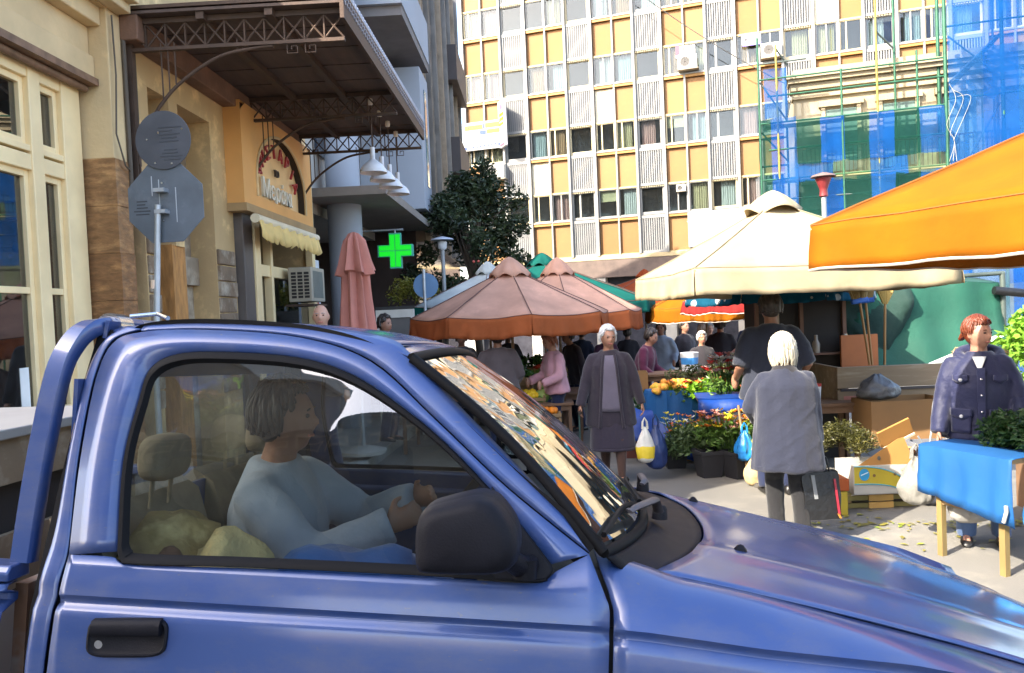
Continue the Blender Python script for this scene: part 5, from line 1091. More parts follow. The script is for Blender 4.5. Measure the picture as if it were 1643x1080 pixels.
greens('potted_plants', 'dark green potted plants crowding the lane edge', 'plants', (1.66, 8.35, gz(8.3) + .15), 0, .75, .5, .5, 1300, (.05, .10, .03), (.09, .14, .05), .07, .5)
for i, (x, y) in enumerate(((1.48, 8.75), (1.72, 8.12), (2.0, 8.0))):
    t_ = thing('plant_pot', ['black pot at the far lane edge of the flower stall', 'black square pot nearest the lane below the plants', 'black pot beside the slanting stick'][i], 'pot', (x, y, gz(y)), .2*i, 'black pots of the flower stall')
    q = MB(); q.loft([[(a*s, b*s, z) for a, b in ((-.13, -.13), (.13, -.13), (.13, .13), (-.13, .13))] for s, z in ((.75, 0), (1, .24), (1.06, .24), (1.06, .28), (.95, .28), (.9, .2))], True, False); q.build('pot', M('pot_black', (.02, .02, .025), .6), t_, bevel=.006); MB().bx(-.11, .11, -.11, .11, .20, .22).build('soil', M('soil', (.05, .035, .025), .9), t_)
o = MB().tube([(0, 0, 0), (-.06, .05, .75)], .013, 8).build('stick', WD, None, 60); o.location = (2.05, 7.85, gz(7.85)); tag(o, 'thin wooden stick leaning on the flower table', 'stick')
# terracotta trays, blue covered box, tarpaulin
t_ = table('plant_bench', 'low dark bench carrying the plant trays in mid lane', (2.2, 10.1, gz(10.1)), R(-5), 1.4, .8, .72)
for i, x in enumerate((1.85, 2.45)):
    tt_ = thing('plant_tray', ['terracotta coloured plant tray on the left of the bench', 'terracotta coloured plant tray on the right of the bench'][i], 'tray', (x, 9.85, gz(9.85) + .72), R(-5), 'terracotta trays on the bench')
    q = MB(); q.loft([[(a*s, b*s, z) for a, b in ((-.3, -.2), (.3, -.2), (.3, .2), (-.3, .2))] for s, z in ((.9, 0), (1, .16), (1.04, .17), (.95, .17), (.9, .1))], True, False); q.build('tray', M('terracotta', (.42, .13, .07), .7, var=.2), tt_, bevel=.01); MB().bx(-.27, .27, -.17, .17, .09, .10).build('soil', M('soil', (.05, .035, .025), .9), tt_)
greens('cactus_tops', 'row of dull green bushy plants above the terracotta trays', 'plants', (2.15, 9.9, gz(9.9) + .86), R(-5), 1.1, .35, .3, 900, (.16, .17, .08), (.10, .13, .04), .06, .5)
t_ = thing('covered_box', 'box draped in bright blue plastic with fruit on top', 'box', (1.60, 9.35, gz(9.35)), R(-6))
rw = []
for k, z in enumerate((0.30, .45, .6, .78, .84)): rw.append([((.30 + .05*(1-k/4) + .025*sin(j*1.9 + k))*cos(2*pi*j/40)*(1.1), (.24 + .04*(1-k/4) + .02*sin(j*2.3))*sin(2*pi*j/40), z) for j in range(40)])
MB().loft(rw, True, True).build('blue_wrap', BLUEC, t_, 60); MB().bx(-.26, .26, -.2, .2, 0, .5).build('box', CARD, t_)
heap('mixed_fruit', 'yellow green and orange fruit piled on the blue wrapped box', 'fruit', (1.6, 9.33, gz(9.33) + .84), 0, .5, .36, .1, 50, (.60, .62, .05), .045, col2=(.85, .38, .05))
o = MB().grid([[(-.45 + .9*i/14, -.30 + .02*sin(i*1.1) - .25*j/8, .62 - .62*(j/8)**1.3*(.35 + .65*i/14) + .03*sin(i*.9 + j)) for j in range(9)] for i in range(15)]).build('blue_tarpaulin', BLUET, None, 70, solid=.004); o.location = (1.42, 9.55, gz(9.5) + .02); o.rotation_euler = (0, 0, R(-14)); tag(o, 'deep blue tarpaulin sliding off the box to the ground', 'tarpaulin')
t_ = thing('dark_crate', 'dark red crate beneath the blue tarpaulin', 'crate', (1.45, 9.7, gz(9.7)), R(-8)); MB().bx(-.42, .42, -.25, .25, 0, .5).build('body', M('crate_red', (.16, .05, .04), .7, var=.2), t_, bevel=.01)
greens('herb_heap', 'dark green herbs above the blue tarpaulin', 'herbs', (1.30, 9.75, gz(9.75) + .55), 0, .6, .4, .3, 700, (.03, .08, .03), (.05, .12, .04), .07, .5)
def carton(label, loc, rz, w_, d, h, mat=CARD, open_=True, group=None, flaps=True):
    t_ = thing('carton', label, 'box', loc, rz, group); th = .008; b_ = MB()
    b_.bx(-w_/2, w_/2, -d/2, -d/2 + th, 0, h); b_.bx(-w_/2, w_/2, d/2-th, d/2, 0, h); b_.bx(-w_/2, -w_/2 + th, -d/2 + th, d/2-th, 0, h); b_.bx(w_/2-th, w_/2, -d/2 + th, d/2-th, 0, h); b_.bx(-w_/2 + th, w_/2-th, -d/2 + th, d/2-th, 0, th)
    b_.build('walls', mat, t_)
    if flaps:
        for s in (-1, 1):
            f_ = MB(); f_.box((0, 0, 0), (w_*.98, d*.45, .006), (R(38)*s*-1, 0, 0)); o = f_.build('flap', mat, t_); o.location = (0, s*(d/2 + d*.18), h + d*.13*(-.6))
    return t_
carton('brown carton on the ground left of the blue tarpaulin', (1.12, 10.2, gz(10.2)), R(5), .45, .4, .75, flaps=False)
carton('brown carton stacked at the lane edge beyond the walking woman', (1.22, 10.7, gz(10.7) + .75), R(-5), .5, .4, .25, flaps=False)
carton('brown carton under the stacked one beyond the walking woman', (1.22, 10.7, gz(10.7)), R(2), .5, .42, .745, flaps=False)
t_ = carton('white and blue carton facing the lane', (1.20, 9.9, gz(9.9) + .35), R(0), .34, .25, .32, M('white_card', (.66, .70, .74), .7, var=.1), flaps=False); MB().bx(-.12, .12, -.132, -.127, .06, .22).build('print', M('card_blue', (.2, .42, .6), .6), t_)
carton('brown carton below the white and blue one', (1.2, 9.9, gz(9.9)), R(3), .42, .3, .345, flaps=False)
t_ = thing('paint_bucket', 'white and blue bucket standing behind the plant trays', 'bucket', (2.15, 11.2, gz(11.2) + .95)); MB().lathe([(0, 0), (.11, 0), (.13, .26), (.135, .27), (0, .27)], n=20).build('body', M('bucket_white', (.7, .73, .76), .5), t_, 40); MB().lathe([(.112, .04), (.127, .2)], n=20).build('band', M('bucket_blue', (.05, .25, .62), .5), t_)
table('market_table', 'dark table behind the plant bench carrying a bucket', (1.9, 11.2, gz(11.2)), 0, 1.6, .6, .95)
# hanging bags and burlap sack on the flower table
def bag(name, label, loc, rz, w_, d, h, mat, mat2=None, handles=True, seed=0, cat='bag'):
    t_ = thing(name, label, cat, loc, rz); rings = []
    for k in range(16):
        t = k/15; z = h*t; s = interp(t, [(0, .45), (.05, .75), (.15, .95), (.35, 1.), (.55, .88), (.75, .62), (.9, .34), (1, .16)])
        rings.append([(w_/2*s*cos(a)*(1 + .22*noise.noise((cos(a)*2.2, sin(a)*2.2, t*3 + seed)) + .12*noise.noise((cos(a)*6, sin(a)*6, t*4 + seed))), d/2*s*sin(a)*(1 + .3*noise.noise((cos(a)*2.2 + 7, sin(a)*2.2, t*3 + seed)) + .15*noise.noise((cos(a)*6 + 3, sin(a)*6, t*5 + seed))), z + .02*noise.noise((cos(a)*2, sin(a)*2, seed))*(k > 0)) for a in [2*pi*j/36 for j in range(36)]])
    MB().loft(rings, True, True).build('bag_body', mat, t_, 60)
    if mat2: MB().loft([[(p[0]*1.02, p[1]*1.02, p[2]) for p in r_] for r_ in rings[2:8]], True, False).build('bag_print', mat2, t_, 60)
    if handles:
        for y in (-1, 1): MB().tube([(-w_*.14, y*d*.08, h*.95), (-w_*.12, y*d*.05, h*1.15), (0, 0, h*1.27), (w_*.12, y*d*.05, h*1.15), (w_*.14, y*d*.08, h*.95)], .008, 6).build('handle', mat, t_, 60)
    return t_
PBL = M('bag_blue', (.02, .22, .62), .4, var=.2, bump=.01, bs=12); PTE = M('bag_teal', (.05, .25, .28), .5, var=.25, bump=.01, bs=12); PYE = M('bag_yellow', (.70, .52, .03), .5, var=.2, bump=.01, bs=14); PWH = M('bag_white', (.2, .195, .18), .4, var=.12, bump=.012, bs=12); PBK = M('bag_black', (.006, .006, .007), .4, var=.3, bump=.012, bs=12)
bag('plastic_bag', 'long teal bag hanging off the flower table corner', (2.30, 7.98, gz(8) + .22), 0, .26, .2, .42, PTE, None)
bag('plastic_bag', 'small bright blue bag hanging low beside the yellow one', (2.03, 7.86, gz(8) + .2), 0, .2, .16, .3, PBL, None)
bag('plastic_bag', 'yellow bag hanging between the blue and teal bags', (2.15, 7.83, gz(8) + .14), 0, .18, .16, .34, PYE, None)
bag('burlap_sack', 'small tan sack on the ground under the hanging bags', (2.05, 7.55, gz(7.6)), 0, .22, .18, .3, M('burlap', (.42, .32, .17), .9, var=.2, bump=.006, bs=80), None, False, cat='sack')
# ---- right: tarpaulin stall, tailgate, brooms, boxes
GTP = M('green_tarp', (.003, .058, .036), .8, var=.25, vs=1.5, bump=.02, bs=3); GTD = M('green_tarp_dark', (.002, .022, .016), .85, var=.25, vs=1.5, bump=.02, bs=3)
gv = thing('tarpaulin_stall', 'market truck bed covered by a green tarpaulin behind the brooms', 'market stall', (3.6, 9.4, gz(9.4)))
rw = []
for i in range(19):
    x = .12 + 1.75*i/18; rw.append([(x, -.02*sin(i*1.1) - .35*((1-z/1.0))**2*(1 if z < .5 else .6) + .05*noise.noise((x*3, z*3, 1)) - .12*sin(pi*i/18)*(1-abs(z-.5)), .95 + z + .012*sin(i)) for z in (0, .1, .2, .35, .5, .65, .8, .95, 1.0)])
    rw[-1].append((x, .5, 2.02)); 
MB().grid(rw).build('tarpaulin', GTP, gv, 70, solid=.006)
rw = []
for i in range(13):
    t = i/12; rw.append([(-.2 + .95*t*(1-k/8*.3) + .30*k/8, -.15 - .10*sin(k*.8 + i*.5) - .05*noise.noise((i*.4, k*.5, 3)), 1.98 - (1.02*k/8)*(.35 + .65*(1-abs(t-.55)))) for k in range(9)])
MB().grid(rw).build('hanging_flap', GTD, gv, 70, solid=.006)
fr_ = MB(); fr_.cyl((1.88, -.05, 0), (1.88, -.05, 2.05), .03); fr_.cyl((.0, -.02, 0), (.0, -.02, 2.0), .03); fr_.cyl((0, -.02, 2.0), (1.9, -.05, 2.05), .025); fr_.build('frame', PS, gv, 60)
MB().cyl((1.75, -.1, 1.85), (2.25, -.12, 1.78), .05).build('rolled_sheet', PBK, gv, 60)
ws_ = MB(); ws_.grid([[(.75 + .95*t, -.42, .98 + .36*t + .05*s) for s in (0, 1)] for t in [i/8 for i in range(9)]]); ws_.build('pale_strip', M('pale_strip', (.62, .72, .66), .6), gv, solid=.004)
ds = thing('dark_display', 'dark shelved display of small goods behind the tall man', 'display', (2.95, 9.0, gz(9)))
MB().bx(-.45, .55, 0, .5, 0, 1.85).build('back', DARKIN, ds); q = MB()
for x in (-.45, .05, .53): q.bx(x-.02, x + .02, -.05, 0, 0, 1.88)
for z in (.75, 1.2): q.bx(-.45, .55, -.2, -.002, z, z + .02)
q.build('shelf', M('shelf_brown', (.16, .08, .05), .7), ds)
rr = random.Random(8)
for i in range(16):
    z = .77 if i % 2 else 1.22; x = -.4 + .9*rr.random(); q = MB(); q.lathe([(0, 0), (.04, 0), (.045, .1), (.02, .15), (.02, .2), (0, .2)], n=10); o = q.build('jar', M('jar%d' % (i % 4), [(.3, .25, .2), (.15, .12, .1), (.4, .38, .34), (.25, .1, .05)][i % 4], .3), ds, 50); o.location = (x, -.12, z)
o = MB().bx(-.2, .2, -.02, .02, 0, .4).build('orange_board', M('rust_board', (.40, .13, .04), .7, var=.2)); o.location = (3.55, 8.75, gz(8.7) + 1.0); tag(o, 'rust brown board leaning by the broom handles', 'board')
tg = thing('wooden_tailgate', 'pale wooden tailgate board with dark groove under the tarpaulin', 'tailgate', (3.0, 8.0, gz(8)))
WWD = M('whitewashed_wood', (.33, .27, .19), .8, var=.15, vs=3, stretch=(.5, 4, 4), col2=(.25, .18, .11), c2=-.03, c2s=3)
MB().bx(0, 1.12, -.05, 0, .645, .86).build('board', WWD, tg, bevel=.006); MB().bx(0, 1.12, -.05, 0, .875, 1.09).build('board', WWD, tg, bevel=.006); MB().bx(.03, 1.1, -.062, -.045, .845, .872).build('groove_rail', M('dark_rail', (.05, .04, .04), .6), tg)
MB().bx(.02, 1.1, .01, 1.2, .62, .66).build('bed_floor', WDD, tg); MB().bx(.0, .04, .0, 1.2, .66, 1.09).build('side_board', WWD, tg)
for i, (z, c) in enumerate(((.755, (.42, .16, .12)), (.705, (.5, .2, .05)), (.66, (.36, .07, .06)))): MB().bx(.06, .06 + (.15 if i else .14), -.056, -.051, z, z + .042).build('label_plate', M('lbl%d' % i, c, .6), tg)
MB().bx(.22, .36, -.056, -.051, .72, .785).build('label_plate', M('lbl3', (.35, .28, .26), .6), tg)
def broom(label, loc, rz, tilt, colr, bristle, fan):
    t_ = thing('broom', label, 'broom', loc, rz, 'brooms standing head up by the tarpaulin'); t_.rotation_euler = (0, tilt, rz)
    MB().cyl((0, 0, 0), (0, 0, .66), .012).build('handle', M('broom_stick', (.34, .18, .06), .6, var=.15), t_, 60)
    if colr: MB().box((0, 0, .67), (.17, .05, .055)).build('head', M('broom_%s' % label[:6], colr, .4), t_, bevel=.012)
    q = MB(); rr = random.Random(4)
    for i in range(170):
        a = rr.uniform(-1, 1); y = rr.uniform(-.022, .022)
        if fan: q.tube([(a*.02, y*.5, .62), (a*.085, y, .76), (a*.075, y*1.1, .90)], .0035, 4)
        else: q.tube([(a*.07, y, .69), (a*.12, y*1.5, .90)], .0035, 4)
    q.build('bristles', bristle, t_)
BR1 = M('bristle_straw', (.36, .26, .11), .8, var=.2); BR2 = M('bristle_yellow', (.40, .29, .09), .8, var=.2)
broom('broom with a blue head and straw bristles', (3.39, 8.1, gz(8) + 1.09), R(0), R(-7), (.02, .12, .5), BR1, False)
broom('broom with a red head overlapping the blue one', (3.44, 8.16, gz(8.1) + 1.09), R(0), R(-4), (.6, .03, .03), BR1, False)
broom('yellow straw broom with no coloured head at the right', (3.52, 8.05, gz(8) + 1.09), R(0), R(2), None, BR2, True)
# banana carton on a pallet with flaps and thyme
pal = thing('pallet', 'small mossy wooden pallet below the banana carton', 'pallet', (2.78, 6.75, 0), R(1))
PLW = M('mossy_wood', (.20, .17, .06), .9, var=.35, vs=6)
for i in range(4):
    MB().bx(-.30, .30, -.22 + i*.12, -.14 + i*.12, .115, .135).build('slat', PLW, pal)
for z in (.0, .062): MB().bx(-.30, .30, -.235, -.222, z + .006, z + .045).build('slat', PLW, pal)
for x in (-.27, 0, .27):
    for y in (-.18, .16): MB().bx(x-.035, x + .035, y-.04, y + .04, 0, .114).build('block', WD, pal)
for z in (.015, .075): MB().box((0, -.242, z + .012), (.2, .012, .05)).build('bright_patch', M('fresh_wood', (.55, .33, .10), .8), pal)
bc = thing('banana_carton', 'white and yellow banana carton with blue round mark', 'box', (2.78, 6.62, .137), R(1))
WCD = M('white_carton', (.40, .39, .36), .6, var=.06)
b_ = MB(); w_, d, h = .50, .38, .235
b_.bx(-w_/2, w_/2, -d/2, -d/2 + .008, 0, h); b_.bx(-w_/2, w_/2, d/2-.008, d/2, 0, h); b_.bx(-w_/2, -w_/2 + .008, -d/2 + .008, d/2-.008, 0, h); b_.bx(w_/2-.008, w_/2, -d/2 + .008, d/2-.008, 0, h); b_.bx(-w_/2, w_/2, -d/2, d/2, -.002, .006); b_.build('walls', WCD, bc)
def decal(poly, mat, y, parent, name='print'): return MB().add([(a, y, b) for a, b in poly], [tuple(range(len(poly)))]).build(name, mat, parent)
arcp = [(-.245 + .445*t, .015 + .215*(1-t)**.55 if False else .228*sqrt(max(0, 1-(t*.98)**2.2)) + .004) for t in [i/20 for i in range(21)]]
low = [(-.245 + .39*t, .085*sqrt(max(0, 1-(t)**2.4)) - 0 + .003) for t in [i/20 for i in range(21)]]
decal(arcp + low[::-1], M('banana_yellow', (.42, .33, .025), .6), -d/2-.002, bc)
for line in (arcp, low): MB().tube([(a, -d/2-.004, b) for a, b in line], .004, 4).build('print', M('carton_teal', (.05, .34, .45), .6), bc)
decal([(-.165 + .042*cos(2*pi*i/24), .165 + .05*sin(2*pi*i/24)) for i in range(24)], M('mark_blue', (.02, .25, .50), .5), -d/2-.006, bc)
decal([(-.195, .155), (-.135, .178), (-.132, .188), (-.192, .165)], M('mark_pale', (.55, .72, .8), .5), -d/2-.008, bc)
for x, z in ((-.085, .155), (.085, .16)): decal([(x + .013*cos(2*pi*i/16), z + .013*sin(2*pi*i/16)) for i in range(16)], M('hole_brown', (.16, .09, .03), .8), -d/2-.006, bc)
decal([(.13, .19), (.215, .196), (.215, .215), (.13, .208)], M('print_olive', (.6, .58, .28), .6), -d/2-.005, bc)
f1 = thing('cardboard_sheet', 'triangular orange brown cardboard lid standing on the banana carton', 'cardboard', (2.78, 6.44, .374), R(1))
MB().prism([(-.20, 0), (.26, 0), (.20, .21), (.15, .20)], lambda a, b, t: (a, t + b*.25, b), .008).build('sheet', CARDI, f1); decal([(-.03 + .014*cos(2*pi*i/16), .055 + .018*sin(2*pi*i/16)) for i in range(16)], M('hole_dark', (.1, .1, .09), .7), -.001 + .055*.25 - .008, f1)
f2 = thing('cardboard_sheet', 'tilted cardboard lid with pale edge behind the triangular one', 'cardboard', (3.02, 6.75, .5), R(2))
MB().box((0, 0, .08), (.30, .02, .15), (.3, R(-24), 0)).build('sheet', CARDI, f2); MB().box((.028, -.02, .01), (.29, .012, .02), (.3, R(-24), 0)).build('edge', M('pale_card', (.66, .58, .42), .8), f2)
carton('large dull brown carton slumped under the tailgate', (3.45, 7.6, .35), R(4), .75, .4, .42, CARD, flaps=False)
greens('thyme_bush', 'olive brown thyme bunch sticking out of the banana carton', 'herbs', (2.62, 6.85, .37), 0, .42, .35, .45, 4200, (.11, .095, .018), (.065, .065, .015), .042, .22)
bag('plastic_bag', 'grey plastic bag slumped on top of the cartons', (3.25, 7.6, .765), 0, .40, .28, .24, M('bag_grey', (.10, .105, .115), .35, var=.3, bump=.02, bs=10), None, False, 2)
bag('plastic_bag', 'dark grey rubbish bag on the ground beside the banana carton', (3.22, 6.6, 0), 0, .36, .32, .42, M('bag_dgrey', (.05, .055, .075), .3, var=.3, bump=.02, bs=10), None, False, 3)
heap('fallen_fruit', 'orange fruit and onions lying behind the rubbish bag', 'fruit', (3.2, 6.95, .1), 0, .4, .3, .3, 26, (.55, .20, .05), .05, col2=(.4, .22, .1))
tro = thing('folding_trolley', 'wire shopping trolley frame between cartons and the woman in navy', 'trolley', (3.30, 6.7, 0))
q = MB(); q.tube(crom([(-.12, 0, .1), (.0, .02, .5), (.06, .05, .85), (.16, .05, .97), (.24, .05, .95)], 5), .009, 8); q.tube([(.12, 0, .08), (-.1, .02, .55)], .008, 6); q.tube([(.2, 0, .05), (.12, .02, .62), (.02, .02, .6)], .008, 6); q.tube([(.25, 0, .05), (.3, .02, .55)], .012, 6); q.build('frame', MG, tro, 60)
for x in (-.1, .2): o = MB().loft([[(.07*cos(2*pi*j/16), y, .07*sin(2*pi*j/16)) for j in range(16)] for y in (-.015, .015)], True, True).build('wheel', RUBBER, tro, 40); o.location = (x, 0, .07)
crate('wire and wood crate behind the trolley', (3.55, 7.0, 0), 0, .5, .35, .45, M('crate_grey', (.18, .19, .22), .6), 'produce crates on the stalls')
t_ = thing('white_cup', 'white plastic cup on the dark display ledge', 'cup', (2.78, 7.9, gz(7.9) + .78)); MB().lathe([(0, 0), (.03, 0), (.04, .14), (0, .14)], n=14).build('body', M('cup_white', (.75, .74, .72), .4), t_, 40); MB().lathe([(.041, .13), (.042, .16), (0, .16)], n=14).build('lid', M('cup_red', (.5, .05, .04), .4), t_, 40)
table('dark_bench', 'dark bench under the white cup', (2.9, 7.95, gz(8)), 0, .5, .5, .76)
t_ = thing('orange_box', 'orange and yellow box half hidden behind the grey haired lady', 'box', (2.33, 6.45, 0)); MB().bx(-.12, .12, -.15, .15, .2, .30).build('lid', M('ob_orange', (.3, .06, .008), .5), t_, bevel=.01); MB().bx(-.11, .11, -.14, .14, 0, .198).build('body', M('ob_yellow', (.35, .26, .02), .5), t_, bevel=.01)
# ---- front table with blue cloth and greens
ft = thing('trestle_table', 'raw wooden trestle table under the blue cloth at the right', 'table', (2.95, 4.78, 0), 0)
import mathutils
e1 = Vector((.62, -.785, 0)).normalized(); 
A_ = Vector((2.60, 5.28, 0)); B_ = Vector((2.785, 4.80, 0)); ez = (B_-A_).normalized(); ex = Vector((-ez.y, ez.x, 0)); ex = ex if ex.x > 0 else -ex
TH = .735
def FT(a, b, z): p = A_ + ez*a + ex*b; return Vector((p.x, p.y, z)) - Vector((2.95, 4.78, 0))
ln_ = (B_-A_).length
for i in range(9): MB().prism([(-.05, .11*i + .002), (ln_ + .05, .11*i + .002), (ln_ + .05, .11*(i+1)-.002), (-.05, .11*(i+1)-.002)], lambda a, b, t: FT(a, b, TH-.03 + t), .03).build('board', WD, ft)
for a in (.03, ln_-.03):
    for b in (.04, .92): MB().prism([(a-.02, b-.02), (a + .02, b-.02), (a + .02, b + .02), (a-.02, b + .02)], lambda a_, b_, t: FT(a_, b_, t), TH-.031).build('leg', M('pale_leg', (.2, .14, .05), .7, var=.2), ft)
MB().prism([(.02, .03), (ln_-.02, .03), (ln_-.02, .05), (.02, .05)], lambda a_, b_, t: FT(a_, b_, .35 + t), .04).build('stretcher', WD, ft)
bc_ = thing('blue_tablecloth', 'bright blue cloth pinned over the trestle table edge', 'tablecloth', (2.95, 4.78, 0))
rw = []
for i in range(25):
    a = -.08 + (ln_ + .16)*i/24; dr = .31 + .10*i/24 + .01*sin(i*.8); rw.append([FT(a, .45, TH + .012), FT(a, .2, TH + .012), FT(a, .02, TH + .011), FT(a, -.022, TH + .004)] + [FT(a, -.028 - .018*sin(i*.9 + k*.3)*k/6 - .01*noise.noise((i*.5, k*.6, 1)), TH - dr*k/6) for k in range(1, 7)])
MB().grid(rw).build('cloth', BLUEC, bc_, 70, solid=.004)
kn = MB(); kn.tube([FT(ln_ + .05, -.04, .46), FT(ln_ + .06, -.05, .43), FT(ln_ + .04, -.05, .36)], .012, 6); kn.build('string_knot', PIPE, bc_, 60)
c_ = FT(ln_*.80, .46, TH + .02) + Vector((2.95, 4.78, 0))
greens('spinach_heap', 'dark green spinach heaped on the blue cloth', 'spinach', c_, R(-70), .55, .5, .26, 4200, (.018, .05, .012), (.035, .085, .02), .055, .5)
bag('plastic_bag', 'white plastic bag hanging under the blue cloth', (2.66, 5.62, .26), 0, .24, .2, .34, PWH, None, True, 5)
bag('plastic_bag', 'white carrier bag slumped behind the table leg', (2.86, 5.28, .22), .4, .34, .2, .28, M('bag_white2', (.26, .25, .235), .45, var=.2, bump=.015, bs=9), None, True, 6)
# right edge: green bush, red crate
greens('potted_bush', 'bright green leafy plant at the right edge behind the woman', 'plant', (4.05, 6.2, 1.05), 0, .75, .6, .85, 2600, (.12, .30, .02), (.20, .40, .04), .075, .6)
t_ = thing('bush_stand', 'dark stand carrying the bright green plant at the right edge', 'stand', (4.15, 6.2, 0)); MB().bx(-.3, .3, -.25, .25, 0, .75).build('body', WDD, t_); MB().lathe([(0, .75), (.16, .75), (.2, 1.08), (.17, 1.08), (0, 1.0)], n=18).build('pot', M('terracotta', (.42, .13, .07), .7), t_, 40)
t_ = thing('red_crate', 'bright red plastic crate at the right edge', 'crate', (4.02, 5.9, .62)); q = MB()
q.loft([[(a*s, b*s, z) for a, b in ((-.2, -.15), (.2, -.15), (.2, .15), (-.2, .15))] for s, z in ((.9, 0), (1, .2), (1.05, .2), (1.05, .23), (.95, .23), (.85, .03))], True, False); q.build('body', M('red_plastic', (.72, .02, .02), .4), t_, bevel=.008)
carton('orange carton below the red crate at the right edge', (4.02, 5.9, 0), 0, .45, .35, .6, CARDI, flaps=False)
o = bag('plastic_bag', 'bright blue plastic bag low at the right edge', (3.02, 4.72, .28), 0, .3, .25, .33, PBL, None, True, 8)
# leaf litter on the road
lt = MB(); rr = random.Random(21)
for i in range(150):
    t = rr.random(); p = Vector((2.1 + 1.7*t + rr.gauss(0, .12), 6.05 - .12*t + rr.gauss(0, .07), .008)) if i < 110 else Vector((rr.uniform(2.2, 3.4), rr.uniform(5.2, 6.6), .008)); a = rr.uniform(0, 6.3); s = rr.uniform(.015, .04)
    lt.add([p + Vector((cos(a), sin(a), .1))*s, p + Vector((-sin(a), cos(a), .3))*s*.5, p - Vector((cos(a), sin(a), 0))*s, p + Vector((sin(a), -cos(a), .2))*s*.5], [(0, 1, 2, 3)])
o = lt.build('leaf_litter', leaf_mat('litter', (.22, .32, .03), (.30, .26, .05))); tag(o, 'torn green leaves scattered on the sunlit road', 'litter', kind='stuff')
# ================================================================== PEOPLE
def skin(c): return M('skin_%.2f' % c[0], c, .5, var=.12, vs=14, sss=.12)
SK1 = (.36, .185, .12); SK2 = (.30, .15, .095)
def cloth(name, col, var=.14, bs=35, b=.004, rough=.9): return M(name, col, rough, var=var, vs=5, bump=b, bs=bs, sheen=.25, spec=.25)
RM_ = []
def remesh(o, vx, sm=3, amp=0.):
    RM_.append((o, amp))
    md = o.modifiers.new('remesh', 'REMESH'); md.mode = 'VOXEL'; md.voxel_size = vx; md.use_smooth_shade = True
    md = o.modifiers.new('smooth', 'SMOOTH'); md.iterations = sm; md.factor = .5
def ik(S, Wp, l1, l2, pole):
    d = Wp - S; L = min(d.length, (l1 + l2)*.995); dn = d.normalized(); a = (l1*l1 - l2*l2 + L*L)/(2*L); h = sqrt(max(0, l1*l1 - a*a))
    pv = (pole - dn*pole.dot(dn)); pv.normalize(); return S + dn*a + pv*h
def ringE(c, rx, ry, n=24, fold=0., seed=0, z=None, fq=3.):
    return [Vector((c[0] + rx*cos(a)*(1 + fold*noise.noise((cos(a)*fq, sin(a)*fq, c[2]*1.2 + seed))), c[1] + ry*sin(a)*(1 + fold*1.3*noise.noise((cos(a)*fq + 9, sin(a)*fq, c[2]*1.2 + seed))), c[2])) for a in [2*pi*j/n for j in range(n)]]
def add_hand(mb, W_, d, pn, s, curl, det, thumb_side):
    d = d.normalized(); pn = (pn - d*pn.dot(d)).normalized(); sx = d.cross(pn)
    if not det: mb.ell(W_ + d*.06*s, (.035*s, .035*s, .075*s), 10, 7); return
    def ring(c, w_, t): return [c + sx*w_*cos(a) + pn*t*sin(a) for a in [2*pi*j/12 for j in range(12)]]
    mb.loft([ring(W_ - d*.02*s, .024*s, .02*s), ring(W_ + d*.02*s, .032*s, .017*s), ring(W_ + d*.06*s, .040*s, .016*s), ring(W_ + d*.088*s, .038*s, .013*s)], True, True)
    for k, (o_, l) in enumerate(((-.030, .066), (-.0102, .078), (.0102, .073), (.030, .056))):
        p = W_ + d*.080*s + sx*o_*s; dd = d.copy(); pts = [p]
        for j in range(3):
            ang = curl*(.55 if j == 0 else .85); dd = (dd*cos(ang) + pn*sin(ang)).normalized(); pn2 = pn; pts.append(pts[-1] + dd*l*s*(.45, .32, .23)[j]); pn = (pn - dd*pn.dot(dd)).normalized() if False else pn
        mb.tube(pts, [.0092*s, .0088*s, .0082*s, .0068*s], 8)
    p = W_ + d*.025*s + sx*thumb_side*.030*s; t1 = p + (d*.7 + sx*thumb_side*.75 + pn*.3).normalized()*.042*s; t2 = t1 + (d*.95 + sx*thumb_side*.1 + pn*(.2 + curl*.5)).normalized()*.034*s
    mb.tube([p, t1, t2], [.013*s, .0105*s, .0078*s], 8)
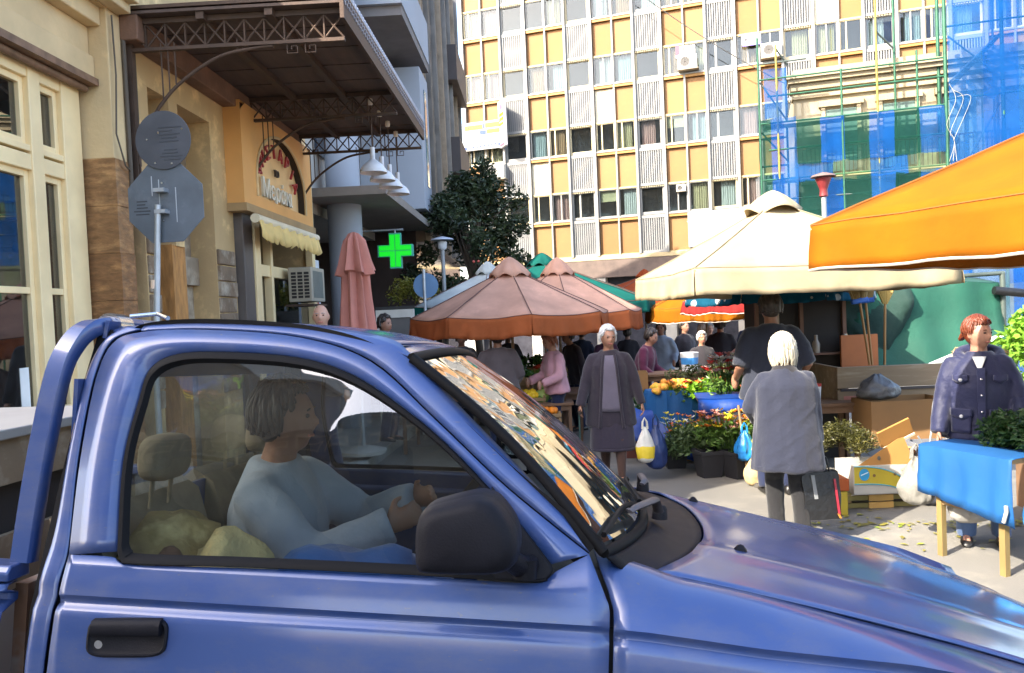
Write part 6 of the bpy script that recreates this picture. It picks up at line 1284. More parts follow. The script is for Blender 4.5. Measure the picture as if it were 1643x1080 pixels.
def person(label, loc, rz, H, outfit, pose=None, sk=SK1, hair='short', hairc=(.6, .6, .58), det=1, group=None, wide=1.0, hs=1.0):
    pose = pose or {}; s = H/1.7; t_ = thing('person', label, 'person', loc, rz, group); seed = sum(map(ord, label)) % 97
    V = lambda *a: Vector(a)*s
    lean = pose.get('lean', 0.); hipz = pose.get('hipz', .90)
    Lm = Matrix.Translation(V(0, 0, hipz)) @ Matrix.Rotation(lean, 4, 'X') @ Matrix.Translation(V(0, 0, -.90))   # upper body
    U = lambda *a: Lm @ V(*a)
    sw_ = .175*wide
    Sh = [U(-sw_, 0, 1.355), U(sw_, 0, 1.355)]; Hp = [V(-.085, 0, hipz), V(.085, 0, hipz)]
    An = [Vector(p)*s for p in pose.get('ankles', [(-.085, .02, .08), (.085, .02, .08)])]; toe = pose.get('toe', [(0, -1, 0), (0, -1, 0)])
    Wr = [Vector(p)*s for p in pose.get('wrists', [(-.29, -.06, .83), (.29, -.06, .83)])]
    pol = pose.get('poles', [(-.3, 1, -.2), (.3, 1, -.2)])
    El = [ik(Sh[i], Wr[i], .275*s, .245*s, Vector(pol[i])) for i in (0, 1)]
    Kn = [ik(Hp[i], An[i], .43*s, .41*s, Vector(pose.get('kpole', (0, -1, 0)))) for i in (0, 1)]
    Wr = [El[i] + (Wr[i]-El[i]).normalized()*.245*s for i in (0, 1)]
    hc = Lm @ V(0, -.015 - pose.get('headfwd', 0), 1.585)
    HT = Matrix.Translation(hc) @ Matrix.Rotation(pose.get('turn', 0), 4, 'Z') @ Matrix.Rotation(pose.get('nod', 0) + lean*.3, 4, 'X')
    # --- body
    b = MB(); hr = (.077*s, .096*s, .118*s)
    def face(d, q):
        q = q.copy()
        if d.z < 0: q.x *= 1 - .30*(-d.z)**1.6
        if d.z < 0 and d.y > 0: q.y *= 1 - .35*(-d.z)
        if d.y < 0:
            e = exp; q.y -= s*.023*e(-((d.x/.13)**2 + ((d.z + .12)/.17)**2)) + s*.007*e(-((d.x/.27)**2 + ((d.z + .46)/.08)**2)) + s*.012*e(-((d.x/.28)**2 + ((d.z + .82)/.16)**2)) + s*.004*e(-((d.x/.5)**2 + ((d.z-.27)/.08)**2))
            q.y += s*.011*e(-(((abs(d.x)-.36)/.16)**2 + ((d.z-.10)/.10)**2))
        return q
    hb = MB(); hb.ell((0, 0, 0), hr, 32, 24, face)
    for sx in (-1, 1): hb.ell((sx*.077*s, .008*s, -.005*s), (.012*s, .020*s, .032*s), 8, 6)
    b.add([HT @ Vector(v) for v in hb.v], hb.f)
    b.tube([U(0, .015, 1.40), (U(0, .01, 1.46) + hc)/2 - Vector((0, 0, .03*s)), hc + Vector((0, .012*s, -.05*s))], [.062*s, .054*s, .056*s], 14)
    b.loft([[Lm @ p if True else p for p in ringE(V(0, y, z), rx*s*wide, ry*s, 20)] for z, rx, ry, y in ((.84, .14, .11, 0), (.93, .15, .115, 0), (1.05, .135, .10, 0), (1.2, .145, .105, 0), (1.33, .15, .095, 0), (1.40, .11, .075, .005), (1.44, .06, .06, .01))], True, True)
    for i in (0, 1):
        b.tube([Sh[i], (Sh[i] + El[i])/2, El[i], (El[i]*.6 + Wr[i]*.4), Wr[i]], [.052*s, .046*s, .040*s, .039*s, .027*s], 12)
        add_hand(b, Wr[i], pose.get('hdir', [None, None])[i] and Vector(pose['hdir'][i]) or (Wr[i]-El[i]), Vector(pose.get('palm', [(1, 0, 0), (-1, 0, 0)])[i]), s, pose.get('curl', (.35, .35))[i], det, (1 if i == 0 else -1) * (1))
        b.tube([Hp[i], (Hp[i] + Kn[i])/2, Kn[i], Kn[i]*.65 + An[i]*.35, An[i]], [.085*s, .075*s, .055*s, .056*s, .036*s], 12)
        b.tube([An[i] + Vector((0, .03*s, -.03*s)), An[i] + Vector(toe[i])*.14*s - Vector((0, 0, .05*s))], [.036*s, .03*s], 10)
    ob_ = b.build('body', skin(sk), t_); remesh(ob_, .0075 if det else .014, 2)
    for sx in (-1, 1):
        o = MB().ell((0, 0, 0), (.011*s, .008*s, .0075*s), 10, 8).build('eye', M('eye_dark', (.03, .02, .018), .15, var=0), t_, 80); o.matrix_basis = HT @ Matrix.Translation((sx*.030*s, -.081*s, .012*s))
        o = MB().tube([(-.018*s, 0, 0), (0, -.003*s, .004*s), (.018*s, .004*s, 0)], .0032*s, 6).build('eyebrow', M('brow_%.2f' % hairc[0], tuple(c*.5 for c in hairc), .8), t_, 80); o.matrix_basis = HT @ Matrix.Translation((sx*.031*s, -.088*s, .031*s))
    o = MB().tube([(-.024*s, .008*s, 0), (0, -.002*s, -.002*s), (.024*s, .008*s, 0)], .005*s, 6).build('lips', M('lips', (.40, .13, .11), .5), t_, 80); o.matrix_basis = HT @ Matrix.Translation((0, -.090*s, -.055*s))
    # --- hair
    if hair != 'bald':
        rr = random.Random(seed); h_ = MB()
        up_ = {'short': .10, 'bob': .10, 'tied': .06}.get(hair, .08)
        h_.ell((0, .016*s, .020*s), (hr[0]*1.05, hr[1]*.99, hr[2]*.99), 20, 14)
        nl = 420 if det else 45
        for i in range(nl):
            az = rr.uniform(0, 2*pi); fr = -sin(az)      # fr>0: front
            if hair == 'bob': thm = 100 if fr < .45 else 48; drop = .085
            elif hair == 'tied': thm = 92 if fr < .3 else 58; drop = .0
            else: thm = 108 if fr < .2 else 74 if fr < .6 else 46; drop = .01
            if hair == 'bob' and .1 < fr < .62: drop = .04
            th0 = rr.uniform(0, 50); pts = []
            for k in range(6):
                th = R(lerp(th0, thm + rr.uniform(-9, 6), k/5)); a2 = az + .12*sin(k + i)*.5; d = Vector((sin(th)*cos(a2), sin(th)*sin(a2), cos(th)))
                pts.append(Vector((d.x*hr[0]*1.10, d.y*hr[1]*1.06 + .012*s, d.z*hr[2]*1.08 + .014*s)) + d*(rr.uniform(-.002, .010) + .006*sin(i*1.7 + k*.6))*s)
            if drop: e = pts[-1]; pts += [e + Vector((e.x*.02, e.y*.02, -drop*s*.5)), e + Vector((-e.x*.10, -e.y*.06, -drop*s*rr.uniform(.55, 1.2)))]
            w_ = (.0068 if det else .02)*s*rr.uniform(.7, 1.3); n_ = len(pts); h_.tube(pts, [w_*.7] + [w_]*(n_-3) + [w_*.8, w_*.35], 5, flat=.6)
        if hair == 'tied':
            for i in range(30): a = rr.uniform(0, 6.3); q = rr.uniform(0, .016)*s; h_.tube([Vector((q*cos(a), .088*s, .0 + q*sin(a))), Vector((q*1.6*cos(a), .125*s, -.015*s + q*1.5*sin(a))), Vector((q*1.2*cos(a), .155*s, -.05*s + q*sin(a)))], [.012*s, .013*s, .005*s], 5)
        o = h_.build('hair', M('hair_%.2f_%.2f' % (hairc[0], hairc[1]), hairc, .45, var=.3, vs=18, stretch=(4, 4, 1)), t_, 80); o.matrix_basis = HT @ Matrix.Diagonal((hs, hs, hs*.98, 1))
    # --- clothes
    def sleeve(mb, i, r0, r1, r2, frac=1.0):
        e = El[i].lerp(Wr[i], 1) if frac >= 1 else None
        pts = [U((-.07, .07)[i], 0, 1.375), Sh[i] + (U(0, 0, 1.36) - Sh[i])*.10, Sh[i].lerp(El[i], .5), El[i]]; rs = [r0*s*.72, r0*s*.93, (r0 + r1)/2*s, r1*s]
        if frac >= 1: pts += [El[i].lerp(Wr[i], .5), Wr[i] + (Wr[i]-El[i]).normalized()*.012*s]; rs += [(r1 + r2)/2*s, r2*s]
        elif frac < .6: pts = pts[:3]; rs = rs[:3]
        pp = []; rq = []
        for k in range(len(pts)-1):
            for j in range(4): t = j/4; pp.append(pts[k].lerp(pts[k+1], t)); rq.append(lerp(rs[k], rs[k+1], t)*(1 + .10*noise.noise((k*3 + j*1.1, i*5, seed))))
        pp.append(pts[-1]); rq.append(rs[-1]); mb.tube(pp, rq, 16)
    for it in outfit:
        kind = it['k']; c = MB(); vx = it.get('vx', .011 if det else .018); mt = it['m']; w_ = it.get('w', 1.)*wide; fold = it.get('fold', .05)
        if kind == 'coat':
            hem = it.get('hem', .78); prof = [(hem, .245, .175, .0), (hem + .02, .25, .18, 0), (lerp(hem, 1.05, .5), .232, .168, 0), (1.05, .212, .152, 0), (1.18, .212, .150, -.005), (1.29, .205, .140, 0), (1.35, .178, .120, .005), (1.40, .128, .098, .01), (1.435, .090, .084, .012), (1.46, .076, .076, .012)]
            rg = []
            for k in range(len(prof)-1):
                for j in range(3):
                    t = j/3; a_, b_ = prof[k], prof[k+1]; z, rx, ry, y = [lerp(a_[q], b_[q], t) for q in range(4)]
                    rg.append([Lm @ p for p in ringE(V(0, y, z), rx*s*w_, ry*s*it.get('d', 1), 40, fold*(1.4 if z < 1.1 else .8), seed)])
            c.loft(rg, True, True)
            for i in (0, 1): sleeve(c, i, it.get('sl', .078), it.get('sl', .078)*.86, it.get('sl', .078)*.72, it.get('frac', 1))
            o = c.build(it.get('n', 'jacket'), mt, t_); remesh(o, vx, 2, it.get('amp', .016)*s)
        elif kind == 'trousers':
            c.loft([ringE(V(0, 0, z + hipz - .9), rx*s*w_, ry*s, 28, .03, seed) for z, rx, ry in ((.80, .17, .125), (.88, .178, .132), (.98, .165, .12), (1.05, .15, .112))], True, True)
            for i in (0, 1):
                pts = [Hp[i], Hp[i].lerp(Kn[i], .5), Kn[i], Kn[i].lerp(An[i], .5), An[i] + Vector((0, 0, -.02*s))]; rs = [.098, .09, .075, .068, it.get('cuff', .068)]; pp = []; rq = []
                for k in range(4):
                    for j in range(4): pp.append(pts[k].lerp(pts[k+1], j/4)); rq.append(lerp(rs[k], rs[k+1], j/4)*s*(1 + .09*noise.noise((k*2 + j, i*4, seed))))
                pp.append(pts[-1]); rq.append(rs[-1]*s); c.tube(pp, rq, 18)
            o = c.build('trousers', mt, t_); remesh(o, vx, 2, .010*s)
        elif kind == 'skirt':
            hem = it.get('hem', .42); rg = []
            for k in range(14):
                t = k/13; z = lerp(1.02, hem, t); cx = lerp(0, (Kn[0].x + Kn[1].x)/2/s, t); cy = lerp(0, (Kn[0].y + Kn[1].y)/2/s, t)
                rg.append(ringE(V(cx, cy, z), lerp(.165, .215, t**.7)*s*w_, lerp(.125, .165, t**.7)*s, 48, .02 + .06*t, seed, fq=4.))
            c.loft(rg, True, False); c.loft([rg[-1], [p*1 + Vector((0, 0, .03*s)) for p in rg[-1]]], True, False); o = c.build('skirt', mt, t_, 70, solid=.006)
        elif kind == 'shoes':
            for i in (0, 1):
                q = MB(); f_ = Vector(toe[i]).normalized(); sd_ = Vector((f_.y, -f_.x, 0)); base = An[i] - Vector((0, 0, .078*s))
                rg = []
                for x, wd, hh in ((-.075, .022, .05), (-.06, .034, .075), (-.02, .038, .085), (.05, .040, .065), (.12, .044, .048), (.165, .036, .036), (.185, .018, .022)):
                    rg.append([base + f_*x*s + sd_*wd*s*cos(a) + Vector((0, 0, max(.0, hh*s*.5 + hh*s*.55*sin(a)))) for a in [2*pi*j/14 for j in range(14)]])
                q.loft(rg, True, True); q.build('shoe', mt, t_, 60)
        elif kind == 'front':      # pieces lying on the chest: list of (x0,x1,z0,z1) as curved patches on an ellipse
            for (x0, x1, z0, z1, nm, m2, off) in it['p']:
                rw = []
                for a in range(9):
                    row = []
                    for kz in range(7):
                        z = lerp(z0, z1, kz/6); x = lerp(x0, x1, a/8); ry = .155 + off; rx = .235; yy = -ry*sqrt(max(.05, 1-(x/rx)**2)) - .004; row.append(Lm @ V(x, yy, z))
                    rw.append(row)
                MB().grid(rw).build(nm, m2, t_, 70, solid=.006)
    return t_, s, Wr, Lm, HT
# materials
CG = cloth('coat_greyblue', (.017, .020, .036), var=.12, bs=16, b=.008); BKT = cloth('black_trousers', (.012, .012, .014)); NAVY = cloth('navy_parka', (.012, .015, .05), var=.2, bs=14, b=.010, rough=.55); JEAN = cloth('jeans', (.05, .09, .19)); DJEAN = cloth('dark_jeans', (.012, .018, .05)); CARDG = cloth('dark_cardigan', (.028, .022, .032)); SWE = cloth('grey_sweater', (.115, .10, .135)); DSK = cloth('dark_skirt', (.030, .024, .038)); STO = cloth('stocking', (.075, .04, .03)); BSH = M('black_shoe', (.015, .014, .014), .4, var=.2); PINKJ = cloth('pink_jacket', (.52, .27, .30), bs=18, b=.008); DSH = cloth('dark_shirt', (.022, .026, .042)); BRW = cloth('brown_grey_sweater', (.085, .065, .065)); MAR = cloth('maroon_coat', (.085, .015, .04)); LBL = cloth('light_blue_shirt', (.30, .38, .50)); DKC = cloth('dark_coat', (.025, .022, .028)); WSH = cloth('white_shirt', (.34, .38, .45), bs=18, b=.008)
# 1 grey haired lady seen from behind
LK = person('elderly lady from behind in a grey blue jacket, white bobbed hair, carrying a black bag', (1.78, 5.70, 0), pi - R(6), 1.48, [
    dict(k='trousers', m=BKT, w=1.05), dict(k='shoes', m=BSH), dict(k='coat', m=CG, hem=.60, w=1.16, d=1.18, sl=.080, fold=.06, vx=.011)],
    dict(wrists=[(-.25, -.05, .80), (.20, -.30, .98)], ankles=[(-.09, .05, .08), (.09, -.08, .10)], nod=R(6), headfwd=.02, curl=(1.0, .6), lean=R(4), poles=[(-.3, 1, -.2), (.7, .8, -.1)]), hair='bob', hairc=(.42, .38, .29), wide=1.06, hs=1.16)
t_ = LK[0]
col_ = MB(); col_.loft([[LK[3] @ (p*1) for p in ringE(Vector((0, y, z))*LK[1], r1*LK[1], r2*LK[1], 24)] for z, r1, r2, y in ((1.405, .118, .100, .01), (1.47, .092, .088, .012), (1.475, .084, .08, .012), (1.42, .095, .08, .012))], True, False); col_.build('collar', cloth('black_collar', (.015, .014, .018)), t_, 70)
hem = MB()
for zz, rr_ in ((.635, 1.0),): hem.tube([LK[3] @ (p*1.01) for p in ringE(Vector((0, 0, zz))*LK[1], .245*1.12*1.06*LK[1], .175*1.15*LK[1], 40, .084, sum(map(ord, t_['label'])) % 97)] , .006, 6)
hem.build('hem_seam', CG, t_, 60)
def at_hand(P, i): bpy.context.view_layer.update(); return P[0].matrix_world @ P[2][i]
hnd = at_hand(LK, 0)
def tote(label, p, rz, w_, d, h, mat, strip_=None, drop=.16):
    t_ = thing('shopping_bag', label, 'bag', (p.x, p.y, p.z - drop - h - .07), rz); rg = []
    for k in range(9):
        t = k/8; bul = 1 + .12*sin(pi*t); rg.append([(a*w_/2*(1 + .08*noise.noise((a, b, t*3)))*(1 if t < .9 else .96), b*d/2*bul*(1 - .45*t), h*t) for a, b in ((-1, -1), (-.3, -1.1), (.3, -1.05), (1, -1), (1.04, 0), (1, 1), (.3, 1.1), (-.3, 1.05), (-1, 1), (-1.04, 0))])
    MB().loft(rg, True, True).build('bag_body', mat, t_, 60)
    for y in (-1, 1): MB().tube([(-w_*.28, y*d*.2, h*.97), (-w_*.2, y*d*.15, h + drop*.6), (0, 0, h + drop), (w_*.2, y*d*.15, h + drop*.6), (w_*.28, y*d*.2, h*.97)], .007, 6).build('handle', mat, t_, 60)
    if strip_:
        for x0, x1, z0, z1, mm in strip_: MB().prism([(x0*w_/2, z0*h), (x1*w_/2, z0*h), ((x1-.12)*w_/2, z1*h), ((x0-.12)*w_/2, z1*h)], lambda a, b, t: (a, -d/2*(1.18 - .5*(b/h)) - .004 + t, b), .004).build('print', mm, t_)
    return t_
tote('black glossy shopping bag with a silver and red edge held by the lady', hnd, R(5), .27, .14, .34, PBK, [(-.45, -.25, .45, .95, M('silver_print', (.2, .21, .22), .3)), (.78, .90, .10, .85, M('red_print', (.25, .015, .03), .4)), (.84, .96, .02, .12, M('orange_print', (.3, .14, .02), .4))])
# 2 walking woman
WK = person('elderly woman walking towards us in dark cardigan and skirt with a cane', (.72, 8.05, gz(8.05)), R(-4), 1.60, [
    dict(k='coat', m=CARDG, hem=.62, w=1.02, d=1.08, sl=.074, n='cardigan', amp=.012), dict(k='skirt', m=DSK, hem=.36, w=1.06), dict(k='shoes', m=BSH)],
    dict(wrists=[(-.33, -.14, .84), (.34, -.08, .82)], ankles=[(-.07, .22, .11), (.09, -.14, .08)], turn=R(18), nod=R(6), curl=(1., 1.), lean=R(3)), sk=SK1, hair='short', hairc=(.62, .62, .62), wide=1.08)
t_, s_, Wr_, Lm_, _h = WK
# sweater front showing between the open cardigan edges
rw = []
for a in range(11):
    f_ = lerp(-1, 1, a/10); row = []
    for kz in range(12):
        z = lerp(.80, 1.40, kz/11); hx = interp(z, [(.80, .105), (1.1, .085), (1.3, .07), (1.40, .055)]); x = f_*hx; ry = interp(z, [(.8, .182), (1.05, .162), (1.2, .160), (1.3, .150), (1.36, .128), (1.40, .108)]) + .012
        row.append(Lm_ @ (Vector((x, -ry*sqrt(max(.05, 1-(x/.25)**2)) + .004*noise.noise((x*20, 0, z*9)), z))*s_))
    rw.append(row)
MB().grid(rw).build('sweater_front', SWE, t_, 70, solid=.008)
for sg in (-1, 1):
    ed_ = []
    for kz in range(14):
        z = lerp(.62, 1.41, kz/13); hx = interp(z, [(.62, .13), (.80, .112), (1.1, .09), (1.3, .074), (1.41, .058)]); ry = interp(z, [(.62, .205), (.8, .19), (1.05, .17), (1.2, .168), (1.3, .156), (1.36, .134), (1.41, .112)]) + .014; ed_.append(Lm_ @ (Vector((sg*hx, -ry*sqrt(1-(hx/.25)**2), z))*s_))
    MB().tube(ed_, .014, 8, flat=.6).build('cardigan_edge', CARDG, t_, 70)
st_ = MB()
for i, an in enumerate(((-.07, .22, .11), (.09, -.14, .08))):
    hp = Vector((-.085 if i == 0 else .085, 0, .9))*s_; an_ = Vector(an)*s_; kn = ik(hp, an_, .43*s_, .41*s_, Vector((0, -1, 0))); st_.tube([kn, kn.lerp(an_, .35), kn.lerp(an_, .7), an_], [.061*s_, .062*s_, .05*s_, .042*s_], 14)
st_.build('stockings', STO, t_, 70)
hl = at_hand(WK, 0)
cn = thing('walking_cane', 'dark green walking cane in the hand of the walking woman', 'cane', (hl.x - .03, hl.y - .03, gz(8)))
MB().tube([(0, 0, 0), (0.01, 0, hl.z - gz(8) - .08)], .011, 8).build('shaft', M('cane_green', (.02, .05, .045), .4), cn, 60); MB().tube([(.01, .05, hl.z-gz(8)-.065), (.01, 0, hl.z-gz(8)-.06), (.01, -.07, hl.z-gz(8)-.075)], .014, 8).build('grip', M('cane_grip', (.03, .025, .02), .5), cn, 60)
hr_ = at_hand(WK, 1)
bag('carrier_bag', 'white and yellow carrier bag in the hand of the walking woman', (hr_.x + .02, hr_.y - .04, hr_.z - .60), .3, .20, .14, .36, M('bag_ivory', (.66, .64, .58), .4, var=.15, bump=.012, bs=12), PYE, True, 11)
bag('carrier_bag', 'dark blue carrier bag in the hand of the walking woman', (hr_.x + .14, hr_.y + .02, hr_.z - .68), .1, .22, .17, .44, M('bag_navy', (.012, .03, .12), .4, var=.2, bump=.012, bs=12), None, True, 12)
# 3 woman in navy parka at the right
RW = person('red haired woman in a navy parka standing behind the blue cloth table', (3.05, 5.50, 0), R(-28), 1.57, [
    dict(k='trousers', m=JEAN), dict(k='shoes', m=BSH), dict(k='coat', m=NAVY, hem=.80, w=1.02, d=1.12, sl=.078, n='parka', fold=.07, vx=.010)],
    dict(wrists=[(-.27, -.14, .86), (.26, -.22, .92)], turn=R(48), nod=R(2), curl=(.5, .6), ankles=[(-.11, .0, .08), (.12, .06, .08)]), sk=(.34, .18, .125), hair='tied', hairc=(.12, .025, .008), wide=1.03)
t_, s_, Wr_, Lm_, HT_ = RW
def chest_patch(x0, x1, z0, z1, off, nm, mat, cut=0):
    rw = []
    for a in range(9):
        x = lerp(x0, x1, a/8); row = []
        for kz in range(6):
            z = lerp(z0, z1, kz/5); rx = .25; ry = interp(z, [(.8, .20), (1.05, .172), (1.2, .172), (1.3, .158), (1.4, .12)]) + off; zz = z - (cut*(1-abs(2*a/8-1)) if kz == 0 else 0); row.append(Lm_ @ (Vector((x, -ry*sqrt(max(.05, 1-(x/rx)**2)), zz))*s_))
        rw.append(row)
    return MB().grid(rw).build(nm, mat, t_, 70, solid=.008)
NAV2 = cloth('navy_flap', (.014, .017, .056), var=.15, bs=20, b=.006, rough=.55)
chest_patch(-.19, -.06, .86, 1.0, .010, 'pocket', NAV2); chest_patch(-.195, -.055, .985, 1.04, .018, 'pocket_flap', NAV2, .03); chest_patch(.06, .19, .86, 1.0, .010, 'pocket', NAV2); chest_patch(.055, .195, .985, 1.04, .018, 'pocket_flap', NAV2, .03)
chest_patch(-.175, -.075, 1.25, 1.29, .010, 'pocket_flap', NAV2, .03); chest_patch(.085, .175, 1.25, 1.29, .010, 'pocket_flap', NAV2, .03); chest_patch(-.02, .035, .82, 1.34, .010, 'placket', NAV2)
for z in (.9, 1.02, 1.14, 1.26):
    p = Lm_ @ (Vector((.008, -.196 if z < 1.1 else -.186, z))*s_); MB().ell(p, (.009, .006, .009), 8, 6).build('button', CHROME, t_, 60)
for x, z in ((-.125, .985), (.125, .985), (-.125, 1.255)): MB().ell(Lm_ @ (Vector((x, -.19, z))*s_), (.012, .006, .012), 8, 6).build('button', M('button_pale', (.6, .6, .6), .3), t_, 60)
sh_ = MB(); rw = []
for a in range(7):
    x = lerp(-.045, .045, a/6); rw.append([Lm_ @ (Vector((x*(kz/4), -.158 + .05*(kz/4)**1.5, 1.30 + .12*kz/4))*s_) for kz in range(5)])
MB().grid(rw).build('white_blouse', cloth('blouse_white', (.7, .72, .70)), t_, 70, solid=.006)
hd_ = MB(); hd_.tube([Lm_ @ (Vector((.13*cos(a), .035 + .085*sin(a), 1.42 + .035*sin(a) - .02*(cos(a) if False else 0)))*s_) for a in [R(-60) + R(300)*j/20 for j in range(21)]], [.030 + .02*sin(pi*j/20) for j in range(21)], 10); hd_.build('hood', NAVY, t_, 70)
fu = MB(); rr = random.Random(6)
for j in range(160):
    a = R(0) + R(180)*rr.random(); p = Lm_ @ (Vector((.165*cos(a), .05 + .10*sin(a), 1.425 + .035*sin(a) + rr.gauss(0, .012)))*s_); d = Vector((rr.gauss(0, 1), rr.gauss(0, 1), rr.gauss(0, 1))).normalized()*.035; fu.tube([p, p + d], [.005, .001], 4)
fu.build('fur_trim', M('fur', (.50, .34, .18), .9, var=.3), t_, 80)
# 4 tall man seen from behind
person('tall man in a dark short sleeved shirt facing away behind the lady', (2.12, 7.15, gz(7.15)), pi, 1.82, [dict(k='trousers', m=DJEAN), dict(k='shoes', m=BSH), dict(k='coat', m=DSH, hem=.82, w=1.02, sl=.085, frac=.8, n='shirt')], dict(wrists=[(-.27, -.16, .98), (.27, -.16, .98)]), sk=SK2, hair='short', hairc=(.03, .022, .018), wide=1.12, det=0)
# 5 woman in pink
person('woman with reddish hair in a pale pink jacket at the stall', (.22, 10.35, gz(10.35)), R(-62), 1.58, [dict(k='trousers', m=DJEAN), dict(k='shoes', m=BSH), dict(k='coat', m=PINKJ, hem=.84, w=.95, sl=.075)], dict(wrists=[(-.18, -.32, 1.02), (.16, -.30, 1.0)], nod=R(22), headfwd=.03, lean=R(4)), hair='bob', hairc=(.28, .10, .05), det=0)
person('broad man in a brown grey sweater with his back to us at the cauliflowers', (-.52, 9.95, gz(9.95)), pi + R(8), 1.66, [dict(k='trousers', m=DJEAN), dict(k='shoes', m=BSH), dict(k='coat', m=BRW, hem=.84, w=1.08, sl=.085)], dict(wrists=[(-.25, -.2, 1.0), (.25, -.2, 1.0)]), sk=SK2, hair='short', hairc=(.05, .03, .02), det=0, wide=1.1)
person('person in dark clothes bending behind the woman in pink', (.62, 12.6, gz(12.6)), R(-60), 1.66, [dict(k='trousers', m=DJEAN), dict(k='shoes', m=BSH), dict(k='coat', m=DKC, hem=.8)], dict(lean=R(14)), hair='short', hairc=(.03, .02, .02), det=0)
person('bald man whose head shows just above the truck roof', (-2.28, 8.2, .12), R(-20), 1.80, [dict(k='trousers', m=DJEAN), dict(k='shoes', m=BSH), dict(k='coat', m=DKC, hem=.8)], dict(turn=R(30)), sk=(.48, .27, .19), hair='bald', det=0)
person('dark haired person barely showing over the truck roof by the closed parasol', (-2.05, 10.4, .1), R(60), 1.68, [dict(k='trousers', m=DJEAN), dict(k='shoes', m=BSH), dict(k='coat', m=DKC, hem=.8)], {}, hair='short', hairc=(.03, .02, .02), det=0)
person('person in a maroon coat leaning over the boxes beyond the walking woman', (1.50, 11.6, gz(11.6)), R(60), 1.60, [dict(k='trousers', m=DJEAN), dict(k='shoes', m=BSH), dict(k='coat', m=MAR, hem=.76)], dict(lean=R(16), nod=R(12), wrists=[(-.2, -.35, .95), (.2, -.35, .95)]), hair='short', hairc=(.03, .02, .02), det=0)
person('person in plum clothes farther off behind the walking woman', (1.30, 15.0, gz(15)), R(20), 1.62, [dict(k='trousers', m=DJEAN), dict(k='coat', m=cloth('plum', (.12, .05, .10)), hem=.8)], {}, hair='bob', hairc=(.05, .03, .03), det=0)
crowd = [('man in a light blue shirt under the small orange umbrella', 2.45, 15.6, 1.72, LBL, -20, (.05, .03, .02), 'short'), ('man in black in the shade right of the blue shirt', 3.05, 16.3, 1.74, DKC, 30, (.03, .02, .02), 'short'), ('woman in dark grey at the back of the crowd', 3.6, 17.2, 1.66, cloth('dkgrey', (.06, .06, .07)), 160, (.12, .07, .04), 'bob'), ('broad person in black left of the umbrella pole', 3.3, 14.2, 1.74, DKC, 170, (.03, .02, .02), 'short'), ('tall dark figure right of the umbrella pole', 4.15, 15.4, 1.80, cloth('dkblue', (.02, .025, .05)), 200, (.03, .02, .02), 'short'), ('person in dark brown facing the tall man', 4.55, 14.0, 1.66, BRW, 60, (.10, .05, .03), 'bob'), ('person in pale shirt far down the lane', 4.05, 18.5, 1.68, WSH, 10, (.2, .18, .16), 'short'), ('grey haired man far behind the plant trays', 2.75, 13.2, 1.50, DKC, 10, (.45, .44, .42), 'short'), ('seated elder with white hair and pale scarf among the dark coats', 3.75, 12.9, 1.42, cloth('scarfgrey', (.22, .2, .24)), -10, (.62, .6, .58), 'short'), ('person in red brown at the edge of the dark display', 4.35, 12.6, 1.55, cloth('redbrown', (.16, .06, .04)), -30, (.12, .06, .04), 'bob'), ('dark coated shopper left of the small orange umbrella', 2.0, 17.5, 1.66, DKC, 180, (.04, .03, .02), 'short'), ('dark blue coated shopper beyond the second pink umbrella', .95, 17.0, 1.70, cloth('dkblue', (.02, .025, .05)), 170, (.05, .03, .02), 'short'), ('shopper in black under the teal umbrella', -.6, 15.5, 1.70, DKC, 20, (.03, .02, .02), 'short'), ('shopper in grey under the left pink umbrella edge', -1.3, 13.2, 1.68, cloth('midgrey', (.12, .12, .14)), 0, (.1, .08, .06), 'short')]
for lab, x, y, H_, mt, a, hcx, hs in crowd:
    person(lab, (x, y, gz(y)), R(a), H_, [dict(k='trousers', m=DJEAN, vx=.025), dict(k='coat', m=mt, hem=.78, vx=.024)], dict(wrists=[(-.27, -.12, .92), (.27, -.16, .95)]), hair=hs, hairc=hcx, det=0, group='shoppers deep in the lane')
# driver inside the truck
bpy.context.view_layer.update()
def TL(u, v, w_): return truck.matrix_world @ Vector((u, v, w_))
dl = TL(-.44, .95, .0)
DR = person('driver in a pale blue shirt at the wheel of the blue truck', (dl.x, dl.y, -.01), R(84), 1.66, [dict(k='trousers', m=DJEAN), dict(k='coat', m=WSH, hem=.84, w=1.05, sl=.084, n='shirt', amp=.012)],
    dict(hipz=.80, ankles=[(-.10, -.62, .55), (.10, -.60, .55)], wrists=[(-.13, -.45, 1.15), (.16, -.46, 1.16)], poles=[(-.6, .2, -1), (.6, .2, -1)], turn=R(8), curl=(1.1, 1.1), lean=R(5)), sk=SK2, hair='short', hairc=(.022, .017, .014), det=1, wide=1.08)
# things on the passenger side of the cab and in the load bed
fm = thing('torn_foam_bundle', 'torn yellow foam and sacking heaped on the seat behind the door glass', 'bundle', tuple(TL(-.46, .30, .78)), -R(6))
FOAM = M('foam', (.80, .62, .28), .95, var=.25, vs=9, bump=.012, bs=30, col2=(.35, .24, .09), c2=-.02, c2s=5)
q = MB(); q.ell((-.06, 0, .26), (.15, .20, .22), 26, 18, lambda d, p: p*(1 + .22*noise.noise(d*2.6))); q.build('foam_block', FOAM, fm, 70)
q = MB(); q.ell((.10, -.04, .20), (.12, .18, .24), 26, 18, lambda d, p: p*(1 + .22*noise.noise(d*2.4 + Vector((5, 0, 0))))); q.build('sacking', M('sacking', (.62, .48, .22), .95, var=.3, vs=10, bump=.01, bs=60), fm, 70)
q = MB(); q.ell((.02, -.15, .40), (.03, .04, .05), 10, 8); q.build('knot', M('foam_dark', (.14, .07, .04), .9), fm, 70)
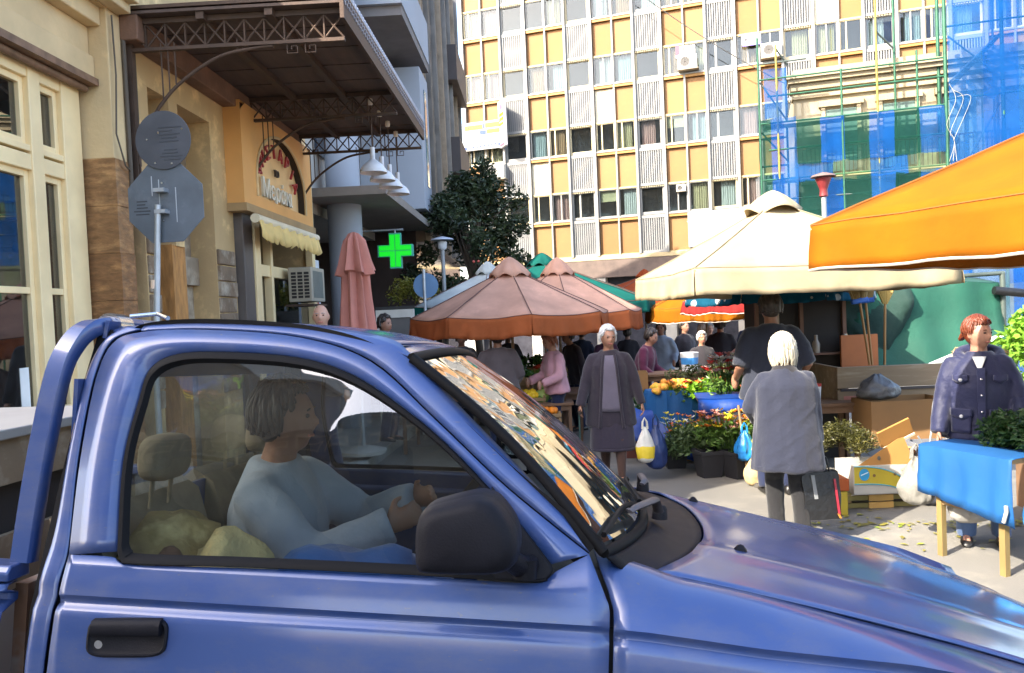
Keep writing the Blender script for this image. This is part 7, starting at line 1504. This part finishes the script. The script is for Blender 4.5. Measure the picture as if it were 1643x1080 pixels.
bt = thing('blue_jacket', 'crumpled blue jacket lying along the cab seat', 'jacket', tuple(TL(-.15, .42, .80)), -R(6)); q = MB(); q.ell((0, 0, .20), (.30, .22, .16), 30, 18, lambda d, p: p*(1 + .30*noise.noise(d*2.2))); q.build('cloth', cloth('blue_jacket_cloth', (.02, .10, .34), var=.3), bt, 70)
cg_ = thing('load_box', 'weathered wooden box with pale lid riding in the truck bed', 'box', tuple(TL(-1.45, .62, .66)), -R(6))
MB().bx(-.42, .38, -.42, .5, .73, .76).build('lid', M('grey_ply', (.30, .28, .25), .8, var=.15, vs=3), cg_, bevel=.004)
for k, (z0, z1, mm) in enumerate(((.60, .728, WWD), (.30, .46, WWD), (0, .29, M('dust_board', (.34, .29, .24), .85, var=.25)))): MB().bx(-.40, .36, -.41, -.385, z0, z1).build('board', mm, cg_); MB().bx(.34, .36, -.384, .48, z0, z1).build('board', mm, cg_)
MB().bx(-.38, .33, -.37, .46, .01, .72).build('inner', DARKIN, cg_)

# freeze the fused garments and bodies and press folds into the cloth
def freeze():
    dg = bpy.context.evaluated_depsgraph_get()
    done = [(o, amp, bpy.data.meshes.new_from_object(o.evaluated_get(dg))) for o, amp in RM_]
    for o, amp, me in done:
        mats = list(o.data.materials); o.modifiers.clear(); o.data = me; me.name = o.name
        if not me.materials:
            for m_ in mats: me.materials.append(m_)
        if amp:
            sd_ = (sum(map(ord, o.parent['label'])) % 53)*1.7; N3 = noise.noise
            nn = len(me.vertices); na = [0.]*(3*nn); me.vertices.foreach_get('normal', na); ca = [0.]*(3*nn); me.vertices.foreach_get('co', ca)
            for q in range(nn):
                c = Vector(ca[3*q:3*q+3]); n = Vector(na[3*q:3*q+3])
                k = N3((c.x*9 + sd_, c.y*9, c.z*1.5)); k2 = N3((c.x*4, c.y*4 + sd_, c.z*9 + c.x*8)); k3 = N3((c.x*17, c.y*17 + sd_, c.z*6))
                c = c + n*(amp*(1.05*k + .38*(abs(k2)*-1.6 + .4) + .22*k3)); ca[3*q:3*q+3] = c
            me.vertices.foreach_set('co', ca)
        me.polygons.foreach_set('use_smooth', [True]*len(me.polygons)); me.update()
freeze()
